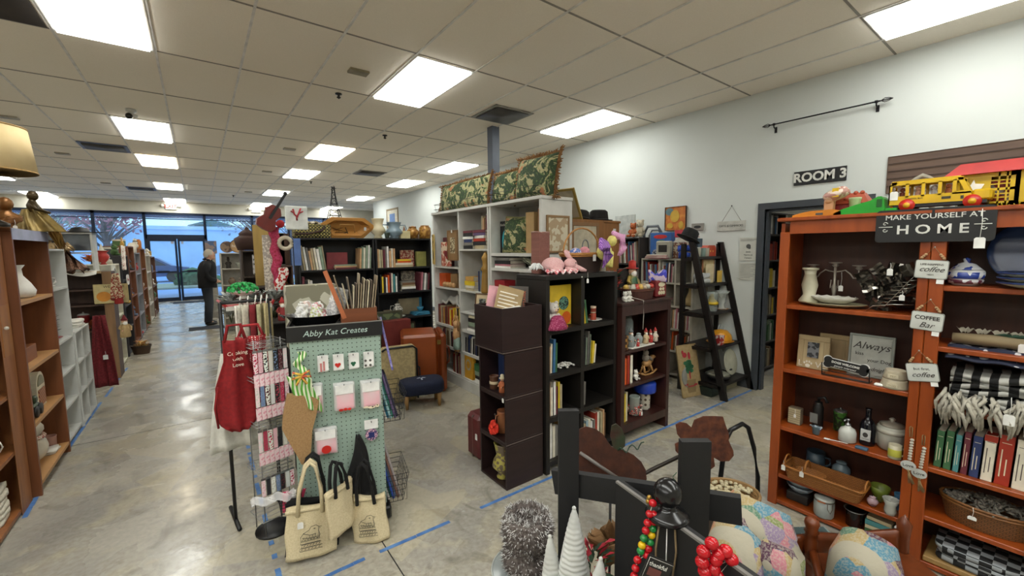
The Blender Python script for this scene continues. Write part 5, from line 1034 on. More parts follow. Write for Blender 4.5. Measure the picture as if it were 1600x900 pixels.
boxg('yellow_game_box','yellow game box with round black emblem near the floor','box',w1 .w(.80,.02,.14),.18,.05,.28,m('#d09a2a','plain',.6),-PI/2,art=lambda T_,w,h,y:(blobs(T_,'round_emblem',m('#a8a28e','paper',.6),[(0,h*.6,w*.33,h*.24)],y-.001),blobs(T_,'emblem_ring',m('#c08c24','paper',.6),[(0,h*.6,w*.22,h*.16)],y-.0025)))
stack(w1,1.03,.02,.14,[('white',.04),('black',.04),('sage',.05),('green',.08)],'low in the white bookcase',g,.2,.2)
jug('jar','small red jar at the floor end of the white bookcase','jar',w1 .w(1.22,.04,.14),.1,'crock',m('#9c2c2a','plain',.4),.8)
T_=thing('hanging_doll','small tan doll in blue shorts hung on the white bookcase post','doll',(2.40,4.31,.38),-PI/2)
q=B();q.sph((0,0,.40),.045,12);q.lathe([(.03,.2),(.05,.26),(.04,.34),(.02,.37)],n=12)
for s_ in(-1,1):q.tube([(s_*.04,0,.33),(s_*.06,-.01,.43),(s_*.02,0,.50)],.014,6);q.tube([(s_*.02,0,.2),(s_*.03,0,.08),(s_*.03,-.02,.04)],.018,6)
q.out('doll_body',m('#b98f62','fabric',.8),T_);q=B();q.lathe([(.055,.10),(.06,.14),(.05,.24),(.03,.27)],n=12,sy=.7);q.out('doll_shorts',m('#8fa59a','fabric',.8),T_)
q=B();q.tube([(0,0,.50),(0,.01,.66)],.002,4);q.out('hanging_cord',m('#cfc9ba','plain',.8),T_)
TOI=bpy.data.materials.new('toile_fabric');TOI.use_nodes=True
t=TOI.node_tree;N=t.nodes;L=t.links;b=N['Principled BSDF'];b.inputs['Roughness'].default_value=.9;tcn=N.new('ShaderNodeTexCoord')
c=mixc(rmp(noise(9,2,1.8),.49,.54,0,1),hx('#2f4029'),hx('#a19b72'));c=mixc(rmp(noise(26,2,2),.58,.62,0,1),c,hx('#54693a'));c=mixc(rmp(noise(9,2,.5),.64,.68,0,1),c,hx('#a5704c'));L.new(c,b.inputs['Base Color'])
FRG=m('#8f6a3e','fur',.95,h2='#6b4526',sc=60);RSTP=m('#8d8a5a','fabric',.9)
def pillow(lab,loc,rot,w,h,d=.14,fringe=True,tilt=-.12,lean=0,piping=None):
 T_=thing('pillow',lab,'pillow',loc,Euler((tilt,lean,rot)));q=B()
 def pt(u,v,s_):
  a=2*u-1;b_=2*v-1;f_=(1-a**4)*(1-b_**4);pu=1-.06*(b_*b_)*0;k=1-.09*(1-abs(b_))*0
  return(a*w/2*(1-.05*(1-b_*b_)),s_*d/2*math.sqrt(max(0,f_)),h/2+b_*h/2*(1-.05*(1-a*a)))
 for s_ in(-1,1):q.grid(lambda u,v:pt(u,v,s_),16,14)
 q.out('pillow_cover',TOI,T_)
 edge=[pt(k/12,0,0)for k in range(12)]+[pt(1,k/12,0)for k in range(12)]+[pt(1-k/12,1,0)for k in range(12)]+[pt(0,1-k/12,0)for k in range(12)]
 if fringe:
  q=B();rnd=random.Random(int(w*100));C_=V((0,0,h/2))
  for k in range(len(edge)):
   for j in range(16):
    p=V(edge[k]).lerp(V(edge[(k+1)%len(edge)]),j/7);d_=(p-C_).normalized();e=p+d_*rnd.uniform(.02,.042)+V((rnd.uniform(-.01,.01),rnd.uniform(-.018,.018),rnd.uniform(-.008,.006)));q.tube([p-d_*.005,e],[.006,.004],4)
  q.out('fringe',FRG,T_)
 else:q=B();q.tube(edge,.008,6,closed=True);q.out('piping',piping or RSTP,T_)
 return T_
def pil(px0,px1,pyb,X,h,**k):
 a=ax(px0,pyb,X);b_=ax(px1,pyb,X);return(X,(a.y+b_.y)/2,2.135),abs(a.y-b_.y)
for lab,x0,x1,h_,X,lean in(('long green toile pillow with tan fringe, left on the white bookcase',687,762,.36,2.60,0),('middle green toile pillow partly behind its neighbour',770,812,.36,2.70,0),('large green toile pillow with brown fringe, right end of the top',806,866,.40,2.58,.03)):
 P,wd=pil(x0,x1,312,X,h_);pillow(lab,P,-PI/2,wd,h_,.15,True,-.15,lean)
pillow('square green toile pillow with pale piping in the top bay',w2 .w(.33,.10,1.622),-PI/2+.2,.36,.36,.13,False,-.1,.05)
for k,(x0,x1,lab)in enumerate(((678,757,'thin black wire tray under the left fringed pillow'),(770,832,'thin black wire tray under the right fringed pillows'))):
 a=ax(x0,325,2.43).y;b_=ax(x1,312,2.43).y;q=B()
 for z in(0.004,.03,.09):s_=.0 if z<.01 else.02;q.tube([(2.46-s_,a+s_,2.135+z),(2.46-s_,b_,2.135+z),(2.76,b_,2.135+z),(2.76,a+s_,2.135+z)],.0025,4,closed=True)
 for j in range(8):y=a+(b_-a)*j/7;q.tube([(2.44,y,2.225),(2.46,y,2.14)],.0015,4)
 tag(q.out('wire_tray',m('#2a2724','plain',.4,.4)),lab,'wire tray')
boxg('book','black book with turquoise shape facing out beside the pillow','book',w2 .w(.10,.12,1.62),.17,.02,.33,m('#17181b','paper',.5),-PI/2,art=lambda T_,w,h,y:(text('Kitchens',.035,CER,T_,(0,y-.002,h*.88)),blobs(T_,'turquoise_panel',m('#2aa6b8','plain',.5),[(w*.1,h*.36,w*.3,h*.36)],y-.001)))
boxg('cardboard_roll','tan corrugated board standing right of the square pillow','cardboard',w2 .w(.62,.04,1.62),.12,.12,.38,m('#a98a5c','plain',.8),-PI/2)
foliage('dried_flowers','pale dried flowers above the tan board','flowers',w2 .w(.68,.24,1.9),.09,.16,[m('#c9c0a4','plain',.8),m('#8a8c6a','plain',.8)],60,None,.04)
boxg('side_board','brown wooden panel at the end of the pillow bay','board',w2 .w(.76,.03,1.62),.03,.3,.40,m('#8a6036','wood',.6),-PI/2)
stack(w2,.20,.02,1.47,[('white',.02,.28),('pink',.018,.28),('black',.035,.26),('grey',.03,.26)],'under the square pillow',g,.26,.2)
foliage('cellophane_bundle','clear wrapped greenery bundle on the thin white shelf','bundle',w2 .w(.58,.14,1.472),.12,.12,[m('#9fa38a','plain',.4),m('#d2d2c4','plain',.3)],60,None,.05)
boxg('red_box','plain deep red box on the white shelf behind the dark cubes','box',w2 .w(.13,.03,1.1),.18,.14,.24,m('#9a1620','plain',.6),-PI/2)
stack(w2,.16,.02,.80,[('white',.03),('pale tan',.03),('grey',.03),('white',.03),('white',.03)],'behind the dark cubes',g,.24,.2)
T_=thing('suitcase','large rust brown leather suitcase standing on its end','suitcase',(2.0,4.36,0),-.36);LE=m('#96481c','plain',.4,h2='#7c3a16',sc=3)
q=B();q.box(-.25,-.02,.01,.16,.48,.70,.03);q.out('case_body',LE,T_);q=B();q.box(.16,-.02,.01,.165,.48,.70,.0);q.box(.165,-.015,.012,.255,.475,.698,.03);q.out('case_lid',m('#843c16','plain',.4,sc=3),T_)
q=B();q.tube([(.26,.14,.30),(.30,.15,.33),(.31,.16,.42),(.30,.15,.50),(.26,.14,.53)],.012,8);q.out('handle',m('#7a3518','plain',.4),T_)
q=B()
for z in(.16,.58):q=B();q.box(.15,-.026,z,.19,-.018,z+.05);q.out('latch',m('#a58a4c','plain',.3,.7),T_)
T_=thing('suitcase','tan tweed suitcase with black edging before the leather one','suitcase',(1.70,4.23,0),-.12)
q=B();q.box(-.23,0,.01,.15,.13,.63,.03);q.out('case_body',m('#b3a074','patch',.8,h2='#a3926a',sc=50),T_)
q=B();q.tube([(-.225,0,.60),(-.19,0,.625),(.10,0,.625),(.145,0,.59),(.15,0,.04)],.011,6);q.tube([(.10,.13,.625),(.15,.13,.59),(.15,.13,.04)],.011,6);q.out('edge_trim',BLK,T_)
q=B();q.tube([(.155,.04,.24),(.19,.05,.27),(.19,.06,.36),(.155,.06,.39)],.01,6);q.out('handle',BLK,T_)
boxg('suitcase_box','maroon flat case standing behind the tweed suitcase','case',(1.92,4.92,0),.34,.12,.80,m('#6e2620','plain',.6),0)
frame('framed_picture','green landscape picture leaning behind the maroon case',(1.78,5.1,0),.55,.90,m('#4a4a38','wood',.6),m('#66704e','patch',.7,h2='#3f4a38',sc=20),0,0,.03)
T_=thing('footstool','navy oval upholstered footstool with white palm tree','footstool',(1.84,4.10,0),-.28)
q=B();
def rr(w,d,r,n=6):
 o_=[]
 for cx,cy,a0 in((w-r,d-r,0),(-w+r,d-r,PI/2),(-w+r,-d+r,PI),(w-r,-d+r,1.5*PI)):
  for k in range(n+1):a=a0+PI/2*k/n;o_.append((cx+r*math.cos(a),cy+r*math.sin(a)))
 return o_
for_r=[rr(.22,.15,.10),rr(.232,.162,.11),rr(.232,.162,.11),rr(.222,.152,.10),rr(.18,.11,.08)]
zs=[.15,.17,.245,.272,.285];n_=len(for_r[0]);vs=[(x,y,z)for R_,z in zip(for_r,zs)for x,y in R_]
q.add(vs,[(r*n_+k,r*n_+(k+1)%n_,(r+1)*n_+(k+1)%n_,(r+1)*n_+k)for r in range(4)for k in range(n_)]+[tuple(range(n_-1,-1,-1)),tuple(range(4*n_,5*n_))],True)
q.out('cushion',m('#141c36','fabric',.9,h2='#10172c'),T_)
for sx in(-.17,.17):
 for sy in(-.10,.10):q=B();q.lathe([(.016,0),(.026,.155)],(sx,sy,0),10);q.out('leg',m('#a8814e','wood',.5),T_)
blobs_=B();WP=m('#b9c3cf','paper',.7)
blobs_.box(-.008,-.05,.2855,.008,.01,.287)
for a in range(7):an=PI*(a/6);blobs_.add([(0,.015,.2856),(.05*math.cos(an)*.6,.015+.02*math.sin(an)+.012,.2856),(.055*math.cos(an),.015+.03*math.sin(an)-.008,.2856)],[(0,1,2)])
blobs_.out('palm_emblem',WP,T_)
# ---------------- dark cube stack (open towards the left)
ESP=m('#2a1a1a','woodh',.45,h2='#1f1313');EDG=m('#8a7f78','plain',.5)
cs=Fr(1.60,2.55,-PI/2)
for k in range(3):
 T_=thing('storage_cube',['espresso storage cube at the bottom of the stack','espresso storage cube with the red flower, second from bottom','espresso storage cube with blue folder, third from bottom'][k],'storage cube',(1.60,2.55,.322*k+.001),-PI/2,'stacked espresso cubes')
 for a in((0,0,0,.33,.33,.016),(0,0,.304,.33,.33,.32),(0,0,.016,.016,.33,.304),(.314,0,.016,.33,.33,.304)):q=B();q.box(*a,.001);q.out('panel',ESP,T_)
 q=B();q.box(.016,.32,.016,.314,.33,.304);q.out('back_panel',ESP,T_)
 q=B()
 for z in(.0,.3195):q.box(.3285,.0,z,.3305,.33,z+.0012)
 q.out('edge_line',EDG,T_)
T_=thing('storage_cube','espresso storage cube on top, open upward with papers','storage cube',(1.575,2.56,.968),-PI/2,'stacked espresso cubes')
for a in((0,0,0,.345,.345,.016),(0,0,.016,.016,.345,.30),(.329,0,.016,.345,.345,.30),(.016,0,.016,.329,.016,.30),(.016,.329,.016,.329,.345,.30)):q=B();q.box(*a,.001);q.out('panel',ESP,T_)
q=B();q.box(.344,.0,-.0005,.3465,.345,.0015);q.box(-.0,-.001,-.0005,.345,.0,.0015);q.out('edge_line',EDG,T_)
boxg('folder','slate blue folder standing in the third dark cube','folder',cs.w(.10,.16,.661),.17,.02,.245,m('#2c3e6c','plain',.6),-PI/2)
jug('crock','brown crock with pale rim in the third dark cube','crock',cs.w(.12,.05,.661),.095,'crock',m('#5c3a28','plain',.4),.75,band=m('#c9b99a','plain',.5))
santa('ceramic_figure','orange clay figure at the right of the third cube','figure',cs.w(.22,.05,.661),.13,m('#b5643a','plain',.6),m('#d8c9a8','plain',.6),-PI/2,beard=None,hatcone=False)
T_=jug('face_mug','brown clay face jug in the second dark cube','jug',cs.w(.16,.10,.339),.16,'crock',m('#8a5232','plain',.5,h2='#a87048'),.62,True,rot=PI)
q=B()
for s_ in(-1,1):q.sph((s_*.025,-.068,.11),.011,8)
q.out('face_eyes',m('#2c1a12','plain',.5),T_)
T_=thing('fabric_flower','bright red orange fabric flowers before the face jug','flower',cs.w(.17,.02,.345),0)
for cx,cz,r_ in((0.0,.055,.05),(.03,.03,.038)):
 q=B()
 for k in range(9):a=k*2*PI/9;q.grid(lambda u,v:(-.008*math.sin(PI*v)+(.01-.02*v)*0-.01*k%.01,cx*1-.0+r_*(.2+.8*v)*math.cos(a+(u-.5)*.9),cz+r_*(.2+.8*v)*math.sin(a+(u-.5)*.9)),4,4,True,(-.012,0,0))
 q.out('petals',m('#e0331c','fabric',.7),T_)
jug('vase','tall bulging vase with yellow green painted leaves, bottom cube','vase',cs.w(.19,.07,.017),.26,'belly',m('#6a5a48','patch',.35,h2='#a59a4a',sc=50),.75)
T_=COL.objects[0]
q=B();q.ext([(-.01,-.03),(.01,-.03),(.01,-.006),(.005,0),(-.005,0),(-.01,-.006)],-.0006,.0006);tag(q.out('price_ticket',TAGM,None,cs.w(.312,-.012,.655),-PI/2),'white price ticket hanging on the dark cube edge','price tag')
def sheet(lab,loc,rot,w,h,c_,art=None,tilt=-.25,lean=0,th=.006,nm='folder',cat='folder'):
 T_=thing(nm,lab,cat,loc,Euler((tilt,lean,rot)));q=B();q.box(-w/2,0,0,w/2,th,h,.001);q.out('sheet',m(c_,'paper',.6),T_)
 if art:art(T_,w,h)
 return T_
def art_lines(T_,w,h):
 q=B()
 for k in range(7):z=h*(.12+.11*k);q.box(-w*.4,-.0015,z,w*.4*(.5+.5*((k*37)%5)/4),0,z+h*.035)
 q.out('white_script',m('#efe9da','paper',.6),T_)
sheet('tan folder with white brushed lettering leaning in the top cube',(1.70,2.36,1.17),-.45,.19,.23,'#a88f66',art_lines,-.2,.28)
sheet('pink card behind the tan folder in the top cube',(1.68,2.42,1.16),-.3,.20,.235,'#e0a6b0',None,-.15,.22,.003,'card','card')
sheet('grey print with orange lettering at the right in the top cube',(1.85,2.40,1.19),-.35,.15,.20,'#5a5450',lambda T_,w,h:text('OTTAWA',.03,m('#d8683a','plain',.5),T_,(w*.3,-.002,h*.5),(PI/2,-PI/2,0)),-.1,.08,.008,'print','print')
for k in range(3):q=B();q.box(-.10,-.06,0,.10,.06,.013,.003);tag(q.out('newspaper_bundle',m(['#8f989b','#c9c9c4','#a6a49c'][k],'stripe',.7,h2='#e2e2dd',sc=90),None,(1.72,2.36,1.19+.022*(2-k)),(.12,-.12,-.4+.12*k)),f"folded newspaper in the top cube, {['top', 'middle', 'bottom'][k]} one",'newspaper','newspapers in the top cube')
T_=thing('hard_case','dark red hard travel case on the floor behind the cubes','case',(1.66,2.66,0),.0);q=B();q.box(0,0,0,.34,.20,.36,.03);q.out('case_body',m('#5c1a1c','plain',.4),T_);q=B();q.box(-.001,.10,.01,.341,.104,.35);q.out('seam',m('#9a8a80','plain',.4,.5),T_);ptag(T_,(-.004,.04,.22),.03,.05,0,PI/2)
# ---------------- black cube shelf
U,k1=unit('cube_shelf','black eight cube shelf with pink plush and basket on top','shelf unit',1.945,2.20,0,.775,.34,1.47,[.09,.42,.745,1.075],m('#17130f','wood',.5,h2='#110e0c'),.035,divs=(.375,),bmat=m('#0f0d0c','plain',.6))
U['label']='tall black cube shelf with pink plush and basket on top'
q=B();q.lathe([(.006,0),(.006,.003)],n=10);q.T=None;o=q.out('cam_cover',CER,U,(.36,-.001,1.445),(PI/2,0,0));ptag(U,(.42,-.004,1.43),.022,.034,.05)
boxg('picture_book','large yellow orange picture book standing in the upper left cube','book',k1 .w(.24,.10,1.076),.22,.015,.31,m('#d9b82e','plain',.5),0,art=lambda T_,w,h,y:(blobs(T_,'orange_shape',m('#d9651f','plain',.5),[(w*.25,h*.18,w*.22,h*.16)],y-.001),blobs(T_,'patterned_square',m('#5f8a78','patch',.5,h2='#1d2a2a',sc=120),[(w*.12,h*.55,w*.24,h*.17)],y-.002)))
boxg('book','grey landscape book left of the yellow picture book','book',k1 .w(.09,.12,1.076),.1,.015,.31,m('#7a8478','patch',.6,h2='#3a4038',sc=40),0)
bear('doll','doll in white blouse and magenta skirt in the upper left cube','doll',k1 .w(.12,.06,1.076),.20,m('#cfc8c2','fabric',.9),0,snout=m('#d9b89a','plain',.6))
COL.objects[-1];
q=B();q.lathe([(.09,0),(.085,.02),(.05,.09),(.03,.1)],n=14,sy=.6);tag(q.out('skirt',m('#8e2a52','dots',.9,h2='#c97a9a',sc=90),None,k1 .w(.11,.0,1.077)),'magenta patterned doll skirt spread on the cube floor','doll skirt')
boxg('toy','small orange toy at the front of the upper left cube','toy',k1 .w(.2,.01,1.076),.06,.03,.018,m('#e08a2a','plain',.5),0)
boxg('book','dark red book standing face out in the upper right cube','book',k1 .w(.47,.20,1.076),.14,.02,.24,m('#7c2d28','plain',.6),0)
bookrow(k1,.41,.475,.03,1.076,(.17,.22),['cream','yellow','green'],'in the upper right cube','books in black cube shelf',(.014,.022),.16,-.14)
mug('stacked red and cream diner mug, upper one',k1 .w(.60,.10,1.137),.055,m('#c9b49a','plain',.4),.4,'stacked diner mugs',m('#8c3a28','plain',.4));mug('red brown diner mug, lower one of the pair',k1 .w(.60,.10,1.080),.055,m('#a8442c','plain',.4),2.6,'stacked diner mugs')
plate('small white saucer under the diner mugs',k1 .w(.6,.1,1.0755),.07,CER)
bookrow(k1,.045,.15,.03,.746,(.2,.25),['peach','cream','blue','green'],'in the middle left cube','books in black cube shelf',(.018,.028),.17,.03)
frame('photo_frame','thin white frame standing behind books in the middle left cube',k1 .w(.15,.22,.746),.2,.27,m('#b9bcc0','plain',.4),m('#17171a','plain',.4),0,0,.01)
q=B();rnd=random.Random(12)
for k in range(60):a=rnd.uniform(0,6.28);r_=rnd.uniform(0,.07);q.sph((r_*1.3*math.cos(a),r_*.8*math.sin(a),.012+(.07-r_)*.5*rnd.random()),.012,6,sz=.6)
tag(q.out('shell_pile',m('#d6d3cc','plain',.3),None,k1 .w(.27,.09,.746)),'heap of pale shell flowers in the middle left cube','shells');COL.objects[-1]['kind']='stuff'
bookrow(k1,.42,.50,.03,.746,(.2,.27),['black','sage','grey'],'leaning in the middle right cube','books in black cube shelf',(.012,.018),.17,.05)
bookrow(k1,.505,.56,.03,.746,(.15,.2),['yellow','cream'],'at front of the middle right cube','books in black cube shelf',(.02,.026),.17,.1)
bookrow(k1,.045,.20,.03,.421,(.2,.27),['peach','cream','white','maroon','yellow','tan','grey'],'in the third row left cube','books in black cube shelf',(.016,.028),.17)
bookrow(k1,.42,.45,.03,.421,(.16,.2),['grey'],'alone in the third row right cube','books in black cube shelf',(.016,.018),.17,.04)
bookrow(k1,.045,.20,.03,.091,(.2,.28),['yellow','white','cream','grey','red','ochre'],'in the bottom left cube','books in black cube shelf',(.018,.03),.17)
bookrow(k1,.42,.70,.03,.091,(.17,.24),['tan','pale blue','cream','white','grey','red','cream','tan','peach','brown','green'],'in the bottom right cube','books in black cube shelf',(.018,.03),.17)
ZK=1.471
T_=thing('plush_bunny','pale pink plush rabbit lying on cube shelf top','plush toy',(2.20,2.36,ZK),-.3,None,.88);q=B();PF=m('#dfa9ac','fur',.95,h2='#e8c4c2')
q.sph((-.04,0,.07),.085,14,sz=.85,sx=1.25);q.sph((.12,-.02,.08),.052,12,sx=1.2);q.tube([(.13,-.02,.11),(.10,0,.17),(.08,.01,.20)],[.018,.028,.012],8);q.tube([(.15,-.04,.06),(.21,-.06,.03),(.25,-.07,.02)],[.025,.022,.01],8);q.tube([(-.08,-.05,.03),(.0,-.11,.03)],[.035,.025],8);q.tube([(.05,-.06,.03),(.13,-.11,.025)],[.03,.02],8)
q.out('plush_body',PF,T_);q=B();q.sph((.15,-.065,.09),.006,6);q.out('eye',BLK,T_)
q=B();q.grid(lambda u,v:(-.16+.26*u,-.12+.08*v,.014+.012*math.sin(u*26)+.01*math.sin(v*9)),26,6,True,(0,0,-.01));tag(q.out('pink_lace',m('#d9626e','patch',.5,h2='#f0d9da',sc=90),None,(2.2,2.35,ZK+.005),-.05),'pink sequined lace cloth under the plush rabbit','cloth')
q=B();rnd=random.Random(1)
for k in range(40):a=rnd.uniform(0,6.28);q.tube([(0,0,.04),(.03*math.cos(a),.03*math.sin(a),.06+.02*rnd.random()),(.055*math.cos(a),.055*math.sin(a),.03+.03*rnd.random())],[.005,.008,.004],4)
tag(q.out('gift_bow',m('#e2e4e4','plain',.4),None,(1.99,2.36,ZK)),'crumpled white ribbon bow at left end of cube shelf top','bow')
T_=thing('woven_letter_box','tall dusty rose woven rattan holder behind the rabbit','basket',(2.13,2.62,ZK-.16+.0),.1)
T_.location=(2.12,2.46,ZK);T_.scale=(1.1,1,1.15);q=B();RT=m('#8a5a50','weave',.7,h2='#3a201c',sc=60)
for a in((-.055,-.04,.055,-.03),(-.055,.03,.055,.04),(-.055,-.03,-.045,.03),(.045,-.03,.055,.03)):q.box(a[0],a[1],0,a[2],a[3],.27)
q.out('woven_sides',RT,T_);q=B();q.tube([(-.055,-.035,.275),(0,-.035,.262),(.055,-.035,.275),(.055,.035,.275),(0,.035,.262),(-.055,.035,.275)],.006,6,closed=True);q.out('rim',m('#8f6a5c','wood',.5),T_)
T_=oval_basket('large dark wicker basket with honey braided rim and hoop handle',(2.485,2.37,ZK),.42,.27,.15,m('#35201a','weave',.7,h2='#150c0a',sc=50),m('#b07a3c','wood',.5),0,'hoop',None,.8,0,.2);ptag(T_,(-.02,-.15,.14),.035,.05,0)
for k in range(2):q=B();q.tube([(.212*math.cos(a*PI/16),.138*math.sin(a*PI/16),.145+.006*math.sin(a*2+k*PI))for a in range(32)],.008,6,closed=True);q.out('braided_rim',m('#b07a3c','wood',.5),T_)
q=B();q.sph((0,0,.04),.045,12);tag(q.out('yarn_ball',m('#d9929c','fur',.9),None,(2.47,2.33,1.59)),'pink yarn ball in the wicker basket','yarn');q=B();q.sph((0,0,.03),.04,12,sx=1.4);tag(q.out('yarn_ball',m('#5b74b4','patch',.9,h2='#d9c9d4',sc=60),None,(2.39,2.35,1.595)),'blue and pink patterned bundle in the wicker basket','yarn')
T_=thing('toy_pony','purple and pink maned plush pony hung over the basket','plush toy',(2.58,2.22,1.60),.2)
q=B();q.sph((.0,0,.02),.05,12,sx=1.3);q.sph((.06,-.02,.09),.035,10);q.tube([(.02,-.01,.02),(-.01,-.03,-.06)],[.022,.018],8);q.tube([(.06,-.01,.02),(.03,-.03,-.07)],[.022,.016],8);q.out('pony_body',m('#d9cf7a','fabric',.8),T_)
for cols_,nm,x0,mm in(('purple_mane','p',-.05,m('#7a3fa8','zig',.7,h2='#b98ad0',sc=30)),('pink_mane','k',.09,m('#dc8fc4','zig',.7,h2='#e8b8d8',sc=30))):
 q=B()
 for k in range(6):o_=.012*k;q.tube([(x0-.03+o_,-.03,.10-.004*k),(x0-.06+o_*1.3,-.05,.05),(x0-.02+o_,-.06,-.0),(x0-.045+o_*1.2,-.055,-.07+.01*k)]if nm=='p' else[(x0-.04+o_,-.03,.14-.006*k),(x0+.03+o_*.6,-.05,.12),(x0+.045+o_*.5,-.055,.05),(x0+.015+o_*.7,-.05,.0+.004*k),(x0+.05+o_*.4,-.05,.02)],[.014,.019,.017,.006]if nm=='p' else[.014,.019,.018,.014,.005],7)
 q.out(cols_,mm,T_)
T_.scale=(1.35,1.1,1.3)
foliage('tiny_tree','small frosted white and green tree at right end of cube top','tree ornament',(2.69,2.45,ZK),.045,.15,[m('#31503a','plain',.8),m('#e4e8e4','plain',.7)],60,None,.03)
santa('figurine','small white and gold figurine right of the wicker basket','figurine',(2.66,2.30,ZK),.12,m('#cfcabb','plain',.6),m('#a5814a','plain',.6),0)
# ===== CABINET, LADDER, WALL SHELVES, MAN
CHR=m('#3a1d18','wood',.4,h2='#2a1411')
U,n1=unit('cabinet','dark cherry three shelf cabinet right of the black cube shelf','cabinet',2.735,2.165,0,.69,.32,1.21,[.17,.50,.80],CHR,.024,sidet=.045,topo=.018)
for a in((.0,-.006,.045),(.645,-.006,.69)):q=B();q.box(a[0],-.006,0,a[2],0,1.186);q.out('front_stile',CHR,U)
for z0,z1 in((1.10,1.186),(.10,.17)):q=B();q.box(.045,-.005,z0,.645,0,z1);q.out('front_rail',CHR,U)
bookrow(n1,.055,.20,.03,.50,(.22,.26),['orange','orange','red','cream','cream'],'on the middle shelf of the cherry cabinet','books in cherry cabinet',(.028,.04),.18)
bookrow(n1,.055,.15,.03,.17,(.22,.26),['cream','yellow','yellow','pale tan','grey'],'on the bottom shelf of the cherry cabinet','books in cherry cabinet',(.018,.028),.18)
T_=thing('rocking_horse','small tan rocking horse with grey teddy rider','figurine',n1 .w(.50,.08,.505),0);WD=m('#b0834e','wood',.5)
q=B();q.tube([(-.11,0,.025),(-.06,0,.006),(0,0,.0),(.06,0,.006),(.12,0,.03)],.009,6);q.tube([(-.11,.05,.025),(-.06,.05,.006),(0,.05,.0),(.06,.05,.006),(.12,.05,.03)],.009,6);q.out('rocker',WD,T_)
q=B();q.sph((0,.025,.10),.035,10,sx=1.8);q.tube([(.05,.025,.11),(.085,.025,.15),(.12,.025,.14)],[.026,.02,.014],8)
for sx in(-.045,.045):
 for sy in(0,.05):q.tube([(sx,.025,.09),(sx*1.3,sy,.02)],.011,6)
q.out('horse_body',WD,T_);q=B();q.sph((-.02,.025,.155),.035,10,sz=1.1);q.sph((-.03,.015,.205),.028,10)
for s_ in(-1,1):q.sph((-.03+s_*.022,.02,.23),.01,6)
q.tube([(.0,0,.16),(.045,.0,.13)],.013,6);q.out('teddy_rider',m('#8d8478','fur',.9),T_)
bear('white_lamb','small white ceramic lamb beside the red books','figurine',n1 .w(.29,.07,.503),.09,CER,0)
T_=jug('canister','white canister with cow pattern and cobalt blue lid','canister',n1 .w(.50,.12,.172),.20,'crock',m('#c9c4b6','dots',.4,h2='#4a3a2c',sc=22),.56);q=B();q.lathe([(.095,.165),(.10,.175),(.10,.25),(.085,.265),(.03,.27),(.03,.285),(.001,.29)],n=20);q.out('blue_lid',m('#1c3fae','plain',.3),T_)
T_=jug('glass_jar','ribbed glass pail filled with wrapped red white candies','jar',n1 .w(.31,.09,.172),.17,'crock',glass('#b9c4bd',.05,.45),.6)
q=B();rnd=random.Random(4)
for k in range(70):a=rnd.uniform(0,6.28);r_=.065*math.sqrt(rnd.random());q.sph((r_*math.cos(a),r_*math.sin(a),.015+.075*rnd.random()),.011,6)
q.out('candies',m('#c9b4a8','patch',.5,h2='#b0302c',sc=120),T_);ptag(T_,(.0,-.08,.05),.02,.035,.04)
q=B();q.box(-.16,-.06,0,.16,.08,.012,.003);tag(q.out('white_stand',CER,None,n1 .w(.32,.07,.801)),'flat white tray under the candy santas','tray')
T_=jug('candle_holder','amber bear painted glass candle holder in the cabinet','candle holder',n1 .w(.10,.05,.802),.12,'crock',m('#b98a44','check',.5,h2='#3a2418',sc=40),.62)
T_=jug('glass_lantern','tall clear glass bottle lantern in the top cabinet shelf','lantern',n1 .w(.28,.16,.802),.26,'jar',glass('#9aa6a6',.05,.4),.5)
T_=jug('glass_jar','small round clear jar beside the glass lantern','jar',n1 .w(.34,.08,.815),.10,'ginger',glass('#c4cccc',.05,.45),.8)
for k,(x,h_,c_,lab)in enumerate(((.19,.17,'#8d9290','tall silver grey nutcracker figure in the cabinet'),(.40,.14,'#c9b08a','tan coated santa figure in the cabinet'),(.47,.12,'#b02c26','red santa figure in the cabinet'),(.54,.13,'#d8cdbc','white snow figure at right of the cabinet shelf'),(.25,.07,'#b03030','tiny red figure on the flat white tray'))):
 santa('figurine',lab,'figurine',n1 .w(x,.05 if k!=4 else.02,.815),h_,m(c_,'plain',.5),m('#a82a26' if k!=0 else '#6a6f70','plain',.5),0)
ZT=1.211
T_=oval_basket('low brown rattan basket heaped with ornaments on cherry cabinet',(3.12,2.30,ZT),.36,.24,.09,m('#4a2418','weave',.7,h2='#2a120c',sc=60),m('#5a3020','wood',.5),0,None,taper=.9)
rnd=random.Random(10)
for k in range(12):
 c_,n_=[('#c9c4b4','pearl'),('#c04438','red'),('#d8b25a','gold'),('#b9a48a','tan')][k%4];q=B();q.sph((0,0,0),.027,10);tag(q.out('ornament_ball',m(c_,'plain',.3),None,(2.99+.052*(k%6),2.25+.075*(k//6),ZT+.095+.01*rnd.random())),f"{n_} ornament, {ordl(k % 6)} in the {'front' if k < 6 else 'back'} of the rattan basket",'ornament','ornaments in the rattan basket')
santa('nutcracker','tall green coated nutcracker with red hat and trousers','nutcracker',(3.20,2.42,ZT),.34,m('#2f5a3a','plain',.5,h2='#c9a44a'),m('#b02a22','plain',.5),0,hatcone=False);T_=COL.objects[-1]
q=B();q.box(-.035,-.03,0,-.004,.03,.12);q.box(.004,-.03,0,.035,.03,.12);tag(q.out('red_boots',m('#c23026','plain',.5),None,(3.20,2.36,ZT)),'red lacquer boots standing before the nutcracker','figurine')
for k in range(2):
 bear('dalmatian_figure',['white spotted ceramic puppy, left of pair','white spotted ceramic puppy, right of pair'][k],'figurine',(2.83+.055*k,2.21,ZT),.09,m('#d9d6cc','dots',.4,h2='#1c1c1c',sc=110),0)
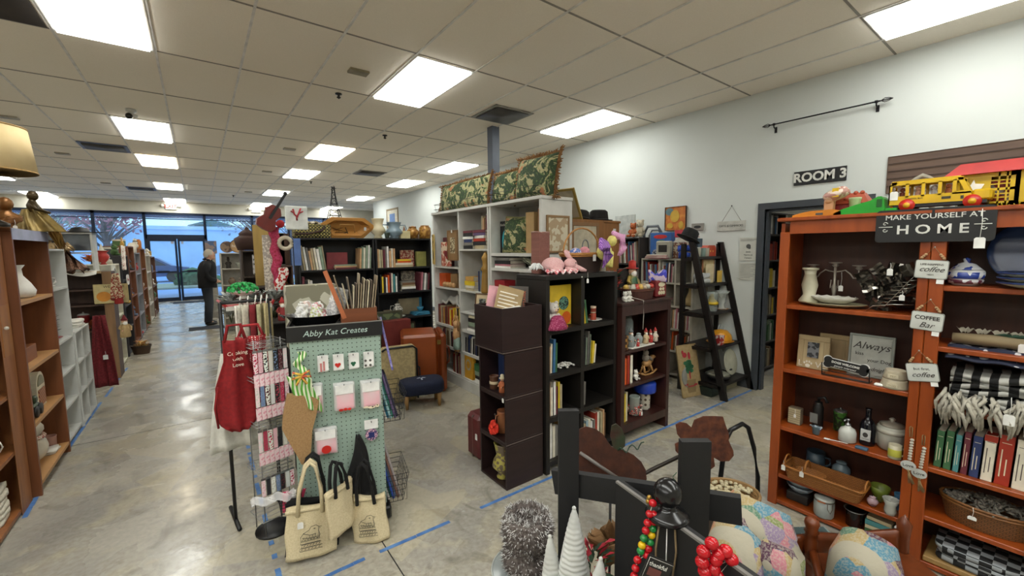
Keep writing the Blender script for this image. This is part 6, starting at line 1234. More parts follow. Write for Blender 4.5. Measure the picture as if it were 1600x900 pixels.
q=B();q.tube([(2.92,2.2,ZT+.03),(2.96,2.12,ZT+.01),(2.98,2.13,ZT-.12),(2.98,2.135,ZT-.24)],.003,5);tag(q.out('tag_string',m('#cfcabf','plain',.7)),'white hanging string with tags at the cabinet edge','string')
T_=thing('gift_basket','dark red gift box with white faces wrapped in cellophane','gift box',(3.37,2.26,ZT),-.1)
q=B();q.box(-.07,-.04,0,.07,.06,.15,.01);q.out('box_body',m('#7c1c20','plain',.5),T_);blobs(T_,'painted_faces',m('#d9cfae','plain',.5),[(-.03,.04,.016,.018),(0,.04,.016,.018),(.03,.04,.016,.018),(0,.115,.045,.022),(-.015,.075,.016,.014),(.02,.075,.016,.014)],-.0415)
q=B();rnd=random.Random(2);q.grid(lambda u,v:((-.13+.26*u),-.02+.05*math.sin(u*8),.14+.10*v*(.6+.5*abs(math.sin(u*9)))),22,4,True,.01);q.out('cellophane',m('#c9b6c9','patch',.15,h2='#4a4ab8',sc=30),T_)
q=B();q.tube([(-.06,0,.13),(0,0,.24),(.06,0,.13)],.004,5);q.out('handle',SILV,T_)
foliage('holiday_picks','red and green holiday picks behind the rattan basket','ornaments',(2.86,2.40,ZT),.10,.26,[m('#31593a','plain',.7),m('#b53a30','plain',.6)],50,None,.035)
boxg('black_card_box','small black box between the basket and nutcracker','box',(3.12,2.44,ZT+.0),.13,.04,.26,m('#1c1a1a','plain',.5),0)
U=thing('tall_cabinet','tall tan veneer cabinet with two black hats on top','cabinet',(3.48,3.02,0),0);TNV=m('#8a5c2e','wood',.5,h2='#784e26')
q=B();q.box(0,0,0,.27,.5,1.93);q.out('body',TNV,U);q=B();q.box(-.01,-.012,1.93,.285,.5,1.955,.004);q.out('top_panel',TNV,U);q=B();q.box(-.0,-.01,.02,.012,0,1.93);q.out('corner_strip',m('#a5763e','wood',.5),U)
q=B();q.box(.17,-.002,1.83,.215,0,1.87);q.out('price_sticker',TAGM,U)
def hat(lab,loc,r,h,brim,mt,rot=0,tilt=0,band='#2c2a2c',lean=0):
 T_=thing('hat',lab,'hat',loc,Euler((tilt,lean,rot)));q=B();q.lathe([(r+brim,.014),(r+brim,.018),(r*1.04,.006),(r*1.0,h*.3),(r*.93,h*.85),(r*.7,h),(.001,h*.93)],n=26,sy=.86);q.out('crown',mt,T_)
 q=B();q.lathe([(r*1.04,.008),(r*1.035,.03),(r*.98,.03)],n=26,sy=.86);q.out('hat_band',m(band,'fabric',.6),T_);return T_
hat('black brimmed fedora on the tall tan cabinet',(3.64,3.22,1.956),.115,.13,.055,m('#181513','fabric',.9),0);hat('rounded black felt hat left on the tall cabinet',(3.37,3.25,1.965),.11,.11,.015,m('#1d1b1b','fabric',.9),0,0,'#181818',.1)
q=B();q.box(2.98,3.0,0,3.475,3.45,1.955);tag(q.out('side_cabinet',TNV),'narrow brown cabinet side left of the tall tan cabinet','cabinet')
frame('leaning_frame','gold edged frame leaning at the left of the hats',(3.13,3.15,1.96),.30,.34,m('#a58a44','wood',.4,.3),m('#b9ac94','paper',.7),PI/2+.2,-.5,.025)
COL.objects[-1]
frame('framed_print','brown framed line drawing behind the basket hoop',(3.16,2.965,1.50),.40,.42,m('#84603c','wood',.5),m('#b9b09a','paper',.7),0,0,.035,art=lambda T_,w,h,y:[T_,(lambda q:(q.tube([(.0+.045*math.cos(a*PI/8),y-.003,h*.42+.07*math.sin(a*PI/8))for a in range(-1,10)],.006,5),q.out('arch_drawing',m('#8d9296','paper',.7),T_)))(B())])
frame('framed_print','pale framed flower print above the dark woven holder',(2.64,2.808,1.62),.28,.34,m('#8b6a44','wood',.5),m('#c4bca4','patch',.7,h2='#a58f72',sc=26),0,0,.02)
boxg('cabinet_door_panel','teal glass front of the white end unit','glass panel',(2.67,2.832,1.80),.34,.006,.18,m('#5d7472','plain',.2),0)
g='magazines and books along the right wall'
U,c0=unit('bookcase','dark topped bookcase of magazines against the right wall','bookcase',4.72,3.98,-PI/2,.52,.34,1.80,[.1,.45,.8,1.12,1.45],m('#3a3430','wood',.6),.02)
U,c1=unit('cubby_shelf','white cubby shelf of books under the orange painting','shelf unit',4.74,3.44,-PI/2,.74,.34,1.52,[.06,.36,.64,.93,1.22],m('#b5b0a2','plain',.6),.022,divs=((.27,.93,1.5),(.42,.06,.92),(.50,.93,1.5)))
mg=['white','red','grey','blue','maroon','white','black','pink','cream','grey','brown','sage']
bookrow(c0,.03,.49,.02,1.45,(.24,.30),mg,'on top dark magazine shelf',g,(.014,.022),.2,-.06,False,'magazine')
bookrow(c0,.03,.49,.02,1.12,(.24,.30),mg[3:]+mg,'on second dark magazine shelf',g,(.026,.034),.2,0,False,'magazine')
bookrow(c1,.03,.26,.02,1.22,(.22,.27),['maroon','grey','blue','red','red','white','grey'],'in the upper left cubby',g,(.014,.022),.2,-.05,False,'magazine')
bookrow(c1,.29,.47,.02,1.22,(.2,.26),mg,'in the upper middle cubby',g,(.014,.022),.2,.04,False,'magazine')
bookrow(c1,.03,.38,.02,.64,(.2,.25),['green','black','white','red','orange','navy','grey','white'],'in the fourth row cubby',g,(.02,.03),.2,.05)
bookrow(c1,.45,.70,.02,.64,(.2,.26),['peach','white','pink','white','maroon','cream','grey'],'right cubby of the fourth row',g,(.018,.026),.2,.04)
bookrow(c1,.05,.38,.02,.36,(.18,.25),['white','navy','orange','brown','maroon'],'in the third row left cubby',g,(.02,.03),.2,.08)
bookrow(c1,.45,.70,.02,.36,(.18,.24),['orange','brown','white','maroon','brown','cream','maroon'],'in the third row right cubby',g,(.018,.026),.2,.05)
jug('bottle','tan bottle shape in the upper right cubby','bottle',c1 .w(.66,.1,.94),.24,'bottle_vase',m('#b09a6a','plain',.5),.7);mug('small cream mug in the right cubby',c1 .w(.58,.06,.932),.08,CER,0)
for k,(c_,n_,lx,zz)in enumerate((('#d8b43a','yellow',.32,.33),('#c9c4c0','white',.26,.16),('#8a3a9a','magenta',.42,.2),('#2a4ab0','blue',.26,.0),('#d2442c','red',.40,.02))):
 bear('plush_toy',f'{n_} plush toy spilling from the wall cubby at floor level','plush toy',(4.66-.03*(k%2),3.44-lx,.002+zz),.19,m(c_,'fur',.9),-PI/2,group=None)
obox('toy_bin','dark bin on the floor holding plush toys','bin',(4.56,3.13,0),.36,.2,.12,m('#2a2624','plain',.7),-PI/2,.01)
COL.objects[-1].location=(4.50,3.14,0)
T_=thing('stroller_toy','grey plastic toy carrier frame standing on the wall shelf','toy',c1 .w(.08,.12,1.522),-PI/2)
q=B();q.tube([(-.12,0,.0),(-.13,0,.32),(-.08,0,.42),(.08,0,.42),(.13,0,.34),(.10,0,.02)],.018,8);q.tube([(-.08,.06,.05),(-.09,.06,.3),(-.05,.06,.37),(.05,.06,.37),(.09,.06,.3),(.06,.06,.05)],.012,8);q.out('tube_frame',m('#5f656c','plain',.4),T_);q=B();q.box(-.07,.02,.08,.07,.04,.34,.01);q.out('seat_panel',m('#8a8f94','plain',.6),T_)
boxg('toy_box','bright blue boxed toy with red lettering band, under painting','toy box',c1 .w(.24,.06,1.522),.30,.10,.33,m('#2f62a8','plain',.4),-PI/2,art=lambda T_,w,h,y:(blobs(T_,'red_band',m('#c9302c','plain',.5),[(0,h*.84,w*.33,h*.08)],y-.002),blobs(T_,'picture_patch',m('#6a8a5a','plain',.5),[(w*.05,h*.60,w*.25,h*.11)],y-.002),blobs(T_,'dark_patch',m('#2b2f3c','patch',.5,h2='#8a90a0',sc=60),[(-w*.2,h*.2,w*.2,h*.15)],y-.003)))
T_=thing('toy_oven','small cream plastic toy oven box in front of the blue box','toy',c1 .w(.33,.0,1.522),-PI/2);q=B();q.box(-.10,-.02,0,.10,.05,.22,.01);q.out('casing',m('#a9a596','plain',.5),T_);q=B();q.box(-.06,-.024,.08,.06,-.02,.17);q.out('window',m('#2a2624','plain',.3),T_)
for k in range(4):q=B();q.box(-.16+.01*k,-.05,0,.16-.01*k,.14,.012,.002);tag(q.out('magazine',m(['#a5686c','#c9c0b4','#b57a7a','#d9d4c8'][k],'paper',.5),None,(c1 .w(.26,-.02,1.522+.0)[0],c1 .w(.26,0,0)[1],1.522+.0125*k-.05+.05),-PI/2+.05*k),f"magazine on the wall cubby top, {['bottom', 'second', 'third', 'top'][k]} of pile",'magazine','magazines on the cubby top')
T_=boxg('toy_house','small wooden toy house of shelves beside the toy oven','toy house',c1 .w(.50,.08,1.522),.18,.12,.20,m('#8a5a44','patch',.6,h2='#c9bca4',sc=50),-PI/2);q=B();q.ext([(-.1,.2),(.1,.2),(0,.26)],-.01,.13);q.out('gable_roof',m('#c9c4b8','plain',.5),T_)
cloth('blue_jersey','royal blue cloth jersey draped on the cubby top','jersey',c1 .w(.61,-.02,1.522),.16,.14,.16,m('#1f45a8','fabric',.8),-PI/2,2)
q=B()
for k in range(5):q.box(-.12,-.08+.04*k,.0,.12,-.075+.04*k,.006);q.box(-.12+.055*k,-.08,0,-.11+.055*k,.08,.006)
q.box(-.12,-.08,0,.12,-.07,.09);tag(q.out('red_crate',m('#c03a4a','plain',.5),None,c1 .w(.55,.16,1.79),-PI/2),'red plastic lattice crate above the toy house','crate');COL.objects[-1].location.z=1.785
boxg('clear_card','grey white drawing board above the dark topped bookcase','board',c0 .w(.16,.14,1.802),.34,.02,.32,m('#a9b0ae','paper',.6,h2='#c4c8c4'),-PI/2)
bear('teddy_bear','red and tan teddy bear on the dark topped bookcase','teddy bear',c0 .w(.38,.05,1.802),.2,m('#b5763e','fur',.9,h2='#a83a2a'),-PI/2);bear('plush_dog','pale tan plush dog sitting beside the red teddy','plush toy',c0 .w(.46,.09,1.802),.24,m('#c9bfa8','fur',.9),-PI/2)
def art_elmo(T_,w,h,y):
 blobs(T_,'painted_blue',m('#5d7a80','plain',.6),[(-w*.28,h*.8,w*.2,h*.16)],y-.001);blobs(T_,'painted_face',m('#c9a23a','plain',.6),[(-w*.02,h*.6,w*.22,h*.26),(-w*.25,h*.2,w*.15,h*.12),(w*.28,h*.22,w*.12,h*.16)],y-.002)
T_=frame('canvas_painting','small orange abstract canvas painting on the right wall',(5.06,3.165,1.885),.30,.31,m('#3a2018','plain',.6),m('#b9642a','plain',.6,h2='#d08a3a',sc=14),-PI/2,0,.003,'painting',art=art_elmo,d=.035)
T_=thing('hanging_sign','white plank sign on string reading gifts and gimmicks','sign',(5.085,2.445,1.85),-PI/2);q=B();q.box(-.165,0,0,.165,.012,.115,.002);q.out('plank',m('#bdbdb6','paper',.7),T_);text('GIFTS & GIMMICKS',.034,m('#4a4a4a','paper',.7),T_,(0,-.0015,.058));q=B();q.tube([(-.11,.006,.115),(0,.004,.29),(.11,.006,.115)],.0022,5);q.out('string',m('#6a645c','plain',.8),T_);q=B();q.sph((0,.002,.293),.008,8);q.out('nail',BLK,T_)
boxg('cassette','small white and black cassette shaped plaque above the ladder hat','plaque',(5.08,2.86,1.87),.16,.02,.09,m('#8d8a84','plain',.5),-PI/2,art=lambda T_,w,h,y:blobs(T_,'window',m('#2a2a2a','plain',.5),[(0,h*.5,w*.3,h*.2)],y-.001))
PPR=m('#c3c4bc','paper',.7,h2='#bbbcb4');GRY=m('#6a6c6c','paper',.8)
T_=thing('notice','printed wall notice saying smile you are on camera','notice',(5.092,2.24,1.50),-PI/2);q=B();q.box(-.10,0,0,.10,.003,.265);q.out('paper_sheet',PPR,T_)
for s_,z,sz in(('Smile',.10,.024),("You're on",.065,.024),('Camera',.03,.024)):text(s_,sz,m('#2c2c2c','paper',.7),T_,(0,-.001,z))
q=B();q.box(-.09,-.001,.235,.09,0,.238);q.box(-.09,-.001,.245,.09,0,.248);q.box(-.09,-.001,.225,.06,0,.228);q.out('small_print',GRY,T_);q=B();q.sph((0,-.002,.165),.026,10,sy=.1);q.sph((.012,-.003,.147),.015,8,sy=.1);q.out('camera_icon',m('#4a4c4c','plain',.6),T_)
T_=thing('notice','second printed sheet of small text under the camera notice','notice',(5.092,2.235,1.275),-PI/2);q=B();q.box(-.10,0,0,.10,.003,.20);q.out('paper_sheet',PPR,T_);q=B()
for k in range(9):q.box(-.088,-.001,.178-.019*k,.088-.03*((k*7)%3),0,.181-.019*k)
q.out('small_print',GRY,T_)
T_=thing('room_sign','black plank sign with white letters ROOM 3','sign',(5.085,1.585,2.365),Euler((0,0,-PI/2)));q=B();q.box(-.225,0,-.07,.225,.012,.07,.002);q.out('board',m('#15161a','plain',.5),T_);text('ROOM 3',.125,m('#dcdcd6','paper',.6),T_,(0,-.0015,0),off=.004,sx=.96)
T_=thing('curtain_rod','black wrought curtain rod with leaf finials on the wall','curtain rod',(5.1,1.6,2.965),-PI/2);IR=m('#17151a','plain',.4,.5)
q=B();q.tube([(-.44,-.06,0),(.47,-.06,.0)],.0075,8);q.out('rod',IR,T_)
for s_ in(-1,1):
 cx=-.47 if s_<0 else.50;q=B()
 for a in range(4):an=a*PI/2;q.tube([(cx-s_*.03,-.06,0),(cx,-.06+.018*math.cos(an),.018*math.sin(an)),(cx+s_*.03,-.06+.012*math.cos(an),.012*math.sin(an)),(cx+s_*.055,-.06,0)],.0035,5)
 q.out('finial',IR,T_);q=B();x=cx-s_*.06;q.tube([(x,-.06,0),(x,-.055,-.03),(x,-.004,-.045)],.006,6);q.lathe([(.014,0),(.014,.02)],(x,-.06,-.01),10);q.box(x-.012,-.006,-.08,x+.012,0,-.02);q.out('bracket',IR,T_)
T_=frame('wood_pallet_panel','brown plank wall panel above the toy house',(5.085,.66,2.13),.80,.33,m('#6a5548','wood',.7),m('#6e584a','woodh',.7,h2='#54423a',sc=12),-PI/2,0,.004)
q=B()
for k in range(1,5):q.box(-.396,-.002,.066*k-.002,.396,.002,.066*k+.002)
q.out('plank_gap',m('#3a2e28','plain',.8),T_)
LD=m('#15100f','wood',.45,h2='#0e0a0a')
T_=thing('ladder_shelf','black A frame ladder shelf with bowler hat on its post','shelf',(4.46,2.14,0),0);W_=.64
q=B();q.box(-.02,.50,0,.02,.55,1.70);q.out('rear_leg',LD,T_);q=B();q.box(W_-.02,.42,0,W_+.02,.47,1.70);q.out('rear_leg',LD,T_)
for x in(0,W_):
 q=B();x0=x;yt,yb=.44,.0;q.add([(x-.02,yb-.03,0),(x+.02,yb-.03,0),(x+.02,yb+.04,0),(x-.02,yb+.04,0),(x-.02,yt-.05,1.72),(x+.02,yt-.05,1.72),(x+.02,yt+.02,1.72),(x-.02,yt+.02,1.72)],[(0,3,2,1),(4,5,6,7),(0,1,5,4),(1,2,6,5),(2,3,7,6),(3,0,4,7)]);q.out('front_leg',LD,T_)
LZ=[.16,.55,.92,1.24,1.55]
for z in LZ:
 yf=.44*z/1.72;q=B();q.box(.02,yf,z-.03,W_-.02,.50,z,.002);q.out('shelf',LD,T_)
 for x in(-.02,W_-.02):q=B();q.box(x,yf,z-.045,x+.03,.50,z-.01);q.out('cleat',LD,T_)
ly=lambda z,o=.05:2.14+.44*z/1.72+o
hat('black bowler hat perched on the ladder shelf top post',(4.42,2.60,1.74),.10,.13,.045,m('#131315','fabric',.9),0,.25,'#0e0e10',.35)
g=None
T_=thing('toaster_tin','red orange rounded tin at right of the ladder top shelf','tin',(4.93,ly(1.55),1.551));q=B();q.ext([(-.10,0),(-.10,.10),(-.07,.13),(.07,.13),(.10,.10),(.10,0)],0,.09);q.out('tin_body',m('#b5432a','plain',.4),T_);blobs(T_,'painted_dots',m('#e0b45a','plain',.5),[(-.03,.06,.012,.012),(.03,.06,.012,.012)],-.001)
for k,(x,c_)in enumerate(((4.52,'#8fa09a'),(4.60,'#a9a89a'),(4.70,'#7d928c'),(4.78,'#b5b0a4'))):
 jug('glass_jar',f"small grey green glass jar, {ORD[k] if k else 'leftmost'} on the ladder top shelf",'jar',(x,ly(1.55,.04),1.551),.10,'crock',m(c_,'plain',.2),.8)
boxg('game_box','small black and white box above the glass jars','box',(4.62,2.56,1.66),.1,.04,.10,m('#3a4a58','plain',.5),0)
frame('greeting_card','cream scrapbook page with tan border on the ladder shelf',(4.86,ly(1.24,.12),1.242),.26,.28,m('#a5704c','wood',.5),m('#c4b084','paper',.7),0,0,.012)
boxg('recipe_book','cream notebook leaning on the ladder shelf','notebook',(4.78,ly(1.24,.06),1.242),.17,.012,.22,m('#cfc09c','paper',.6),0);boxg('yellow_card','yellow card with red top on the ladder shelf','card',(4.95,ly(1.24,.03),1.242),.11,.008,.14,m('#c9a544','paper',.6),0)
cloth('white_shoes','white cloth shoes bundle at left of the ladder shelf','shoes',(4.62,ly(1.24,.01),1.242),.17,.12,.12,m('#b9bcbc','fabric',.8),0,2)
T_=jug('glass_pitcher','clear blender glass with handle on the ladder third shelf','pitcher',(4.93,ly(.92,.07),.922),.22,'trumpet',glass('#c9cfcb',.04,.4),.8,True)
T_=jug('glass_canister','glass canister with yellow cone juicer inside','canister',(4.72,ly(.92,.08),.922),.22,'crock',glass('#b4beba',.04,.4),.62);q=B();q.lathe([(.07,.08),(.075,.10),(.03,.14),(.02,.19),(.001,.2)],n=16);q.out('yellow_juicer',m('#d2b42a','plain',.4),T_)
plate('wooden stand under the clear blender glass',(4.93,ly(.92,.07),.9215),.08,m('#a5743e','wood',.5));COL.objects[-1]
T_=thing('yellow_helmet','shiny yellow rounded toy helmet on the ladder shelf','helmet',(4.80,ly(.55,.10),.551),-.3);q=B();q.lathe([(.12,.02),(.125,.05),(.11,.10),(.07,.145),(.001,.16)],n=20,sx=1.15,sy=.85);q.out('shell',m('#cf8f22','plain',.3),T_);q=B();q.lathe([(.128,.025),(.15,.022),(.128,.03)],n=20,sx=1.15,sy=.85);q.out('brim',m('#b8781a','plain',.3),T_)
boxg('red_tin','small red and white tin under the yellow helmet','tin',(4.70,ly(.55,.02),.551),.10,.07,.11,m('#a5282a','patch',.4,h2='#c9c4bc',sc=40),0)
plate('large clear glass platter standing on the ladder shelf',(4.98,ly(.55,.2),.57),.17,glass('#b9beb9',.05,.5),PI/2-.15,.2);COL.objects[-1]
T_=plate('white ribbed dinner plate standing on the lowest ladder shelf',(4.93,ly(.16,.16),.162+.15),.15,m('#b9b8a4','plain',.4),PI/2-.2,.0,rim=m('#a5a48f','plain',.4));
T_=thing('skillet','black round skillet with steel lid on the lowest ladder shelf','skillet',(4.68,ly(.16,.15),.162));q=B();q.lathe([(.11,0),(.14,.05),(.135,.05),(.1,.01)],n=22);q.out('pan',BLK,T_);q=B();q.lathe([(.135,.05),(.1,.075),(.02,.09),(.015,.11),(.001,.11)],n=22);q.out('glass_lid',m('#8a8a7c','plain',.2,.3),T_);q=B();q.tube([(.13,0,.045),(.27,-.02,.06)],.012,6);q.out('handle',BLK,T_)
T_=thing('bagged_platter','grey plastic wrapped round platter behind the painted board','platter',(4.38,2.45,.38),0);q=B();q.lathe([(.16,-.02),(.19,0),(.16,.02)],n=24);o=q.out('wrapped_disc',m('#8f8f88','plain',.25),T_);T_.rotation_euler=(PI/2-.2,0,0);T_.location=(4.40,2.50,.195)
boxg('green_case','dark green flat case on the floor under the ladder','case',(4.62,2.28,0),.34,.26,.10,m('#24302a','plain',.5),0);boxg('cream_box','flat cream box on the floor under the ladder','box',(4.95,2.30,0),.26,.22,.11,m('#a09878','plain',.6),0)
def art_topi(T_,w,h,y):
 rnd=random.Random(3);blobs(T_,'painted_bush',m('#2f6a4a','plain',.7,h2='#4a8a62'),[(rnd.uniform(-.16,.16)*w,h*(.56+rnd.uniform(-.09,.12)),w*.09,h*.035)for _ in range(22)]+[(0,h*.6,w*.17,h*.1)],y-.001)
 blobs(T_,'painted_cardinals',m('#b0303a','plain',.6),[(-w*.14,h*.80,w*.11,h*.05),(-w*.22,h*.86,w*.05,h*.035),(w*.08,h*.78,w*.06,h*.07),(0,h*.44,w*.03,h*.05),(0,h*.38,w*.03,h*.05)],y-.002)
 q=B();q.ext([(-w*.26,h*.32),(w*.26,h*.32),(w*.18,h*.08),(-w*.18,h*.08)],y-.002,y);q.out('painted_pot',m('#8a7550','plain',.7),T_);blobs(T_,'painted_bow',m('#a82f3a','plain',.6),[(-w*.24,h*.24,w*.09,h*.02),(w*.22,h*.22,w*.09,h*.02),(0,h*.20,w*.2,h*.012)],y-.003)
P=az(1083,618,0);frame('topiary_painting','tan board painted with topiary and cardinals standing on the floor',(P.x-.03,P.y-.02,.0),.30,.58,m('#a08a5e','plain',.7),m('#a8926a','plain',.7,h2='#9c865c',sc=30),-.22,-.22,.006,'painting',art=art_topi)
U,r1=unit('bookcase','grey bookcase of books seen through the dark door frame','bookcase',5.80,2.34,0,1.0,.3,2.1,[.05,.40,.76,1.12,1.48,1.82],m('#4a4542','wood',.6),.022)
g='books in the room beyond'
for z,cs_ in((1.82,['grey','black','blue','white']),(1.48,['red','maroon','red','red']),(1.12,['yellow','yellow','pale tan','cream']),(.76,['tan','brown','yellow','grey']),(.40,['green','sage','white','green']),(.05,['grey','tan','brown','black'])):
 bookrow(r1,.03,.40,.02,z,(.2,.27),cs_*4,f"at {['floor', 'knee', 'thigh', 'waist', 'chest', 'head'][[.05, .40, .76, 1.12, 1.48, 1.82].index(z)]} height in doorway",g,(.04,.055),.2)
q=B();q.box(0,0,.95,.16,.02,2.02);tag(q.out('hanging_banner',m('#cfcabb','plain',.7),None,(5.45,1.98,0)),'tall cream panel visible in the doorway by the bookcase','panel')
COL.objects[-1];q=B();q.box(.0,0,0,.16,.03,.95);tag(q.out('panel_stand',m('#2a2624','plain',.6),None,(5.45,1.98,0)),'dark stand carrying the cream panel in the doorway','stand')
# ---------------- man by the far shelf
MX,MY=.12,11.75
T_=thing('person','white haired man in black jacket and grey trousers facing the shelf','person',(MX,MY,0),.0)
def skin(name,verts,edges,radii,mat,parent,root=0,sub=2):
 me=bpy.data.meshes.new(name);me.from_pydata(verts,edges,[]);me.materials.append(mat);o=bpy.data.objects.new(name,me);COL.objects.link(o);o.parent=parent
 md=o.modifiers.new('skin','SKIN');
 for k,r_ in enumerate(radii):me.skin_vertices[0].data[k].radius=r_ if isinstance(r_,tuple)else(r_,r_);me.skin_vertices[0].data[k].use_root=(k==root)
 md.use_smooth_shade=True;s2=o.modifiers.new('sub','SUBSURF');s2 .levels=sub;s2 .render_levels=sub;return o
def mk(name,verts,edges,radii,mat,parent,root=0):
 me=bpy.data.meshes.new(name);me.from_pydata(verts,edges,[]);me.materials.append(mat);o=bpy.data.objects.new(name,me);COL.objects.link(o);o.parent=parent
 o.modifiers.new('skin','SKIN');bpy.context.view_layer.update()
 if not me.skin_vertices:
  with bpy.context.temp_override(object=o,active_object=o):
   bpy.ops.mesh.customdata_skin_add()
 for k,r_ in enumerate(radii):me.skin_vertices[0].data[k].radius=r_ if isinstance(r_,tuple)else(r_,r_);me.skin_vertices[0].data[k].use_root=(k==root)
 o.modifiers['skin'].use_smooth_shade=True;s2=o.modifiers.new('sub','SUBSURF');s2 .levels=2;s2 .render_levels=2
 return o
SK=m('#c99a7e','plain',.6)
vb=[(0,0,.93),(.0,0,1.12),(.02,0,1.32),(.05,0,1.44),(.08,0,1.50),(0,-.10,.88),(.02,-.11,.50),(-.02,-.115,.10),(0,.10,.88),(.0,.11,.50),(-.04,.115,.10),(.03,-.19,1.38),(.02,-.235,1.12),(.16,-.20,1.0),(.23,-.17,.98),(.03,.19,1.38),(.02,.235,1.12),(.16,.20,1.02),(.23,.17,1.0),(.08,-.115,.05),(.06,.115,.05)]
eb=[(0,1),(1,2),(2,3),(3,4),(0,5),(5,6),(6,7),(0,8),(8,9),(9,10),(3,11),(11,12),(12,13),(13,14),(3,15),(15,16),(16,17),(17,18),(7,19),(10,20)]
rb=[(.13,.12),(.12,.11),(.12,.10),(.06,.06),.05,.09,.065,.045,.09,.065,.045,.04,.038,.038,.03,.04,.038,.038,.03,.035,.035]
mk('body',vb,eb,rb,SK,T_)
q=B();zs=[(.86,.205,.165),(.98,.20,.165),(1.15,.19,.165),(1.32,.205,.16),(1.42,.17,.13),(1.47,.09,.08)]
q.lathe([(1,0)],(0,0,0),3)if False else None
vs=[];n_=24
for z,ry,rx in zs:
 for k in range(n_):a=2*PI*k/n_;vs.append((rx*1.08*math.cos(a)+.02+.03*max(0,(z-1.2)/.25),ry*1.12*math.sin(a),z+.01*math.sin(3*a)*(z<.9)))
q.add(vs,[(j*n_+k,j*n_+(k+1)%n_,(j+1)*n_+(k+1)%n_,(j+1)*n_+k)for j in range(5)for k in range(n_)],True)
for s_ in(-1,1):q.tube([(.04,s_*.17,1.41),(.02,s_*.235,1.30),(.015,s_*.25,1.12),(.09,s_*.235,1.04),(.17,s_*.20,1.01)],[.075,.082,.068,.062,.055],12)
q.tube([(.12,0,1.475),(.05,-.075,1.485),(-.02,0,1.50),(.05,.075,1.485)],.022,8,closed=True);q.out('jacket',m('#15161b','fabric',.9),T_)
q=B()
for s_ in(-1,1):q.tube([(0,s_*.07,.96),(0,s_*.10,.86),(.02,s_*.11,.5),(-.02,s_*.115,.08)],[.12,.108,.083,.075],14)
q.out('trousers',m('#3e434c','fabric',.9),T_)
for s_ in(-1,1):q=B();q.sph((.03,s_*.115,.045),.055,12,sz=.75,sx=2.2);q.out('shoe',BLK,T_)
q=B();q.sph((.10,0,1.60),.088,18,sz=1.3,sy=.85);q.sph((.183,0,1.59),.02,8,sz=1.4);q.sph((.15,0,1.53),.045,10,sy=.9)
for s_ in(-1,1):q.sph((.09,s_*.070,1.595),.022,8,sy=.5,sz=1.4)
q.tube([(.07,0,1.47),(.09,0,1.55)],.052,10);q.out('head',m('#cf9f88','plain',.6),T_)
q=B()
for s_ in(-1,1):q.sph((.175,s_*.03,1.615),.009,6)
q.box(.178,-.022,1.548,.186,.022,1.553);q.out('eyes_and_mouth',m('#3a2c28','plain',.5),T_)
q=B();vs=[];n_=20
for j in range(8):
 e=j/7*PI*.52
 for k in range(n_):a=2*PI*k/n_;low=(math.cos(a)<-.1);ee=e if not low else e*1.32;vs.append((.085+.095*math.sin(ee)*math.cos(a)-(.012 if low else 0),.083*math.sin(ee)*math.sin(a),1.605+.122*math.cos(ee)))
q.add(vs,[(j*n_+k,j*n_+(k+1)%n_,(j+1)*n_+(k+1)%n_,(j+1)*n_+k)for j in range(7)for k in range(n_)],True);q.out('hair',m('#b9b2a6','fur',.9),T_)
for s_ in(-1,1):
 q=B();q.sph((.235,s_*.165,.985),.038,10,sz=.5,sx=1.1)
 for k in range(4):q.tube([(.262,s_*(.140+.017*k),.985),(.295-.005*abs(k-1.5),s_*(.142+.016*k),.975),(.312-.008*abs(k-1.5),s_*(.143+.015*k),.955)],[.009,.008,.006],6)
 q.tube([(.225,s_*.14,.985),(.245,s_*.118,.98),(.268,s_*.112,.97)],[.011,.009,.007],6);q.out('hand',SK,T_)
q=B();q.box(-.35,-.28,0,.35,.28,.008,.003);tag(q.out('doormat',m('#2e333c','fabric',.9),None,(.06,11.3,0)),'dark rectangular mat on the floor by the man','mat');COL.objects[-1].scale=(.9,.8,1)
q=B();q.box(-.45,-.3,0,.45,.3,.008,.003);tag(q.out('doormat',m('#2e333c','fabric',.9),None,(-.3,17.6,0)),'dark doormat inside the glass doors','mat')
U,s1=unit('shelf_unit','white narrow shelf unit in front of the white haired man','shelf unit',.36,10.4,0,.46,.30,1.64,[.3,.62,.98,1.32],m('#b9b5ab','plain',.6),.022)
santa('soldier_figure','slim dark metal figure on the upper white shelf','figure',s1 .w(.14,.1,1.32),.24,m('#3a3430','plain',.5,.3),m('#3a3430','plain',.5,.3),0,skin='#3a3430',beard=None,hatcone=False)
jug('bowl','round glass bowl at the right of the upper white shelf','bowl',s1 .w(.33,.12,1.32),.12,'bowl',m('#a5a89a','plain',.2),1.1);jug('urn','pair shaped brown ornament on the second white shelf','ornament',s1 .w(.18,.1,.98),.15,'ginger',m('#7d6a58','plain',.5),1.0);bear('lamb_figure','grey lamb figure at the right of the second shelf','figure',s1 .w(.33,.1,.98),.14,m('#a09a90','fur',.9),0);jug('crock','tan crock on the lower white shelf','crock',s1 .w(.2,.1,.62),.16,'crock',m('#a89878','plain',.5),.8)
for k,(x,r_,c_,lab)in enumerate(((.02,.12,'#8a7564','patterned brown wooden round on the white shelf top, left'),(.20,.14,'#b5936a','pale wood slice plaque with white word, on white shelf top'))):
 T_=thing('round_plaque',lab,'plaque',s1 .w(.12+x,.10+.05*(1-k),1.642));q=B();q.ext([(r_*math.cos(a*PI/12),r_+r_*math.sin(a*PI/12))for a in range(24)],0,.02);q.out('disc',m(c_,'patch' if k==0 else 'wood',.6,h2='#5a4a48' if k==0 else '#9a7a54',sc=20),T_)
 if k:text('home',.09,CER,T_,(0,-.003,r_));q=B();q.tube([((r_-.005)*math.cos(a*PI/12),-.002,r_+(r_-.005)*math.sin(a*PI/12))for a in range(24)],.008,6,closed=True);q.out('bark_rim',m('#6e5440','wood',.8),T_)
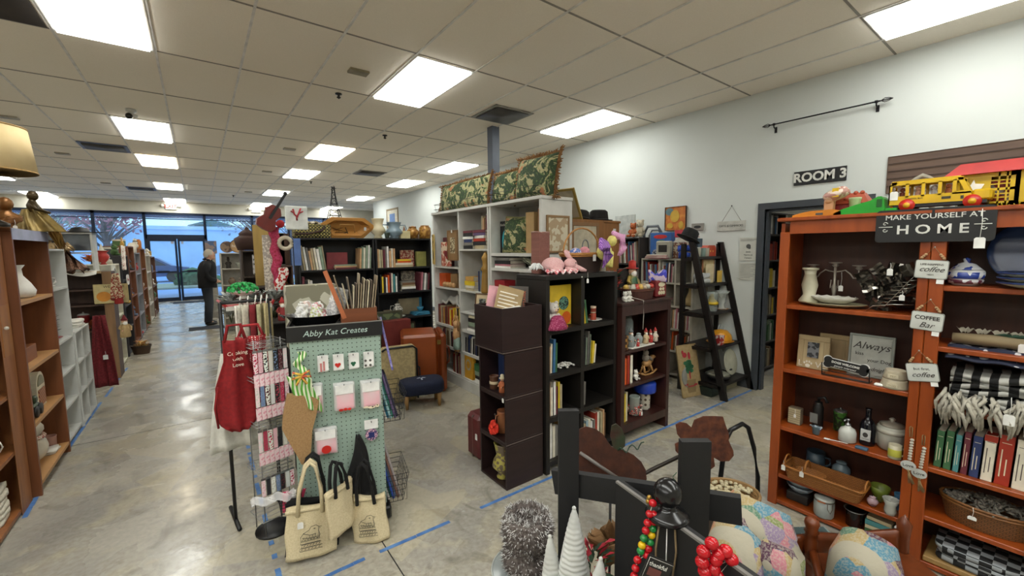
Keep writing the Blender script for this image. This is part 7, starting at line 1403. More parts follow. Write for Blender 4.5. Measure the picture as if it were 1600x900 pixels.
boxg('magazine_holder','small poster behind the man beside the plaques','poster',(.28,13.0,1.62),.24,.02,.32,m('#9a8a8a','patch',.6,h2='#5a6f9a',sc=14),0);q=B();q.box(-.08,0,0,.08,.1,1.62);tag(q.out('poster_pillar',m('#a5a29a','plain',.6),None,(.28,12.98,0)),'pale pillar carrying the poster behind the man','pillar')
U,d1=unit('bookcase','dark open crate bookcase behind the christmas gift boxes','bookcase',.50,7.2,0,.62,.32,1.68,[.1,.5,.9,1.3],m('#4a3c32','wood',.6),.022)
for k,(px_,pyb,w_,h_,c_,c2,lab)in enumerate(((412,415,.17,.26,'#c9c4c4','#35403a','white gift box with dark dots on the display'),(432,412,.15,.22,'#4a5f52','#1d2a24','dark green dotted gift box right of the white one'),(420,388,.24,.10,'#b9b4b0','#a83a36','flat white gift box with red stars on top of the dotted ones'))):
 P=ay(px_,pyb,6.4);boxg('gift_box',lab,'gift box',(P.x,6.4,1.36 if k<2 else 1.58),w_*1.3,.16,h_,m(c_,'dots',.6,h2=c2,sc=16),0,lid=None)
COL.objects[-1]
for k,(px_,c_,w_,lab)in enumerate(((413,'#a88a4a',.16,'tall ochre board leaning upright in the middle display'),(430,'#4a3a2c',.05,'thin dark board beside the tall ochre board'),(441,'#9aa394',.11,'pale sage board right of the ochre board'))):
 P=ay(px_-2,410,5.4);q=B();q.box(-w_/2,0,0,w_/2,.02,.67-.08*(k==2),.003);tag(q.out('display_board',m(c_,'wood',.6),None,(P.x+.0,5.4+.03*k,1.282)),lab,'board')
P=ay(387,382,7.35);T_=thing('woven_pagoda_basket','dark wicker lidded basket with knob against the windows','basket',(P.x,7.35,1.682));q=B();q.lathe([(.13,0),(.16,.1),(.17,.17),(.12,.2),(.10,.22),(.11,.24),(.07,.28),(.03,.30),(.025,.33),(.001,.35)],n=18);q.out('woven_body',m('#4a3028','weave',.7,h2='#2a1a14',sc=50),T_)
q=B();q.lathe([(.05,0),(.05,.2),(.045,.21)],n=14);tag(q.out('red_cup',m('#c03434','plain',.4),None,(ay(408,385,7.35).x-.02,7.32,1.682)),'red and white cup beside the wicker pagoda basket','cup')
T_=thing('violin_wreath','red brown violin hung high on a decorated pole','violin',(ay(424,350,4.6).x,4.6,1.99),Euler((0,.55,.2)))
q=B();vo=[(-.0,-.14),(.07,-.13),(.09,-.08),(.055,-.01),(.075,.06),(.04,.11),(0,.12),(-.04,.11),(-.075,.06),(-.055,-.01),(-.09,-.08),(-.07,-.13)];q.ext(vo,0,.035);q.out('violin_body',m('#6e1f16','wood',.3),T_);q=B();q.box(-.012,-.012,-.02,.012,.0,.26);q.sph((0,0,.27),.02,8);q.out('neck',BLK,T_)
PX,PY=ay(437,500,4.75).x,4.75
T_=thing('decorated_pole','tall pole swagged with red ribbon, pink net and ornaments','decorated pole',(PX,PY,0));q=B();q.tube([(0,0,0),(0,0,2.1)],.014,8);q.lathe([(.14,0),(.14,.02),(.03,.03)],n=16);q.out('pole',m('#a5a19a','plain',.4,.3),T_)
q=B();q.grid(lambda u,v:(.045*math.cos(2*PI*u)+.012*math.sin(v*19),.05*math.sin(2*PI*u)-.03,1.35+.55*v),12,20);q.out('pink_net',m('#b83a62','fabric',.8,h2='#8c1c30'),T_)
q=B();q.grid(lambda u,v:(.03+.05*math.cos(2*PI*u)+.02*math.sin(v*9),.04*math.sin(2*PI*u)-.06,1.12+.38*v),12,16);q.out('red_ribbon',m('#b02424','patch',.6,h2='#e0d8d0',sc=50),T_)
q=B();q.grid(lambda u,v:(-.06+.05*math.cos(2*PI*u),.04*math.sin(2*PI*u),1.2+.62*v),12,16);q.out('cream_lace',m('#c9bfb0','patch',.8,h2='#9a9088',sc=60),T_)
q=B();q.tube([(.08+.055*math.cos(a*PI/8),-.08,1.74+.055*math.sin(a*PI/8))for a in range(16)],.02,8,closed=True);q.out('ring_ornament',m('#cfc4ae','plain',.4),T_);q=B();q.sph((.05,-.05,1.93),.04,10);q.out('red_cap',m('#c22e34','fabric',.8),T_)
q=B();rnd=random.Random(5)
for k in range(26):a=rnd.uniform(0,6.28);p=V((.08+.1*rnd.random(),-.06,1.02+.12*rnd.random()));d=V((math.cos(a),-.2,math.sin(a)))*.045;s_=V((-math.sin(a),0,math.cos(a)))*.014;q.add([p-d,p-s_,p+d,p+s_],[(0,1,2,3)])
q.out('holly_leaves',m('#1f6a3a','plain',.6),T_)
q=B();q.box(-.1,0,0,.1,.015,.23,.01);P=ay(455,352,4.9);tag(q.out('reindeer_card',m('#d8dad6','paper',.6),None,(P.x,4.58,1.87)),'white board with red reindeer hung beside the violin','board');RCARD=COL.objects[-1]
q=B();q.tube([(-.03,-.004,.20),(-.02,-.004,.15),(.01,-.004,.12)],.008,5);q.tube([(.04,-.004,.21),(.02,-.004,.16),(.0,-.004,.12),(.0,-.004,.09)],.008,5);q.tube([(-.05,-.004,.18),(-.02,-.004,.16)],.006,4);q.tube([(.06,-.004,.18),(.02,-.004,.16)],.006,4);o=q.out('reindeer_drawing',m('#a8323a','fabric',.8),RCARD)
P=ay(455,378,5.0);boxg('wooden_box','brown square wooden shadow box behind the ring ornament','box',(P.x-.04,5.46,1.506),.19,.10,.36,m('#5a4234','wood',.6),0)
obox('open_crate','open wooden crate of candlesticks left of the black bookcase','crate',(ay(455,430,5.0).x-.02,5.05,1.28),.24,.22,.32,m('#4a3426','wood',.6),0,.014);CR=COL.objects[-1];CR.rotation_euler=(PI/2,0,0);CR.location=(ay(452,430,5.0).x-.06,5.45,1.283)
for k in range(4):jug('candlestick',f"slim brass candlestick, {ordl(k)} in the open crate",'candlestick',(CR.location.x-.08+.05*k,5.32,1.298),.18-.02*(k%2),'column',m('#a87a4a','plain',.3,.5),.7,group='candlesticks in the open crate')
U,d2=unit('low_shelf','dark rack of christmas goods beside the garment rack','shelf unit',.42,5.2,0,.46,.34,1.28,[.3,.7,1.0],m('#3a302a','wood',.6),.02)
for k in range(6):foliage('snow_pine',f"frosted silver pine spray, {ordl(k)} around the dark display",'branches',(ay(355+17*k,425,4.6-.1*(k%2)).x,4.50,1.022),.08,.26,[m('#8f9490','plain',.7),m('#7a4a44' if k%2 else '#c4c8c4','plain',.7)],60,None,.05,'frosted pine sprays',k)
U,d3=unit('display_table','low dark display crate under the frosted pine sprays','table',.26,4.30,0,.50,.30,1.02,[.2,.6],m('#2a2422','wood',.6),.02)
for k,(x,c_,lab,h_)in enumerate(((.06,'#d9d4cc','white angel doll on the dark crate',.22),(.25,'#b9a27a','tan cloth santa on the dark crate',.2),(.42,'#8a2a2a','red cloth santa at right of the dark crate',.22),(.54,'#c9c4bc','white felt santa at the end of dark crate',.18))):santa('santa_doll',lab,'santa doll',(.26+x*.8,4.35,1.022),h_,m(c_,'fabric',.8),m('#a32a2a' if k!=1 else '#b9a27a','fabric',.8),0)
for k in range(7):
 c_,n_=pal[k],pn[pal[k]];boxg('boxed_ornament',f'{n_} boxed ornament on the lower dark rack shelves','box',d2 .w(.08+.11*(k%4),.03,.7 if k<4 else 1.0),.09,.1,.16,m(c_,'patch',.6,h2='#e3ddd0',sc=40),0)
boxg('white_tissue_rack','cream wrapped card display behind the black basin','card display',(.66,3.35,.95),.34,.12,.46,m('#c9c6b4','patch',.6,h2='#8a8672',sc=16),0)
q=B();q.box(-.16,0,0,.16,.14,.95);tag(q.out('pedestal',m('#2a2826','plain',.6),None,(.66,3.34,0)),'dark pedestal under the cream card display','pedestal')
# ===== RIGHT BOOKCASE (front faces -x)
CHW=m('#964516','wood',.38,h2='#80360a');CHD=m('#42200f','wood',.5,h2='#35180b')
rb=Fr(2.9,1.085,-PI/2)
def U2(lab,x0,W,zs,bm):
 T_=thing('bookcase',lab,'bookcase',rb.w(x0,0),-PI/2);D=.31
 for sx in(0,W-.02):q=B();q.box(sx,.0,0,sx+.02,D,1.80);q.out('side_panel',CHW,T_)
 for a,b_ in((-.0,.052),(W-.04,W)):q=B();q.box(a,-.018,0,b_,0,1.745,.003);q.out('front_stile',CHW,T_)
 q=B();q.box(.052,-.016,1.735,W-.04,0,1.81);q.out('top_rail',CHW,T_)
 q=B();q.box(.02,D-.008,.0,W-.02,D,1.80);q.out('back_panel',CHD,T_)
 q=B();q.box(-.015 if x0==0 else 0,-.035,1.81,W+(0 if x0==0 else.015),D+.01,1.832,.005);q.out('top_panel',CHW,T_)
 for z in zs:q=B();q.box(.02,-.008,z-.024,W-.02,D-.008,z,.003);q.out('shelf',CHW,T_)
 return T_
Z1=[.035,.21,.525,.90,1.30];Z2=[.035,.28,.54,.87,1.16,1.46]
U2('warm cherry wood bookcase, left bay with toys on top',0,.67,Z1,0);U2('warm cherry wood bookcase, right bay with striped throw',.672,.76,Z2,0)
def at(x,y,dep,z=None):return put(rb,x,y,dep,z)
R_=-PI/2
T_=jug('vase','tall ivory vase with flared foot on the top left shelf','vase',at(1264,470,.12,1.312),.215,'column',m('#b9b49c','plain',.4),1.0);
T_.children[0].data=(lambda o:o.data)(T_.children[0])
q=B();q.lathe([(.050,0),(.056,.012),(.034,.045),(.026,.09),(.026,.16),(.036,.215),(.031,.215),(.022,.16)],n=18);o=q.out('base_flare',m('#b9b49c','plain',.4),T_)
def oval(lab,P,w,d,h,mt,ruff=0,name='platter'):
 q=B();n=36;vs=[];prof=[(.5,0),(.6,.1),(.85,.55),(1,1),(.97,1.03),(.8,.5),(.45,.12),(.01,.1)]
 for r,z in prof:
  for k in range(n):a=2*PI*k/n;rf=1+ruff*math.sin(a*12)*(r>.8);vs.append((w/2*r*rf*math.cos(a),d/2*r*rf*math.sin(a),h*z*(1+ruff*2*math.cos(a*12)*(r>.8))))
 q.add(vs,[(j*n+k,j*n+(k+1)%n,(j+1)*n+(k+1)%n,(j+1)*n+k)for j in range(len(prof)-1)for k in range(n)]+[tuple(range(n-1,-1,-1))],True)
 return tag(q.out(name,mt,None,P,R_),lab,name)
P=at(1300,478,.10,1.302);oval('large flat ivory oval platter on the top left shelf',P,.33,.20,.022,m('#b3ad8c','plain',.4))
P=at(1303,470,.09,1.325);o=oval('white ruffled oval dish set on the ivory platter',P,.22,.14,.035,m('#cfcdc2','plain',.35),.05,'dish')
T_=thing('candelabra','pewter three arm candelabra behind the ruffled dish','candelabra',at(1302,472,.20,1.302),R_,None,1.0);PW=m('#a59d92','plain',.35,.4)
q=B();q.lathe([(.045,0),(.05,.006),(.012,.03),(.008,.06),(.014,.10),(.007,.13),(.007,.25)],n=14)
for s_ in(-1,1):
 q.tube([(0,0,.13),(s_*.02,0,.10),(s_*.018,0,.15)],.004,6)
 q.tube([(s_*.03,0,.205),(s_*.05,0,.212),(s_*.075,0,.19),(s_*.09,0,.165),(s_*.11,0,.168),(s_*.115,0,.20),(s_*.115,0,.235)],.004,6)
 q.tube([(0,0,.2),(s_*.03,0,.205)],.004,6)
q.out('branches',PW,T_)
for x,z in((0,.25),(-.115,.235),(.115,.235)):q=B();q.lathe([(.008,-.02),(.018,-.012),(.012,0),(.034,.004),(.034,.008),(.01,.008)],(x,0,z),14);q.out('candle_cup',PW,T_)
ptag(T_,(.035,-.01,.12),.022,.035,.08)
T_=thing('metallic_wreath','crumpled shiny pewter ribbon wreath leaning on the top left shelf','wreath',at(1392,478,.10,1.302),R_);q=B();rnd=random.Random(5)
for k in range(34):
 a=rnd.uniform(0,2*PI);r_=rnd.uniform(.02,.115);cx,cz=r_*math.cos(a)*1.0,.135+r_*math.sin(a)*1.05;th=rnd.uniform(0,PI);ln=rnd.uniform(.03,.06);y=rnd.uniform(-.04,.05)
 u_=V((math.cos(th),rnd.uniform(-.4,.4),math.sin(th)));v_=V((-math.sin(th),rnd.uniform(-.8,.2),math.cos(th)))
 q.grid(lambda u,v:V((cx,y,cz))+u_*(ln*(u-.5)*2)+v_*(.032*(v-.5)*2)+V((0,-1,0))*.016*math.sin(u*13+k)+V((0,0,1))*.005*math.sin(v*7),8,3,False,(.001,.002,0))
q.out('foil_ruffles',m('#8d8880','plain',.18,.9,h2='#4a4640',sc=14),T_)
q=B()
for k in range(7):z=.03+.022*k;x=-.02+.014*k;q.tube([(x-.03,-.06,z),(x+.01,-.075,z+.005),(x+.03,-.07,z+.035),(x+.06,-.07,z+.04)],.0022,5)
q.tube([(-.09,-.06,0),(-.06,-.07,.03),(.02,-.07,.045),(.10,-.06,.05)],.004,5);q.out('wire_edges',m('#a9a59c','plain',.2,.9),T_)
ptag(T_,(.0,-.075,.235),.024,.036,.03);ptag(T_,(.055,-.075,.10),.022,.03,.02)
P=at(1268,573,.10,.902);T_=frame('photo_frame','whitewashed wood frame with paw print and LOVE lettering',P,.165,.205,m('#a5916c','wood',.6),m('#a5916c','wood',.6,h2='#b3a27e'),R_,-.10,.03)
q=B();q.box(-.03,-.002,.07,.03,0.001,.165);q.out('photo',m('#23262a','patch',.4,h2='#6a6c70',sc=60),T_);PWH=m('#cfcabc','paper',.6)
text('L',.05,PWH,T_,(-.062,-.0015,.027));text('VE',.05,PWH,T_,(.045,-.0015,.027));blobs(T_,'paw_print',PWH,[(-.022,.018,.013,.011),(-.04,.033,.005,.007),(-.028,.042,.005,.007),(-.014,.042,.005,.007),(-.003,.033,.005,.007)],-.001)
P=at(1302,568,.19,.902);frame('photo_frame','plain tan wood frame standing behind the LOVE frame',P,.165,.215,m('#8f7a55','wood',.6),m('#84704e','wood',.6),R_,-.08,.03)
P=at(1357,588,.15,.902);T_=frame('script_picture','white framed script print reading always kiss your dog',P,.205,.245,m('#8f958f','plain',.5),m('#b9bbb2','paper',.6),R_,-.08,.012);IK=m('#3c3836','paper',.7)
q=B();q.box(-.088,.0,.018,.088,.004,.226);q.out('inner_mat',m('#aeb1a9','paper',.6),T_)
text('Always',.058,IK,T_,(.0,-.002,.18),shear=.35,name='script_lettering');text('kiss',.027,IK,T_,(-.05,-.002,.133));text('your Dog',.027,IK,T_,(.04,-.002,.10));text('goodnight',.03,IK,T_,(.02,-.002,.05),shear=.3,name='script_lettering')
T_=thing('bone_sign','black bone shaped sign reading dogs welcome on a wire stand','sign',at(1320,588,.02,.902),R_);q=B()
bo=[]
for cx,cz,a0,a1 in((-.098,.068,-20,-190),(-.098,.028,190,20)):pass
def bone(w,h,r):
 P_=[]
 for cx,cz,a0,a1 in((w,h,-60,150),(-w,h,30,240),(-w,-h,120,330),(w,-h,-150,60)):P_+=[(cx+r*math.cos(math.radians(a0+(a1-a0)*k/9)),cz+r*math.sin(math.radians(a0+(a1-a0)*k/9)))for k in range(10)]
 return P_
def tr(P_,dz=.075,a=-.10):return[(x*math.cos(a)-z*math.sin(a),x*math.sin(a)+z*math.cos(a)+dz)for x,z in P_]
bp=bone(.086,.0165,.021);q.ext(tr([(x,z)for x,z in bp]),-.002,.004);q.out('white_outline',m('#cfcfca','paper',.6),T_)
q=B();q.ext(tr([(x*.965,z*.88)for x,z in bp]),-.0045,-.001);q.out('bone_board',BK2,T_);WL=m('#d4d4ce','paper',.6)
text('DOGS WELCOME',.0165,WL,T_,(.0,-.0052,.081),(PI/2,.10,0),off=.0006);text('people tolerated',.0150,WL,T_,(-.002,-.0052,.062),(PI/2,.10,0),shear=.3,name='script_lettering')
q=B()
for s_ in(-1,1):q.tube([(s_*.11,-.012,.075),(s_*.11,.0,.002),(s_*.11,.05,.002)],.003,6)
q.tube([(-.11,-.006,.004),(.11,-.006,.004)],.004,6);q.tube([(-.11,-.004,.03),(.11,-.004,.025)],.003,6);q.out('wire_stand',BK2,T_)
P=at(1398,603,.05,.902);CRB=m('#bdb29a','plain',.4)
for k in range(2):
 T_=thing('dog_bowl',['lower cream stoneware dog bowl of the stack','upper smaller cream stoneware dog bowl'][k],'bowl',(P[0],P[1],.902+.048*k),R_,'stacked cream dog bowls');r=.062-.010*k
 q=B();q.lathe([(r,0),(r*.98,.01),(r*.84,.04),(r*.84,.046),(r*.72,.046),(r*.6,.01),(.001,.008)],n=26);q.out('bowl_body',CRB,T_);q=B();q.box(-.022,-r-.0005,.010,.022,-r*.86,.028);o=q.out('name_plate',m('#d2c8ae','plain',.5),T_);text('PET' if k else 'DOG',.014,m('#a09478','plain',.6),o,(0,-r-.0012,.019))
q=B();q.box(-.018,0,0,.018,.03,.012,.003);tag(q.out('white_tag',TAGM,None,at(1372,603,.0,.902),R_),'small white block tag before the dog bowls','tag')
zq=.527
T_=boxg('striped_tin','small box with stacked cream word stripes at the left end','box',at(1240,662,.08,zq),.07,.05,.105,m('#7d705c','plain',.6),R_)
q=B()
for k in range(7):q.box(-.033,-.0015,.008+.0138*k,.033,.0005,.018+.0138*k)
q.out('word_stripe',m('#b3a684','paper',.6),T_);ptag(T_,(.005,-.003,.07),.013,.024,.03)
T_=jug('bottle','black bottle with white text label on the left shelf','bottle',at(1277,665,.14,zq),.165,'jar',BLK,.42);q=B();q.box(-.02,-.073,.05,.02,-.069,.11);q.out('label',m('#8a8a86','check',.6,h2='#1c1c1c',sc=180),T_);T_.rotation_euler.z=R_
q=B();q.tube([(0,0,.14),(.0,0,.19),(.03,0,.2),(.045,0,.17)],.01,8);q.out('loop_neck',BLK,T_)
T_=jug('dish','slate blue dish shaped like a small pail with fish','dish',at(1275,676,.02,zq),.05,'pot',m('#52656e','plain',.4),1.05);T_.rotation_euler.z=R_;T_.scale=(1,.7,1)
q=B();q.grid(lambda u,v:(-.03+.06*u,-.02+.03*v,.048+.008*math.sin(u*12+v*4)),10,5,True,(0,0,-.004));q.out('fish_relief',m('#a9b3ba','patch',.4,h2='#1f3558',sc=90),T_)
jug('jar','dark jar with green leaf wrapping behind the soap pump','jar',at(1312,662,.2,zq),.12,'crock',m('#1c2419','patch',.3,h2='#3d6a2c',sc=60),.6,lid=m('#6a6a66','plain',.3,.6))
T_=thing('soap_dispenser','white ceramic soap dispenser with chrome pump','soap dispenser',at(1324,680,.06,zq),R_);q=B();q.lathe([(.038,0),(.042,.006),(.042,.055),(.034,.075),(.016,.086),(.014,.092)],n=22);q.out('bottle_body',m('#bdbfb8','plain',.25),T_)
q=B();q.lathe([(.013,.09),(.013,.104),(.004,.106),(.004,.122),(.009,.124),(.009,.132)],n=12);q.tube([(0,0,.128),(-.01,-.018,.128),(-.012,-.026,.122)],.004,6);q.out('pump',SILV,T_)
T_=thing('bottle','dark blue glass bottle with round white label','bottle',at(1355,680,.10,zq),R_);q=B();q.lathe([(.034,0),(.036,.01),(.036,.11),(.028,.135),(.014,.155),(.013,.20),(.016,.21)],n=18);q.out('bottle_body',m('#0e1118','plain',.12),T_);q=B();q.lathe([(.0365,.03),(.0368,.095)],n=18);q=B();q.box(-.022,-.040,.03,.022,-.030,.095,.001);o=q.out('label',m('#b9bab8','paper',.5),T_);blobs(T_,'label_emblem',IK,[(0,.065,.012,.014)],-.0405);text('VINTAGE',.008,IK,T_,(0,-.0406,.042))
q=B();q.box(-.028,-.016,0,.028,.016,.013,.003);tag(q.out('blue_box',m('#3a5a74','plain',.5),None,at(1347,690,.0,zq),R_),'small slate blue soap bar box at shelf edge','box')
T_=thing('teapot','large white pot with long spout and knobbed lid','teapot',at(1392,688,.13,zq),R_);CW=m('#a9a89c','plain',.35);q=B();q.lathe([(.045,0),(.055,.01),(.062,.08),(.064,.125),(.056,.135)],n=24);q.out('pot_body',CW,T_);q=B();q.tube([(-.05,0,.02),(-.065,0,.06),(-.085,0,.12),(-.10,0,.14)],[.020,.018,.012,.009],8);q.out('spout',CW,T_);q=B();q.lathe([(.056,.135),(.055,.142),(.02,.155),(.008,.158),(.015,.17),(.008,.178),(.001,.179)],n=20);q.out('lid',m('#8d8578','plain',.3),T_);q=B();q.lathe([(.0645,.095),(.0652,.12)],n=24);q.out('raised_band',m('#bab8aa','plain',.4),T_)
T_=mug('cream mug with chartreuse and lilac glaze bands',at(1398,708,.01,zq),.075,m('#b3ac92','plain',.4),R_,None,m('#b7b548','plain',.4),.9)
q=B();q.box(-.012,-.002,0,.012,.002,.001);q.tube([(0,0,.001),(.05,.01,.002),(.09,.012,.003)],.0022,5);q.box(-.02,-.012,0,.004,.012,.0014);tag(q.out('string_tag',TAGM,None,at(1294,690,.0,zq),R_),'white paper tag on string lying before the blue dish','tag')
zq=.212
P=at(1290,745,.06,zq+.02);HN=m('#8f5a26','weave',.6,h2='#5a3412',sc=34);HR=m('#9c6428','wood',.5)
T_=thing('basket','long honey woven tray basket with end handles and tags','basket',(P[0]-.05,P[1],zq+.001),R_);w_,d_,h_=.40,.17,.085;q=B()
def rq(w,d,r=.03):return[(x,y)for x,y in rr(w/2,d/2,r,4)]
L0,L1,L2,L3=rq(w_*.9,d_*.82),rq(w_,d_),rq(w_-.012,d_-.012),rq(w_*.88,d_*.80);n_=len(L0)
q.add([(x,y,0)for x,y in L0]+[(x,y,h_)for x,y in L1]+[(x,y,h_)for x,y in L2]+[(x,y,.006)for x,y in L3],[(j*n_+k,j*n_+(k+1)%n_,(j+1)*n_+(k+1)%n_,(j+1)*n_+k)for j in range(3)for k in range(n_)]+[tuple(range(n_-1,-1,-1)),tuple(range(3*n_,4*n_))]);q.out('woven_body',HN,T_)
q=B();q.tube([(x*1.01,y*1.02,h_-.006)for x,y in L1],.005,6,closed=True);q.tube([(x*.99,y*.98,h_*.66)for x,y in L1],.002,5,closed=True);q.out('rim_band',HR,T_)
for s_ in(-1,1):q=B();q.tube([(s_*(w_/2),.045*math.cos(a*PI/8),h_-.005+.04*math.sin(a*PI/8))for a in range(9)],.005,6);q.out('handle',HR,T_)
ptag(T_,(-.19,-.09,h_),.022,.034,.03);ptag(T_,(-.09,-.092,h_),.022,.034,.03);T_.location.x+=.03
T_=thing('basket','small oval woven basket nested inside the long tray basket','basket',(T_.location.x,P[1]+.07,zq+.012),R_);q=B();q.lathe([(.4*.5,0),(.5*.5,.05),(.47*.5,.05),(.38*.5,.006),(.001,.004)],n=24,sx=.32,sy=.2);q.out('woven_body',HN,T_);q=B();q.tube([(-.02+.0*a,.05*math.cos(a*PI/10),.045+.065*math.sin(a*PI/10))for a in range(11)],.006,6);q.out('handle',HR,T_)
mug('slate blue mug behind the long basket',at(1275,708,.24,zq),.12,m('#33424e','plain',.4),R_);jug('jar','blue grey ginger jar behind the long basket','jar',at(1315,722,.22,zq),.12,'ginger',m('#5d6c74','plain',.3),.85)
T_=jug('planter','olive green planter with scratched leaf sketch','planter',at(1376,752,.12,zq),.085,'bowl',m('#6c7a2c','plain',.4),1.1);T_.rotation_euler.z=R_;q=B();[q.tube([(-.02+.02*k,-.088,.03),(-.012+.02*k,-.094,.06)],.002,4)for k in range(3)];q.out('leaf_sketch',BLK,T_)
jug('bowl','pink and white curved shell bowl near the right end','bowl',at(1364,772,.03,zq),.055,'ginger',m('#a58a92','patch',.3,h2='#6a4a52',sc=20),1.0)
q=B();vs=[];n_=28
for r,z in((.022,0),(.026,.02),(.022,.05),(.036,.085),(.033,.085),(.018,.05),(.02,.01)):
 for k in range(n_):a=2*PI*k/n_;rf=r*(1+.07*(k%2));vs.append((rf*math.cos(a),rf*math.sin(a),z))
q.add(vs,[(j*n_+k,j*n_+(k+1)%n_,(j+1)*n_+(k+1)%n_,(j+1)*n_+k)for j in range(6)for k in range(n_)]+[tuple(range(n_-1,-1,-1))],True);tag(q.out('cut_glass_vase',glass('#b9bab2',.05,.5),None,at(1391,797,.01,zq),R_),'small ribbed cut glass vase at the shelf edge','vase')
jug('cup','bright slate blue cup beside the glass vase','cup',at(1405,775,.10,zq),.09,'crock',m('#3f6f92','plain',.3),.5)
zq=.037
for k in range(2):oval(['lower pale blue oval dish at bottom left','upper pale blue oval dish at bottom left'][k],at(1248,800,.10,zq+.055+.028*k),.15,.11,.04,m('#93a2ae','plain',.3),0,'dish')
q=B();q.box(-.06,-.05,0,.06,.05,.055,.004);tag(q.out('dish_box',m('#23201e','plain',.6),None,at(1248,800,.10,zq),R_),'dark box under the pale blue dishes','box')
T_=thing('clamp_jar','white ceramic jar with wire clamp lid','jar',at(1286,815,.03,zq+.0),R_);q=B();q.lathe([(.045,0),(.05,.01),(.052,.07),(.05,.095),(.047,.1)],n=22);q.out('jar_body',m('#a4aaa8','plain',.3),T_);q=B();q.lathe([(.049,.102),(.05,.112),(.04,.12),(.001,.122)],n=22);q.out('lid',m('#a9aeaa','plain',.3),T_);q=B();q.tube([(.05*math.cos(a*PI/12),.05*math.sin(a*PI/12),.1)for a in range(24)],.0022,5,closed=True);q.tube([(.03,-.048,.10),(.033,-.056,.075),(.045,-.05,.05),(.052,-.04,.075),(.048,-.03,.1)],.002,5);q.out('wire_clamp',m('#6a5a50','plain',.3,.6),T_);q=B();q.box(-.02,-.054,.1,.02,-.045,.106);q.out('rubber_tab',m('#9c5a34','plain',.5),T_)
T_=jug('pot','black glass canister with wire clamp beside white jar','canister',at(1334,825,.06,zq),.10,'crock',m('#101312','plain',.15),.9);q=B();q.tube([(.05*math.cos(a*PI/12),.05*math.sin(a*PI/12),.1)for a in range(24)],.002,5,closed=True);q.out('wire_clamp',SILV,T_)
stack(rb,.545,.04,zq,[('green',.03),('pale tan',.02),('teal',.03),('tan',.02)],'at left bay bottom right',None,.12,.16)
# ---- right bay
P=at(1508,440,.10,1.462);T_=thing('sugar_bowl','blue and white floral lidded bowl on the top right shelf','bowl',P,R_);BW=m('#b9bcc0','patch',.25,h2='#2a3f8a',sc=45)
q=B();q.lathe([(.045,0),(.05,.008),(.062,.035),(.064,.07),(.058,.075)],n=24);q.out('bowl_body',m('#bfc0c0','plain',.25),T_);q=B();q.lathe([(.0595,.03),(.0648,.04),(.0652,.065)],n=24);q.out('floral_band',BW,T_);q=B();q.lathe([(.0585,.002),(.063,.02)],(0,0,.008),24);q.out('russet_band',m('#5a2c3c','patch',.3,h2='#b9bcc0',sc=60),T_);q=B();q.lathe([(.058,.076),(.05,.084),(.03,.105),(.01,.112),(.014,.128),(.001,.135)],n=22);q.out('lid',BW,T_)
T_=thing('platter','large blue rimmed cream platter standing in the top right bay','platter',rb.w(.99,.22,1.462),Euler((PI/2-.18,0,R_)));q=B();q.lathe([(.10,-.005),(.155,.012),(.158,.016),(.10,.004),(.001,.004)],(0,.16,0),36);q.out('dish',m('#8d8a7e','plain',.25),T_);q=B();q.lathe([(.128,.0095),(.157,.0175),(.155,.019),(.128,.011)],(0,.16,0),36);q.out('blue_rim',m('#28406e','plain',.25),T_)
for k in range(3):T_=plate(['lowest blue rimmed plate of the top right stack','middle blue rimmed plate of the top right stack','topmost blue rimmed plate of the top right stack'][k],rb.w(1.02,.05,1.463+.022*k),.135,m('#aaa68f' if k==0 else '#9a9c94','plain',.3),0,R_,'blue rimmed plates',m('#26386a','plain',.3))
q=B();q.box(-.1,-.1,0,.1,.1,.0)
T_=thing('driftwood_log','tan birch log decorated with shells and greens','log',rb.w(1.02,.08,1.172+.028),R_);q=B();q.tube([(-.26,0,0),(-.1,.0,.006),(.1,.0,-.002),(.28,.0,.006)],[.026,.03,.03,.027],12);q.out('log',m('#8f7f60','woodh',.7,h2='#6f6048'),T_)
q=B();rnd=random.Random(3)
for k in range(9):x=-.22+.055*k;q.grid(lambda u,v:(x+.03*(u-.5)*(1+v),-.01+.02*math.sin(u*3),.032+.022*v+.006*math.cos(u*20)),8,3,True,.003)
q.sph((.10,0,.045),.03,12,sz=.8);q.out('shells',m('#a59f90','plain',.5),T_);q=B()
for k in range(22):x=rnd.uniform(-.1,.05);a=rnd.uniform(-.5,.5);q.add([(x-.03,-.01,.035),(x,-.018,.035+.01*a),(x+.03,-.01,.04+.02*a),(x,-.0,.045)],[(0,1,2,3)])
q.out('green_sprigs',m('#2c4a38','plain',.8),T_);ptag(T_,(-.03,-.034,.01),.04,.04,0)
q=B();q.grid(lambda u,v:(-.27+.56*u,-.135+.15*v*1.0,-.022*(1-v)*(v<.35)*2.4+.004*math.sin(u*25)),34,8,True,(0,0,.006));tag(q.out('polka_ribbon',m('#161c34','dots',.8,h2='#b9b9bc',sc=19),None,rb.w(1.02,.12,1.164),R_),'navy ribbon cloth with large white dots under the log','cloth')
T_=thing('throw_blanket','black and white striped throw with shaggy white fringe','blanket',rb.w(1.03,.0,.874),R_);q=B()
for k in range(6):q.grid(lambda u,v:(-.26+.56*u,.02+.2*v-.04*math.sin(PI*u)*(v<.2),.015+.026*k+.012*math.sin(u*11+k*1.7)+.008*math.sin(v*9+k)+.02*math.sin(PI*u)),30,6,True,(0,0,.022))
q.out('folded_cloth',m('#101010','zig',.9,h2='#a8a8a2',sc=5),T_)
q=B();rnd=random.Random(8)
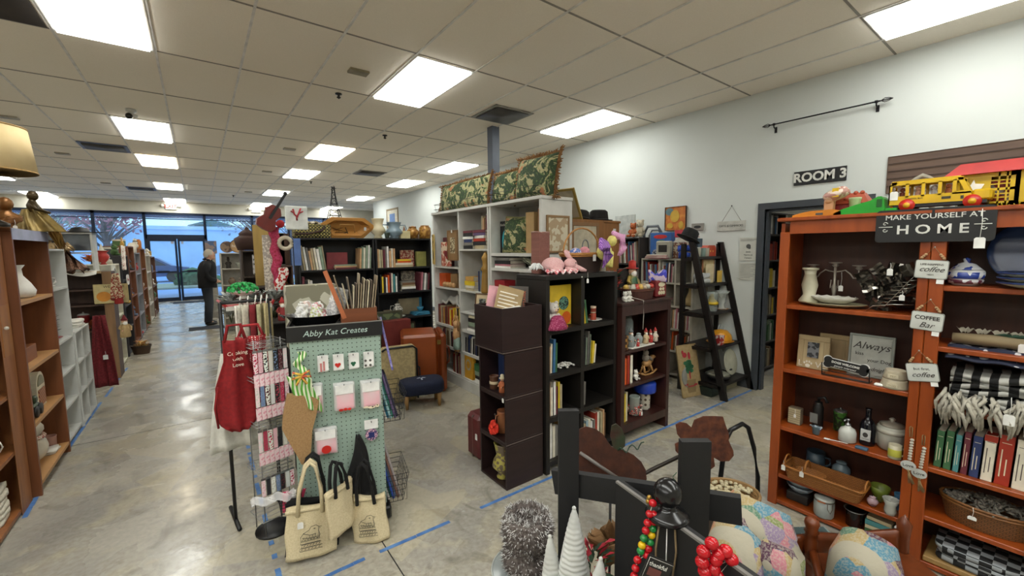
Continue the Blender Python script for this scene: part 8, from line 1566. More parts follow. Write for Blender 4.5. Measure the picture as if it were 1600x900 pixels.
for k in range(120):
 x=-.27+.55*rnd.random();z=.06*rnd.random()+.01-.02*abs(math.sin(x*9));x2=x+rnd.uniform(-.03,.03);q.tube([(x,.0,z+.03),(x+rnd.uniform(-.02,.02),-.035-.02*rnd.random(),z+.02),(x2,-.045-.012*rnd.random(),z-.03),(x2+rnd.uniform(-.012,.012),-.042,z-.055-.045*rnd.random())],[.007,.009,.008,.003],5)
q.out('white_fringe',m('#b3aea0','fabric',.95),T_);ptag(T_,(-.06,-.06,.03),.035,.05,.08)
bl=[('green',.03,.19),('green',.03,.20),('teal',.024,.19),('maroon',.026,.215),('navy',.034,.205),('cream',.04,.225),('red',.05,.24),('cream',.042,.235)]
x=.735
for k,(c_,t_,h_)in enumerate(bl):
 lab=['slim dark green book at left of the row behind the beads','second dark green book in the cookbook row','teal green spined book in the cookbook row','maroon book next to the blue one','navy blue titled book in the cookbook row','cream book with red head band in the row','thick bright red book in the cookbook row','cream paperback with a price tag in the row'][k]
 o=book(rb,x+t_/2,.03,.541,t_,h_,.17,c_,lab,None,.03,0,True);x+=t_+.003
 if k==5:q=B();q.box(-t_/2-.0008,-.0012,h_*.86,t_/2+.0008,.06,h_*.995);qo=q.out('red_head_band',m('#a8331f','paper',.5),o)
 if k==4:pass
o=book(rb,x+.008,.03,.541,.014,.22,.17,'grey','thin grey pamphlet beside the cream paperback');x+=.018
T_=thing('spiral_cookbook','cream comb bound cookbook with brown binding holes','book',rb.w(x+.055,.03,.541),Euler((0,.03,R_)));q=B();q.box(-.055,0,0,.055,.17,.22,.004);q.out('page_block',m('#a39b7c','paper',.6),T_);q=B()
for k in range(15):q.box(-.004,-.002,.012+.0138*k,.004,.002,.020+.0138*k)
q.out('comb_holes',m('#3a332a','plain',.6),T_);x+=.13
for k in range(3):o=book(rb,x+.02,.03,.541,.035,.235,.17,['sage','black','brown'][k],['grey green book at the right edge of the row','black book at the right edge of the row','brown book cut by the right edge'][k]);x+=.04
P=rb.w(.925,.12,.282);T_=oval_basket('oval split wood basket lined with grey shaggy fluff',P,.33,.21,.11,m('#6a4422','weave',.6,h2='#3a2410',sc=26),m('#7a4e24','wood',.5),R_,None,taper=.86);q=B();rnd=random.Random(2)
for k in range(150):a=rnd.uniform(0,6.28);r_=math.sqrt(rnd.random());p=V((.15*r_*math.cos(a),.093*r_*math.sin(a),.10+.035*(1-r_)));q.tube([p,p+V((rnd.uniform(-.02,.02),rnd.uniform(-.02,.02),.012)),p+V((rnd.uniform(-.03,.03),rnd.uniform(-.03,.03),.0))],[.008,.007,.003],4)
q.out('fluff_lining',m('#5d5850','fur',.95,h2='#8a857a',sc=50),T_);ptag(T_,(-.04,-.108,.07),.03,.018,.045)
T_=thing('word_block','white block sign with script live simply on grey top','sign',rb.w(1.17,.0,.282),R_);q=B();q.box(-.08,0,0,.08,.07,.095,.002);q.out('block',m('#5a554e','plain',.7),T_);q=B();q.box(-.078,-.003,.002,.078,.0,.075);q.out('white_face',m('#b4b5b2','paper',.6),T_);text('Live',.04,IK,T_,(-.02,-.0045,.052),shear=.3,name='script_lettering');text('Simply',.036,IK,T_,(.0,-.0045,.022),shear=.3,name='script_lettering');ptag(T_,(.03,-.006,.02),.04,.03,0)
zq=.037
q=B();q.box(-.2,0,0,.2,.26,.028,.004);tag(q.out('wood_board',m('#9a7a48','wood',.6),None,rb.w(.93,.0,zq),R_),'tan wooden board under the checked cloth','board')
CK=m('#131416','check',.85,h2='#8f9498',sc=24)
cloth('checked_cloth','folded black and white buffalo check cloth, left pile','cloth',rb.w(.92,.01,.066),.30,.24,.09,CK,R_,3,seed=3);cloth('checked_cloth','second black and white checked cloth pile at the right edge','cloth',rb.w(1.22,.0,.037),.24,.24,.08,CK,R_,2,seed=5)
# ---- signs on the front
T_=thing('home_sign','black plaque lettered make yourself at home on the top rail','sign',at(1463,346,-.03),Euler((0,.0,R_)))
a=at(1369,348,-.03);b_=at(1558,343,-.03);w_=abs(a[1]-b_[1]);q=B();hh=.082
T_.location=rb.w(rb.l(((a[0]+b_[0])/2,(a[1]+b_[1])/2,0))[0],-.03,1.757)
o8=rr(w_/2,hh,.018,4);q.ext([(x,z*1.0)for x,z in o8],-.004,.004);q.out('plaque',BK2,T_)
text('MAKE YOURSELF AT',.034,WL,T_,(.0,-.0048,.042),sx=1.12,off=.0003);text('H O M E',.062,WL,T_,(.0,-.0048,-.022),sx=1.12,off=.0012)
for s_ in(-1,1):
 q=B();X=s_*(w_*.41);q.tube([(X-s_*.03,-.005,-.004),(X+s_*.025,-.005,-.004)],.0022,5);q.tube([(X+.010*math.cos(t_/3)*(1-t_/24),-.005,.012+.010*math.sin(t_/3)*(1-t_/24))for t_ in range(18)],.0022,5);q.tube([(X+.010*math.cos(-t_/3)*(1-t_/24),-.005,-.02+.010*math.sin(-t_/3)*(1-t_/24))for t_ in range(18)],.0022,5);q.out('scroll_flourish',WL,T_)
ptag(T_,(w_*.39,-.006,-.065),.036,.05,.13)
def hsign(lab,px,py,lines,rot=0,w_=.118,h_=.092,dep=-.026):
 P=at(px,py,dep);T_=thing('coffee_sign',lab,'sign',P,Euler((0,rot,R_)));q=B();q.ext(rr(w_/2,h_/2,.010,4),0,.007);q.out('plaque_edge',m('#8f928c','plain',.4),T_);q=B();q.ext(rr(w_/2-.003,h_/2-.003,.009,4),-.002,.001);q.out('plaque_face',m('#c9ccc6','plain',.35),T_)
 for s_,sz,z,sh,of in lines:text(s_,sz,IK,T_,(.0,-.0028,z),shear=sh,off=of,name='lettering')
 for s_ in(-1,1):
  q=B()
  for k in range(3):t_=.14+.14*k;q.sph((s_*w_*.38*(1-t_),-.001,h_/2+.002+.058*t_),.0068,10)
  q.out('wooden_beads',m('#b08d66','wood',.5),T_)
 q=B();q.tube([(-w_*.40,.0,h_/2-.002),(0,.004,h_/2+.062),(w_*.40,.0,h_/2-.002)],.0018,5);q.out('twine',m('#8a6a48','plain',.8),T_)
 q=B();q.sph((0,.01,h_/2+.062),.005,8);q.out('nail',SILV,T_)
 q=B();q.box(w_*.20,.001,-h_/2-.022,w_*.42,.003,-h_/2+.004);q.out('price_tag',TAGM,T_)
 return T_
hsign('upper white bead hung sign reading life happens coffee helps',1455,421,[('LIFE HAPPENS',.0135,.024,0,0),('coffee',.036,.0,.45,0),('HELPS',.009,-.026,0,0)],.05)
hsign('middle white bead hung sign reading coffee bar',1448,502,[('COFFEE',.026,.016,0,.0007),('Bar',.038,-.02,.4,0)],.06)
hsign('lower tilted white bead hung sign reading but first coffee',1441,582,[('but first,',.018,.018,0,0),('coffee',.034,-.012,.4,0)],-.18)
for k,(px_,py_,lab,dz)in enumerate(((1419,727,'front oval love tag on a white bead strand with tassel',0),(1436,740,'rear oval love tag on a white bead strand with tassel',1))):
 P=at(px_,py_,-.036+.012*k);T_=thing('bead_garland',lab,'bead garland',P,Euler((0,-.10+.03*k,R_)),None);q=B();q.ext([(.030*math.cos(a*PI/12),.024*math.sin(a*PI/12))for a in range(24)],-.002,.002);q.out('oval_tag',m('#babcb8','paper',.5),T_);text('Love',.022,IK,T_,(0,-.003,0))
 q=B()
 for j in range(8):q.sph((.006+.002*j,.004,.034+.0145*j),.0088,10,sz=.85)
 q.out('white_beads',m('#b7b2a6','wood',.5),T_)
 q=B();q.tube([(.02,.004,.15),(.024,.004,.20),(.018,.008,.206),(.014,.004,.20),(.012,.004,.15)],.0022,5);q.out('jute_loop',m('#8f7a54','plain',.9),T_)
 q=B();rnd=random.Random(k)
 for j in range(26):a=rnd.uniform(-.5,.9);q.tube([(0,0,-.022),(.008*a,0,-.05),(.022*a+.004,.002*rnd.random(),-.085-.012*rnd.random())],[.002,.0018,.001],4)
 q.sph((0,0,-.028),.007,8);q.out('tassel',m('#8f7650','fabric',.9),T_)
q=B();q.ext([(-.013,-.04),(.013,-.04),(.013,-.008),(.006,0),(-.006,0),(-.013,-.008)],-.001,0);q.tube([(0,0,-.004),(.004,.006,.045)],.001,4);tag(q.out('price_ticket',TAGM,None,at(1403,822,-.022),R_),'white price ticket on string at the bookcase stile','price tag')
# ---- toys on top
ZT2=1.833
GRN=m('#1f9c28','plain',.35);YEL=m('#d8b010','plain',.35);REDT=m('#c2261a','plain',.35);ORG=m('#d2811a','plain',.4)
def lx(px_,py_,dep):return rb.px(px_,py_,dep)[0]
x0,x1=lx(1238,336,.0),lx(1305,332,.0)
T_=thing('toy_garage','orange toy garage base plate at the left end','toy',rb.w(x0,.0,ZT2),R_);q=B();q.ext([(0,0),(0,.012),(.05,.025),(.09,.032),(.20,.034),(.24,.02),(.24,0)],.0,.16);q.out('plate',ORG,T_);q=B();q.box(.12,-.002,.006,.155,0,.018);q.out('label',m('#4a4a4c','plain',.5),T_)
T_=thing('toy_barn','red toy barn with scalloped orange roof','toy',rb.w(lx(1305,320,.16)-.02,.14,ZT2+.036),R_);q=B();q.box(-.02,0,0,.17,.10,.075);q.out('barn_walls',m('#8f2218','plain',.5),T_);q=B();q.ext([(-.012,.07),(.055,.135),(.13,.135)],0,.01)if False else None
q=B();vs=[(-.03,-.015,.07),(.185,-.015,.07),(.185,.115,.07),(-.03,.115,.07),(.0,.02,.13),(.15,.02,.13),(.15,.08,.13),(.0,.08,.13)];q.add(vs,[(0,3,2,1),(4,5,6,7),(0,1,5,4),(1,2,6,5),(2,3,7,6),(3,0,4,7)]);[q.sph((x,.02,.13),.012,8)for x in(.01,.045,.08,.115,.145)];[q.sph((x,-.004,.098),.009,8)for x in(.03,.075,.12)];q.out('scalloped_roof',m('#a8482a','plain',.5),T_)
q=B()
for x in(.0,.045,.09,.13):q.box(x,-.004,.008,x+.02,0,.062)
q.out('wall_ribs',m('#7a1a14','plain',.5),T_)
q=B();q.box(-.03,-.10,.0,.19,.12,.0)
T_.location.z=ZT2+.0;
q=B();
tag(B().box(-.09,0,0,.12,.12,.034).out('toy_platform',m('#9c3a22','plain',.5),None,(T_.location.x,T_.location.y-.06,ZT2),R_),'dark red platform under the toy barn','toy')if False else None
T_=thing('toy_tower','plastic bag of toy pieces tied on a cream toy tower','toy',rb.w(lx(1294,328,.06),.06,ZT2+.036),R_);q=B();q.box(-.022,0,0,.022,.04,.045);q.sph((0,.02,.05),.03,10,sz=.7);q.out('tower',m('#b88a62','plain',.5),T_);q=B();q.grid(lambda u,v:(.004+(.055*math.sin(PI*(.08+.84*v)))*math.cos(2*PI*u)*(1+.15*math.sin(u*25))+.05*v,.02+.045*math.sin(PI*(.08+.84*v))*math.sin(2*PI*u),.045+.085*v),24,10);q.out('plastic_bag',m('#b98a80','patch',.12,h2='#d8c4b4',sc=60),T_)
q=B();q.box(.02,-.02,.07,.05,-.0,.12);q.out('yellow_piece',YEL,T_)
T_=thing('toy_ramp','bright green toy slide ramp sloping beside the bus','toy',rb.w(lx(1302,334,.0),.0,ZT2),R_);q=B();q.ext([(0,0),(0,.010),(.04,.030),(.10,.050),(.16,.066),(.19,.085),(.205,.085),(.215,.07),(.225,.0)],.0,.11);q.out('ramp_body',GRN,T_);q=B();q.box(.215,.0,.0,.27,.11,.02,.004);q.out('ramp_foot',GRN,T_);q=B();q.box(.188,-.003,.03,.21,.0,.07);q.out('side_notch',m('#0f5a1a','plain',.5),T_)
jug('toy_turret','pale green crenellated toy turret cup on the ramp','toy',rb.w(lx(1336,308,.12),.125,ZT2),.10,'pot',m('#a9b88a','plain',.4),.62);T_=COL.objects[-1]
q=B();q.lathe([(.04,0),(.052,.008),(.05,.02),(.001,.035)],n=20,sx=1.5);tag(q.out('toy_hat',m('#c9731c','plain',.4),None,rb.w(lx(1375,312,.2),.22,ZT2),R_),'orange and red toy dome behind the green ramp','toy');COL.objects[-1].scale=(1,1,2.2)
a0,a1=lx(1390,318,.05),lx(1548,312,.05);BLN=a1-a0
T_=thing('toy_bus','yellow toy school bus with red wheels and open windows','toy bus',rb.w(a0,.02,ZT2),R_,None,BLN/.36);q=B()
sid=lambda y0,y1:q.box(0.0,y0,.045,.255,y1,.085)
for y0,y1 in((0,.005),(.105,.11)):
 q.box(.0,y0,.035,.30,y1,.078);q.box(.01,y0,.135,.27,y1,.152)
 for x in(.0,.065,.125,.185,.235):q.box(x,y0,.07,x+.013,y1,.14)
 q.ext([(.245,.07),(.30,.07),(.268,.148),(.25,.148),(.256,.13),(.275,.085),(.245,.085)],y0,y1)
q.box(.0,0,.035,.005,.11,.14);q.box(.008,.0,.150,.262,.11,.157,.003);q.box(.005,.005,.035,.30,.105,.04);q.box(.30,.0,.035,.365,.11,.085,.008);q.ext([(.0,.13),(.012,.155),(.03,.157),(.03,.14)],0,.11)
q.out('bus_body',YEL,T_)
q=B();q.box(.02,.004,.02,.35,.106,.036);q.out('chassis',m('#1a1a1c','plain',.5),T_)
for x in(.075,.305):
 for y in(-.012,.100):
  q=B();q.tube([(x,y,.03),(x,y+.022,.03)],.031,20);w__=q.out('wheel',REDT,T_);q=B();yy=y-.002 if y<.05 else y+.016;q.tube([(x,yy,.03),(x,yy+.008,.03)],.014,14);q.out('hub',m('#d8a820','plain',.4),w__)
for k,x in enumerate((.045,.105,.165,.215)):q=B();q.lathe([(.012,0),(.013,.05),(.004,.055)],(x,.055,.05),10);q.sph((x,.055,.115),.012,8);q.out('passenger',m(['#8a4a3a','#d8a890','#c9c9d0','#b8683a'][k],'plain',.5),T_)
q=B();q.box(.265,-.003,.045,.275,0,.06);q.box(.20,-.002,.05,.232,0,.062);q.out('printed_marks',m('#3a3424','plain',.5),T_);text('SCHOOL BUS',.011,m('#3a3424','plain',.5),T_,(.10,-.0015,.062));ptag(T_,(.022,-.004,.105),.032,.045,.02)
q=B();q.tube([(.17,.05,.157),(.17,.05,.157)],.001,4)
T_=thing('toy_stickers','flat printed toy strip lying under the bus','toy',rb.w(a0+.18,-.02,ZT2),R_);q=B();q.box(-.06,0,0,.08,.03,.004);q.out('strip',m('#a9b08a','patch',.4,h2='#c05a4a',sc=60),T_)
P=at(1440,300,.27,ZT2);T_=thing('arch_ornament','white distressed cathedral arch frame behind the bus','ornament',P,R_);q=B();R2=.20
arc=[(-.10+0,0),(-.10,.03)]+[(.10-R2*math.cos(t_),.03+R2*math.sin(t_))for t_ in[k*PI/3/8 for k in range(9)]];arcr=[(-x,z)for x,z in reversed(arc)]
WD2=m('#a8a396','wood',.6,h2='#8a8476');pth=[(x,0,z)for x,z in arc+arcr[1:]];q.tube(pth,.012,6);q.out('arch_border',WD2,T_);q=B();q.tube([(-.07,0,.12),(.0,0,.06),(.08,0,.0)],.008,6);q.tube([(.07,0,.12),(.0,0,.06),(-.08,0,.0)],.008,6);q.tube([(-.055,0,.155),(.0,0,.11),(.055,0,.155)],.007,6);q.out('lattice_bars',WD2,T_);q=B();q.box(-.11,-.012,-.012 if False else 0,.11,.012,.012);q.out('base_bar',WD2,T_)
h0=lx(1498,305,.16);T_=thing('toy_house','large yellow toy house with red roof and lattice windows','toy house',rb.w(h0,.14,ZT2),R_);q=B();W3=.34;H3=.165
q.box(0,0,0,W3,.006,.02)
xs=[.0,.115,.135,.185,.205,.255,.275,.325];
q.box(0,0,.0,.105,.006,H3);q.box(.165,0,0,.195,.006,H3);q.box(.255,0,0,W3,.006,H3)if False else None
for x0_,x1_ in((.105,.18),(.21,.285)):
 q.box(x0_,0,H3-.02,x1_,.006,H3);q.box(x0_,0,0,x1_,.006,.03);q.box(x0_,0,.08,x1_,.006,.092)
 for xx in(x0_+.022,x0_+.047):q.box(xx,0,.02,xx+.006,.006,H3)
 for zz in(.045,.062,.108,.125):q.box(x0_,.001,zz,x1_,.005,zz+.005)
q.box(.18,0,0,.21,.006,H3);q.box(.285,0,0,W3,.006,H3);q.box(0,0,0,.006,.12,H3);q.box(W3-.006,0,0,W3,.12,H3);q.box(0,.115,0,W3,.12,H3);q.out('yellow_walls',m('#cfae1a','plain',.4),T_)
q=B();vs=[(-.05,-.03,H3),(W3+.02,-.03,H3),(W3+.02,.14,H3),(-.05,.14,H3),(.0,.0,H3+.055),(W3,.0,H3+.055),(W3,.11,H3+.055),(.0,.11,H3+.055)];q.add(vs,[(0,3,2,1),(4,5,6,7),(0,1,5,4),(1,2,6,5),(2,3,7,6),(3,0,4,7)]);q.out('red_roof',m('#b81c14','plain',.35),T_)
q=B();rnd=random.Random(2)
for k in range(26):x=-.01+W3*k/26;q.tube([(x,-.004,0),(x+rnd.uniform(-.01,.01),-.012,.012+.012*rnd.random())],[.004,.002],4)
q.out('grass_edge',m('#b9a81a','plain',.5),T_)
q=B();q.box(.10,.05,.0,.17,.07,.13);q.box(.17,.05,.0,.24,.07,.09);q.box(.24,.05,.0,.30,.07,.14);q.out('inside_panel',m('#a8321c','patch',.5,h2='#b9b0a0',sc=40),T_)
q=B();q.ext([(.035,.06),(.07,.08),(.085,.115),(.055,.12),(.05,.14),(.042,.118),(.02,.09)],-.006,-.003);q.out('white_flower_tag',TAGM,T_)
# ===== FOREGROUND
K=Fr(0,0,-YAW)
def kl(p):return K.l(p)
T_=thing('display_table','low dark display table carrying the foreground goods','table',K.w(.43,.95),-YAW);TW=m('#3a2c22','wood',.6)
q=B();q.box(-.42,-.5,.42,.42,.42,.45,.004);q.out('tabletop',TW,T_)
for sx in(-.39,.35):
 for sy in(-.47,.36):q=B();q.box(sx,sy,0,sx+.04,sy+.04,.42);q.out('leg',TW,T_)
FB=m('#101013','wood',.65,h2='#0b0b0d')
def quad_prism(nm,par,pts,th,mat,nrm=None):
 """closed slab from four world points, thickness th away from the camera"""
 P_=[V(p)for p in pts];n=(P_[1]-P_[0]).cross(P_[3]-P_[0]).normalized()
 if n.dot(P_[0]-CAM)<0:n=-n
 q=B();q.add(P_+[p+n*th for p in P_],[(0,1,2,3),(7,6,5,4),(0,4,5,1),(1,5,6,2),(2,6,7,3),(3,7,4,0)]);return q.out(nm,mat,par)
def foot(p,z=.45):return V((p[0],p[1],z))
FR=thing('black_easel','black painted picket frame with two posts and crossing rail','stand',(0,0,0))
def post(px0,px1,pyt,D,pxb0,pxb1):
 a=ad(px0,pyt,D);b_=ad(px1,pyt+(3 if D>1.1 else 10),D);d=(b_-a);d.z=0;w_=d.length;d.normalize();n=V((-d.y,d.x,0));n=n if n.dot(a)>0 else-n
 q=B();zt=(a.z+b_.z)/2;A=V((a.x,a.y,0));Bv=V((b_.x,b_.y,0));
 vs=[A+V((0,0,.451)),Bv+V((0,0,.451)),Bv+n*.022+V((0,0,.451)),A+n*.022+V((0,0,.451)),A+V((0,0,zt)),Bv+V((0,0,zt)),Bv+n*.022+V((0,0,zt)),A+n*.022+V((0,0,zt))]
 q.add(vs,[(0,3,2,1),(4,5,6,7),(0,1,5,4),(1,2,6,5),(2,3,7,6),(3,0,4,7)]);return q.out('post',FB,FR),A,Bv
post(873,905,641,1.15,0,0);post(1066,1112,686,1.0,0,0)
a=ad(861,735,1.215);b_=ad(1158,779,1.0);c_=ad(1160,822,1.0);d_=ad(867,772,1.215)
quad_prism('rail',FR,[a,b_,c_,d_],.022,FB)
za=1.06;a=az(962,752,za);b_=az(1185,912,za);dn=V((0,0,-.609))
T_=thing('black_board','large black painted board standing nearest with lit top edge painted grey','board',(0,0,0));
quad_prism('board_panel',T_,[a,b_,b_+dn,a+dn],.02,FB)
n=(b_-a).normalized();pr_=V((-n.y,n.x,0));pr_=pr_ if pr_.dot(V((a.x,a.y,0)))>0 else-pr_
q=B();q.add([a+V((0,0,.001)),b_+V((0,0,.001)),b_+pr_*.008+V((0,0,.001)),a+pr_*.008+V((0,0,.001)),a-V((0,0,.004))-pr_*.0005,b_-V((0,0,.004))-pr_*.0005],[(0,1,2,3),(0,4,5,1)]);q.out('lit_edge',m('#6f6c68','plain',.6),T_)  # light on the board's top edge put in as a grey strip
ray_t=lambda x,y:az(x,y,za)
P=a.lerp(b_,.43);P=V((P.x,P.y,za))
kx,ky=None,None
T_=thing('finial','glossy black turned ball finial with cords on the board edge','finial',P+V((pr_.x*.008,pr_.y*.008,0)));GB=m('#121214','plain',.22)
q=B();q.lathe([(.001,-.012),(.030,-.010),(.046,-.002),(.048,.003),(.040,.010),(.024,.018),(.018,.024),(.019,.028)],n=32);q.out('collar',GB,T_)
q=B();q.sph((0,0,.054),.031,28,sz=1.03);q.out('ball',GB,T_)
toC=(CAM-P);toC.z=0;toC.normalize();sd=V((-toC.y,toC.x,0))
q=B();o0=toC*.030
for s_,bo_ in((-1,-.016),(1,.014)):q.tube([o0+sd*(.016*s_)+V((0,0,-.006)),o0*1.1+sd*(bo_+.006*s_)+V((0,0,-.06)),o0*1.1+sd*(bo_-.004)+V((0,0,-.16))],.0022,6)
q.out('jute_cord',m('#7d6a4c','fabric',.9),T_);q=B();q.tube([o0+V((0,0,-.008)),o0*1.12+V((0,0,-.13))],.0012,5);q.out('white_thread',TAGM,T_)
q=B();q.sph(sd*-.042+V((0,0,.012))-toC*.02,.006,8);q.sph(sd*-.040+V((0,0,.022))-toC*.02,.006,8);q.out('brass_clip',m('#b08a3c','plain',.3,.6),T_)
def beads(name,lab,pts,cols,r,D0,cat='bead garland'):
 T_=thing(name,lab,cat,(0,0,0));g_={}
 for k,(x,y)in enumerate(pts):
  p=ad(x,y,D0);g_.setdefault(cols[k%len(cols)],[]).append(p)
 for c_,L_ in g_.items():
  for p in L_:q=B();q.sph(p,r*mpp(p)*1.0,16,sz=.92);q.out('bead',m(c_,'plain',.22),T_)
 q=B();q.tube([ad(x,y,D0)for x,y in pts],.001,4);q.out('string',m('#c9c0b0','plain',.7),T_);return T_
Rr,Gg,Yy='#b8101c','#1f7a3a','#d8b00c'
Dp=(az(1010,787,za)-CAM).dot(_f)-.02
L_=[(1020,786),(1015,803),(1012,817),(1009,829),(1006,841),(1003,852),(1001,861)];C1=[Rr,Rr,Rr,Rr,Gg,Yy,Gg]
L2_=[(1022,804),(1021,815),(1020,826),(1018,836),(1016,847),(1013,857),(1010,867),(996,875),(993,888),(991,900)];C2=[Rr,Rr,Gg,Yy,Gg,Rr,Rr,Rr,Rr,Rr]
beads('bead_garland','strand of small red, green and yellow wooden beads',L_+list(reversed(L2_)),C1+list(reversed(C2)),6.2,.93)
big=[(1112,849),(1099,862),(1122,866),(1134,861),(1097,878),(1118,874),(1115,889),(1101,893),(1143,874),(1121,901),(1105,906)]
beads('bead_garland','cluster of large glossy red beads over the board edge',big,[Rr],10.5,.80)
P=ad(1022,905,.87);l_=kl(P);T_=thing('chalk_sign','black plaque with white border lettered thankful','sign',ad(1026,893,.86),Euler((-.1,.42,-YAW)),None,.62);q=B();q.box(-.045,0,-.06,.045,.006,.042);q.out('plaque',BK2,T_);q=B();q.tube([(-.040,-.001,-.06),(-.040,-.001,.037),(.045,-.001,.037)],.0009,4);q.out('white_border',WL,T_);text('thankful',.020,WL,T_,(-.002,-.001,.018));q=B();q.box(-.03,-.002,-.02,.015,0,.006);q.out('pink_patch',m('#6a3a34','plain',.6),T_)
P=T_.location
q=B();q.box(-.012,-.01,0,.012,.01,T_.location.z-.03-.451);tag(q.out('sign_stand',BK2,None,(T_.location.x,T_.location.y,.451),-YAW),'dark little stand behind the thankful plaque','stand')
RST=m('#3a1c12','rust',.75,h2='#4e2818',sc=22);RST2=m('#3f1a0e','rust',.75,h2='#5d3018',sc=30)
def sheetmetal(name,lab,cat,outline,D,mat,th=.004,rot=0):
 Pc=ad(sum(p[0]for p in outline)/len(outline),sum(p[1]for p in outline)/len(outline),D);s_=mpp(Pc);cx=sum(p[0]for p in outline)/len(outline);cy=sum(p[1]for p in outline)/len(outline)
 T_=thing(name,lab,cat,Pc,-YAW+rot);q=B();q.ext([((x-cx)*s_,-(y-cy)*s_)for x,y in outline],-th/2,th/2);q.out('sheet_metal',mat,T_);return T_,Pc,s_,cx,cy
T_,Pc,s_,cx,cy=sheetmetal('metal_pumpkin','dark rusty sheet metal pumpkin stake with spiral tendril','yard ornament',[(905,668),(915,664),(930,668),(942,677),(950,690),(955,697),(962,700),(975,703),(990,711),(1002,722),(1009,735),(1011,750),(1008,760),(990,775),(950,780),(910,775),(895,740),(893,700)],1.47,RST)
q=B();q.ext([((x-cx)*s_,-(y-cy)*s_)for x,y in[(955,663),(962,660),(971,668),(976,682),(976,696),(968,703),(958,699),(953,680)]],-.003,.003);q.out('stem',m('#3a2016','rust',.7,h2='#1f3a22'),T_)
q=B();q.tube([((965+3.0*k-cx)*s_,-.01+.008*math.cos(k*1.1),-(703-.8*k-cy)*s_+.011*math.sin(k*1.1))for k in range(14)],.0022,5);q.out('tendril',m('#1c3a28','plain',.5),T_)
q=B();q.tube([(0,.006,-.03),(0,.006,-Pc.z+.002)],.005,6);q.out('stake',BK2,T_);q=B();q.tube([((905-cx)*s_,-.02,-(702-cy)*s_),((972-cx)*s_,-.03,-(748-cy)*s_)],.006,6);q.out('grey_brace',m('#6a6460','plain',.5),T_)
T_,Pc,s_,cx,cy=sheetmetal('metal_flower','textured rusty metal blossom shape behind the right post','yard ornament',[(1055,662),(1062,658),(1072,660),(1080,667),(1084,655),(1098,649),(1115,649),(1128,650),(1132,662),(1138,678),(1138,688),(1146,705),(1147,713),(1140,722),(1126,722),(1116,716),(1118,730),(1112,735),(1090,730),(1066,715),(1056,705),(1055,693),(1066,688),(1058,678)],1.9,RST2,.006)
q=B();q.tube([(0,.01,-.03),(0,.01,-Pc.z+.002)],.006,6);q.out('stake',BK2,T_)
T_=thing('bent_pipe_stand','bent dark steel pipe stand behind the rusty blossom','stand',(0,0,0));PD=m('#1b1c1e','plain',.35,.5)
hp=[ad(1118,782,2.02),ad(1126,745,2.02),ad(1133,690,2.02),ad(1142,672,2.03),ad(1160,662,2.05),ad(1169,668,2.06),ad(1178,700,2.07),ad(1184,745,2.08)]
h1=V((hp[-1].x+.02,hp[-1].y-.01,.014));h0_=V((hp[0].x-.01,hp[0].y,.014));q=B();q.tube([h0_]+hp+[h1],.011,8);q.out('arched_pipe',PD,T_)
q=B();q.tube([ad(975,758,1.95),ad(1020,733,1.98),ad(1072,708,2.0),ad(1142,672,2.03)],.009,8);q.out('cross_bar',m('#2c2622','plain',.4,.4),T_)
q=B();a=ad(975,758,1.95);q.tube([a,V((a.x,a.y,.01))],.009,8);q.out('rear_pipe',PD,T_)
q=B();q.tube([ad(1054+3*math.cos(k*.9),738+2.2*k,1.03)for k in range(18)],.0012,4);tag(q.out('wire_coil',m('#2c5a3a','plain',.5)),'little green wire tendril beside the right post','wire')
P=ad(824,884,1.33);SZ=P.z-.012
T_=thing('cake_stand','white metal cake stand under the fuzzy grey pot','cake stand',(P.x,P.y,.451));hh=SZ-.451;q=B();q.lathe([(.075,0),(.08,.006),(.03,.03),(.018,hh*.5),(.03,hh-.012),(.1,hh-.004),(.112,hh),(.115,hh+.006),(.110,hh+.006),(.10,hh+.001),(.001,hh+.001)],n=36);q.out('stand_body',m('#9fa6a6','plain',.2,.1),T_);q=B();q.tube([(.113*math.cos(a*PI/18),.113*math.sin(a*PI/18),hh+.006)for a in range(36)],.0028,6,closed=True);q.out('rim',m('#b5bab8','plain',.2),T_)
T_=thing('fuzzy_pot','grey and white shaggy fuzzy flower pot on cake stand','flower pot',(P.x,P.y,SZ+.004),0,None,(1.12,1.12,.97));FZ=m('#453c39','fur',.95,h2='#6f6763',sc=90);FZ2=m('#c9c9c8','fur',.95,h2='#a9a6a4',sc=90)
q=B();prof=[(.05,0),(.066,.02),(.070,.055),(.056,.085),(.064,.098),(.072,.13),(.068,.175),(.060,.19),(.045,.19),(.042,.15),(.001,.14)];q.lathe(prof,n=30);q.out('pot_body',FZ,T_)
rnd=random.Random(4);q=B();q2=B()
for k in range(2600):
 a=rnd.uniform(0,2*PI);z=rnd.uniform(.0,.195);r_=None
 for j in range(len(prof)-4):
  if prof[j][1]<=z<=prof[j+1][1]:t_=(z-prof[j][1])/max(1e-6,prof[j+1][1]-prof[j][1]);r_=prof[j][0]*(1-t_)+prof[j+1][0]*t_
 if r_ is None:continue
 p=V((r_*math.cos(a),r_*math.sin(a),z));nn=V((math.cos(a),math.sin(a),rnd.uniform(-.3,.5)));e=p+nn*rnd.uniform(.005,.011)+V((rnd.uniform(-.004,.004),rnd.uniform(-.004,.004),rnd.uniform(-.004,.004)));s_=V((-math.sin(a),math.cos(a),rnd.uniform(-1,1))).normalized()*.0016
 white=(z>.16 and rnd.random()<.85)or rnd.random()<.42
 (q2 if white else q).add([p-s_,p+s_,e],[(0,1,2)])
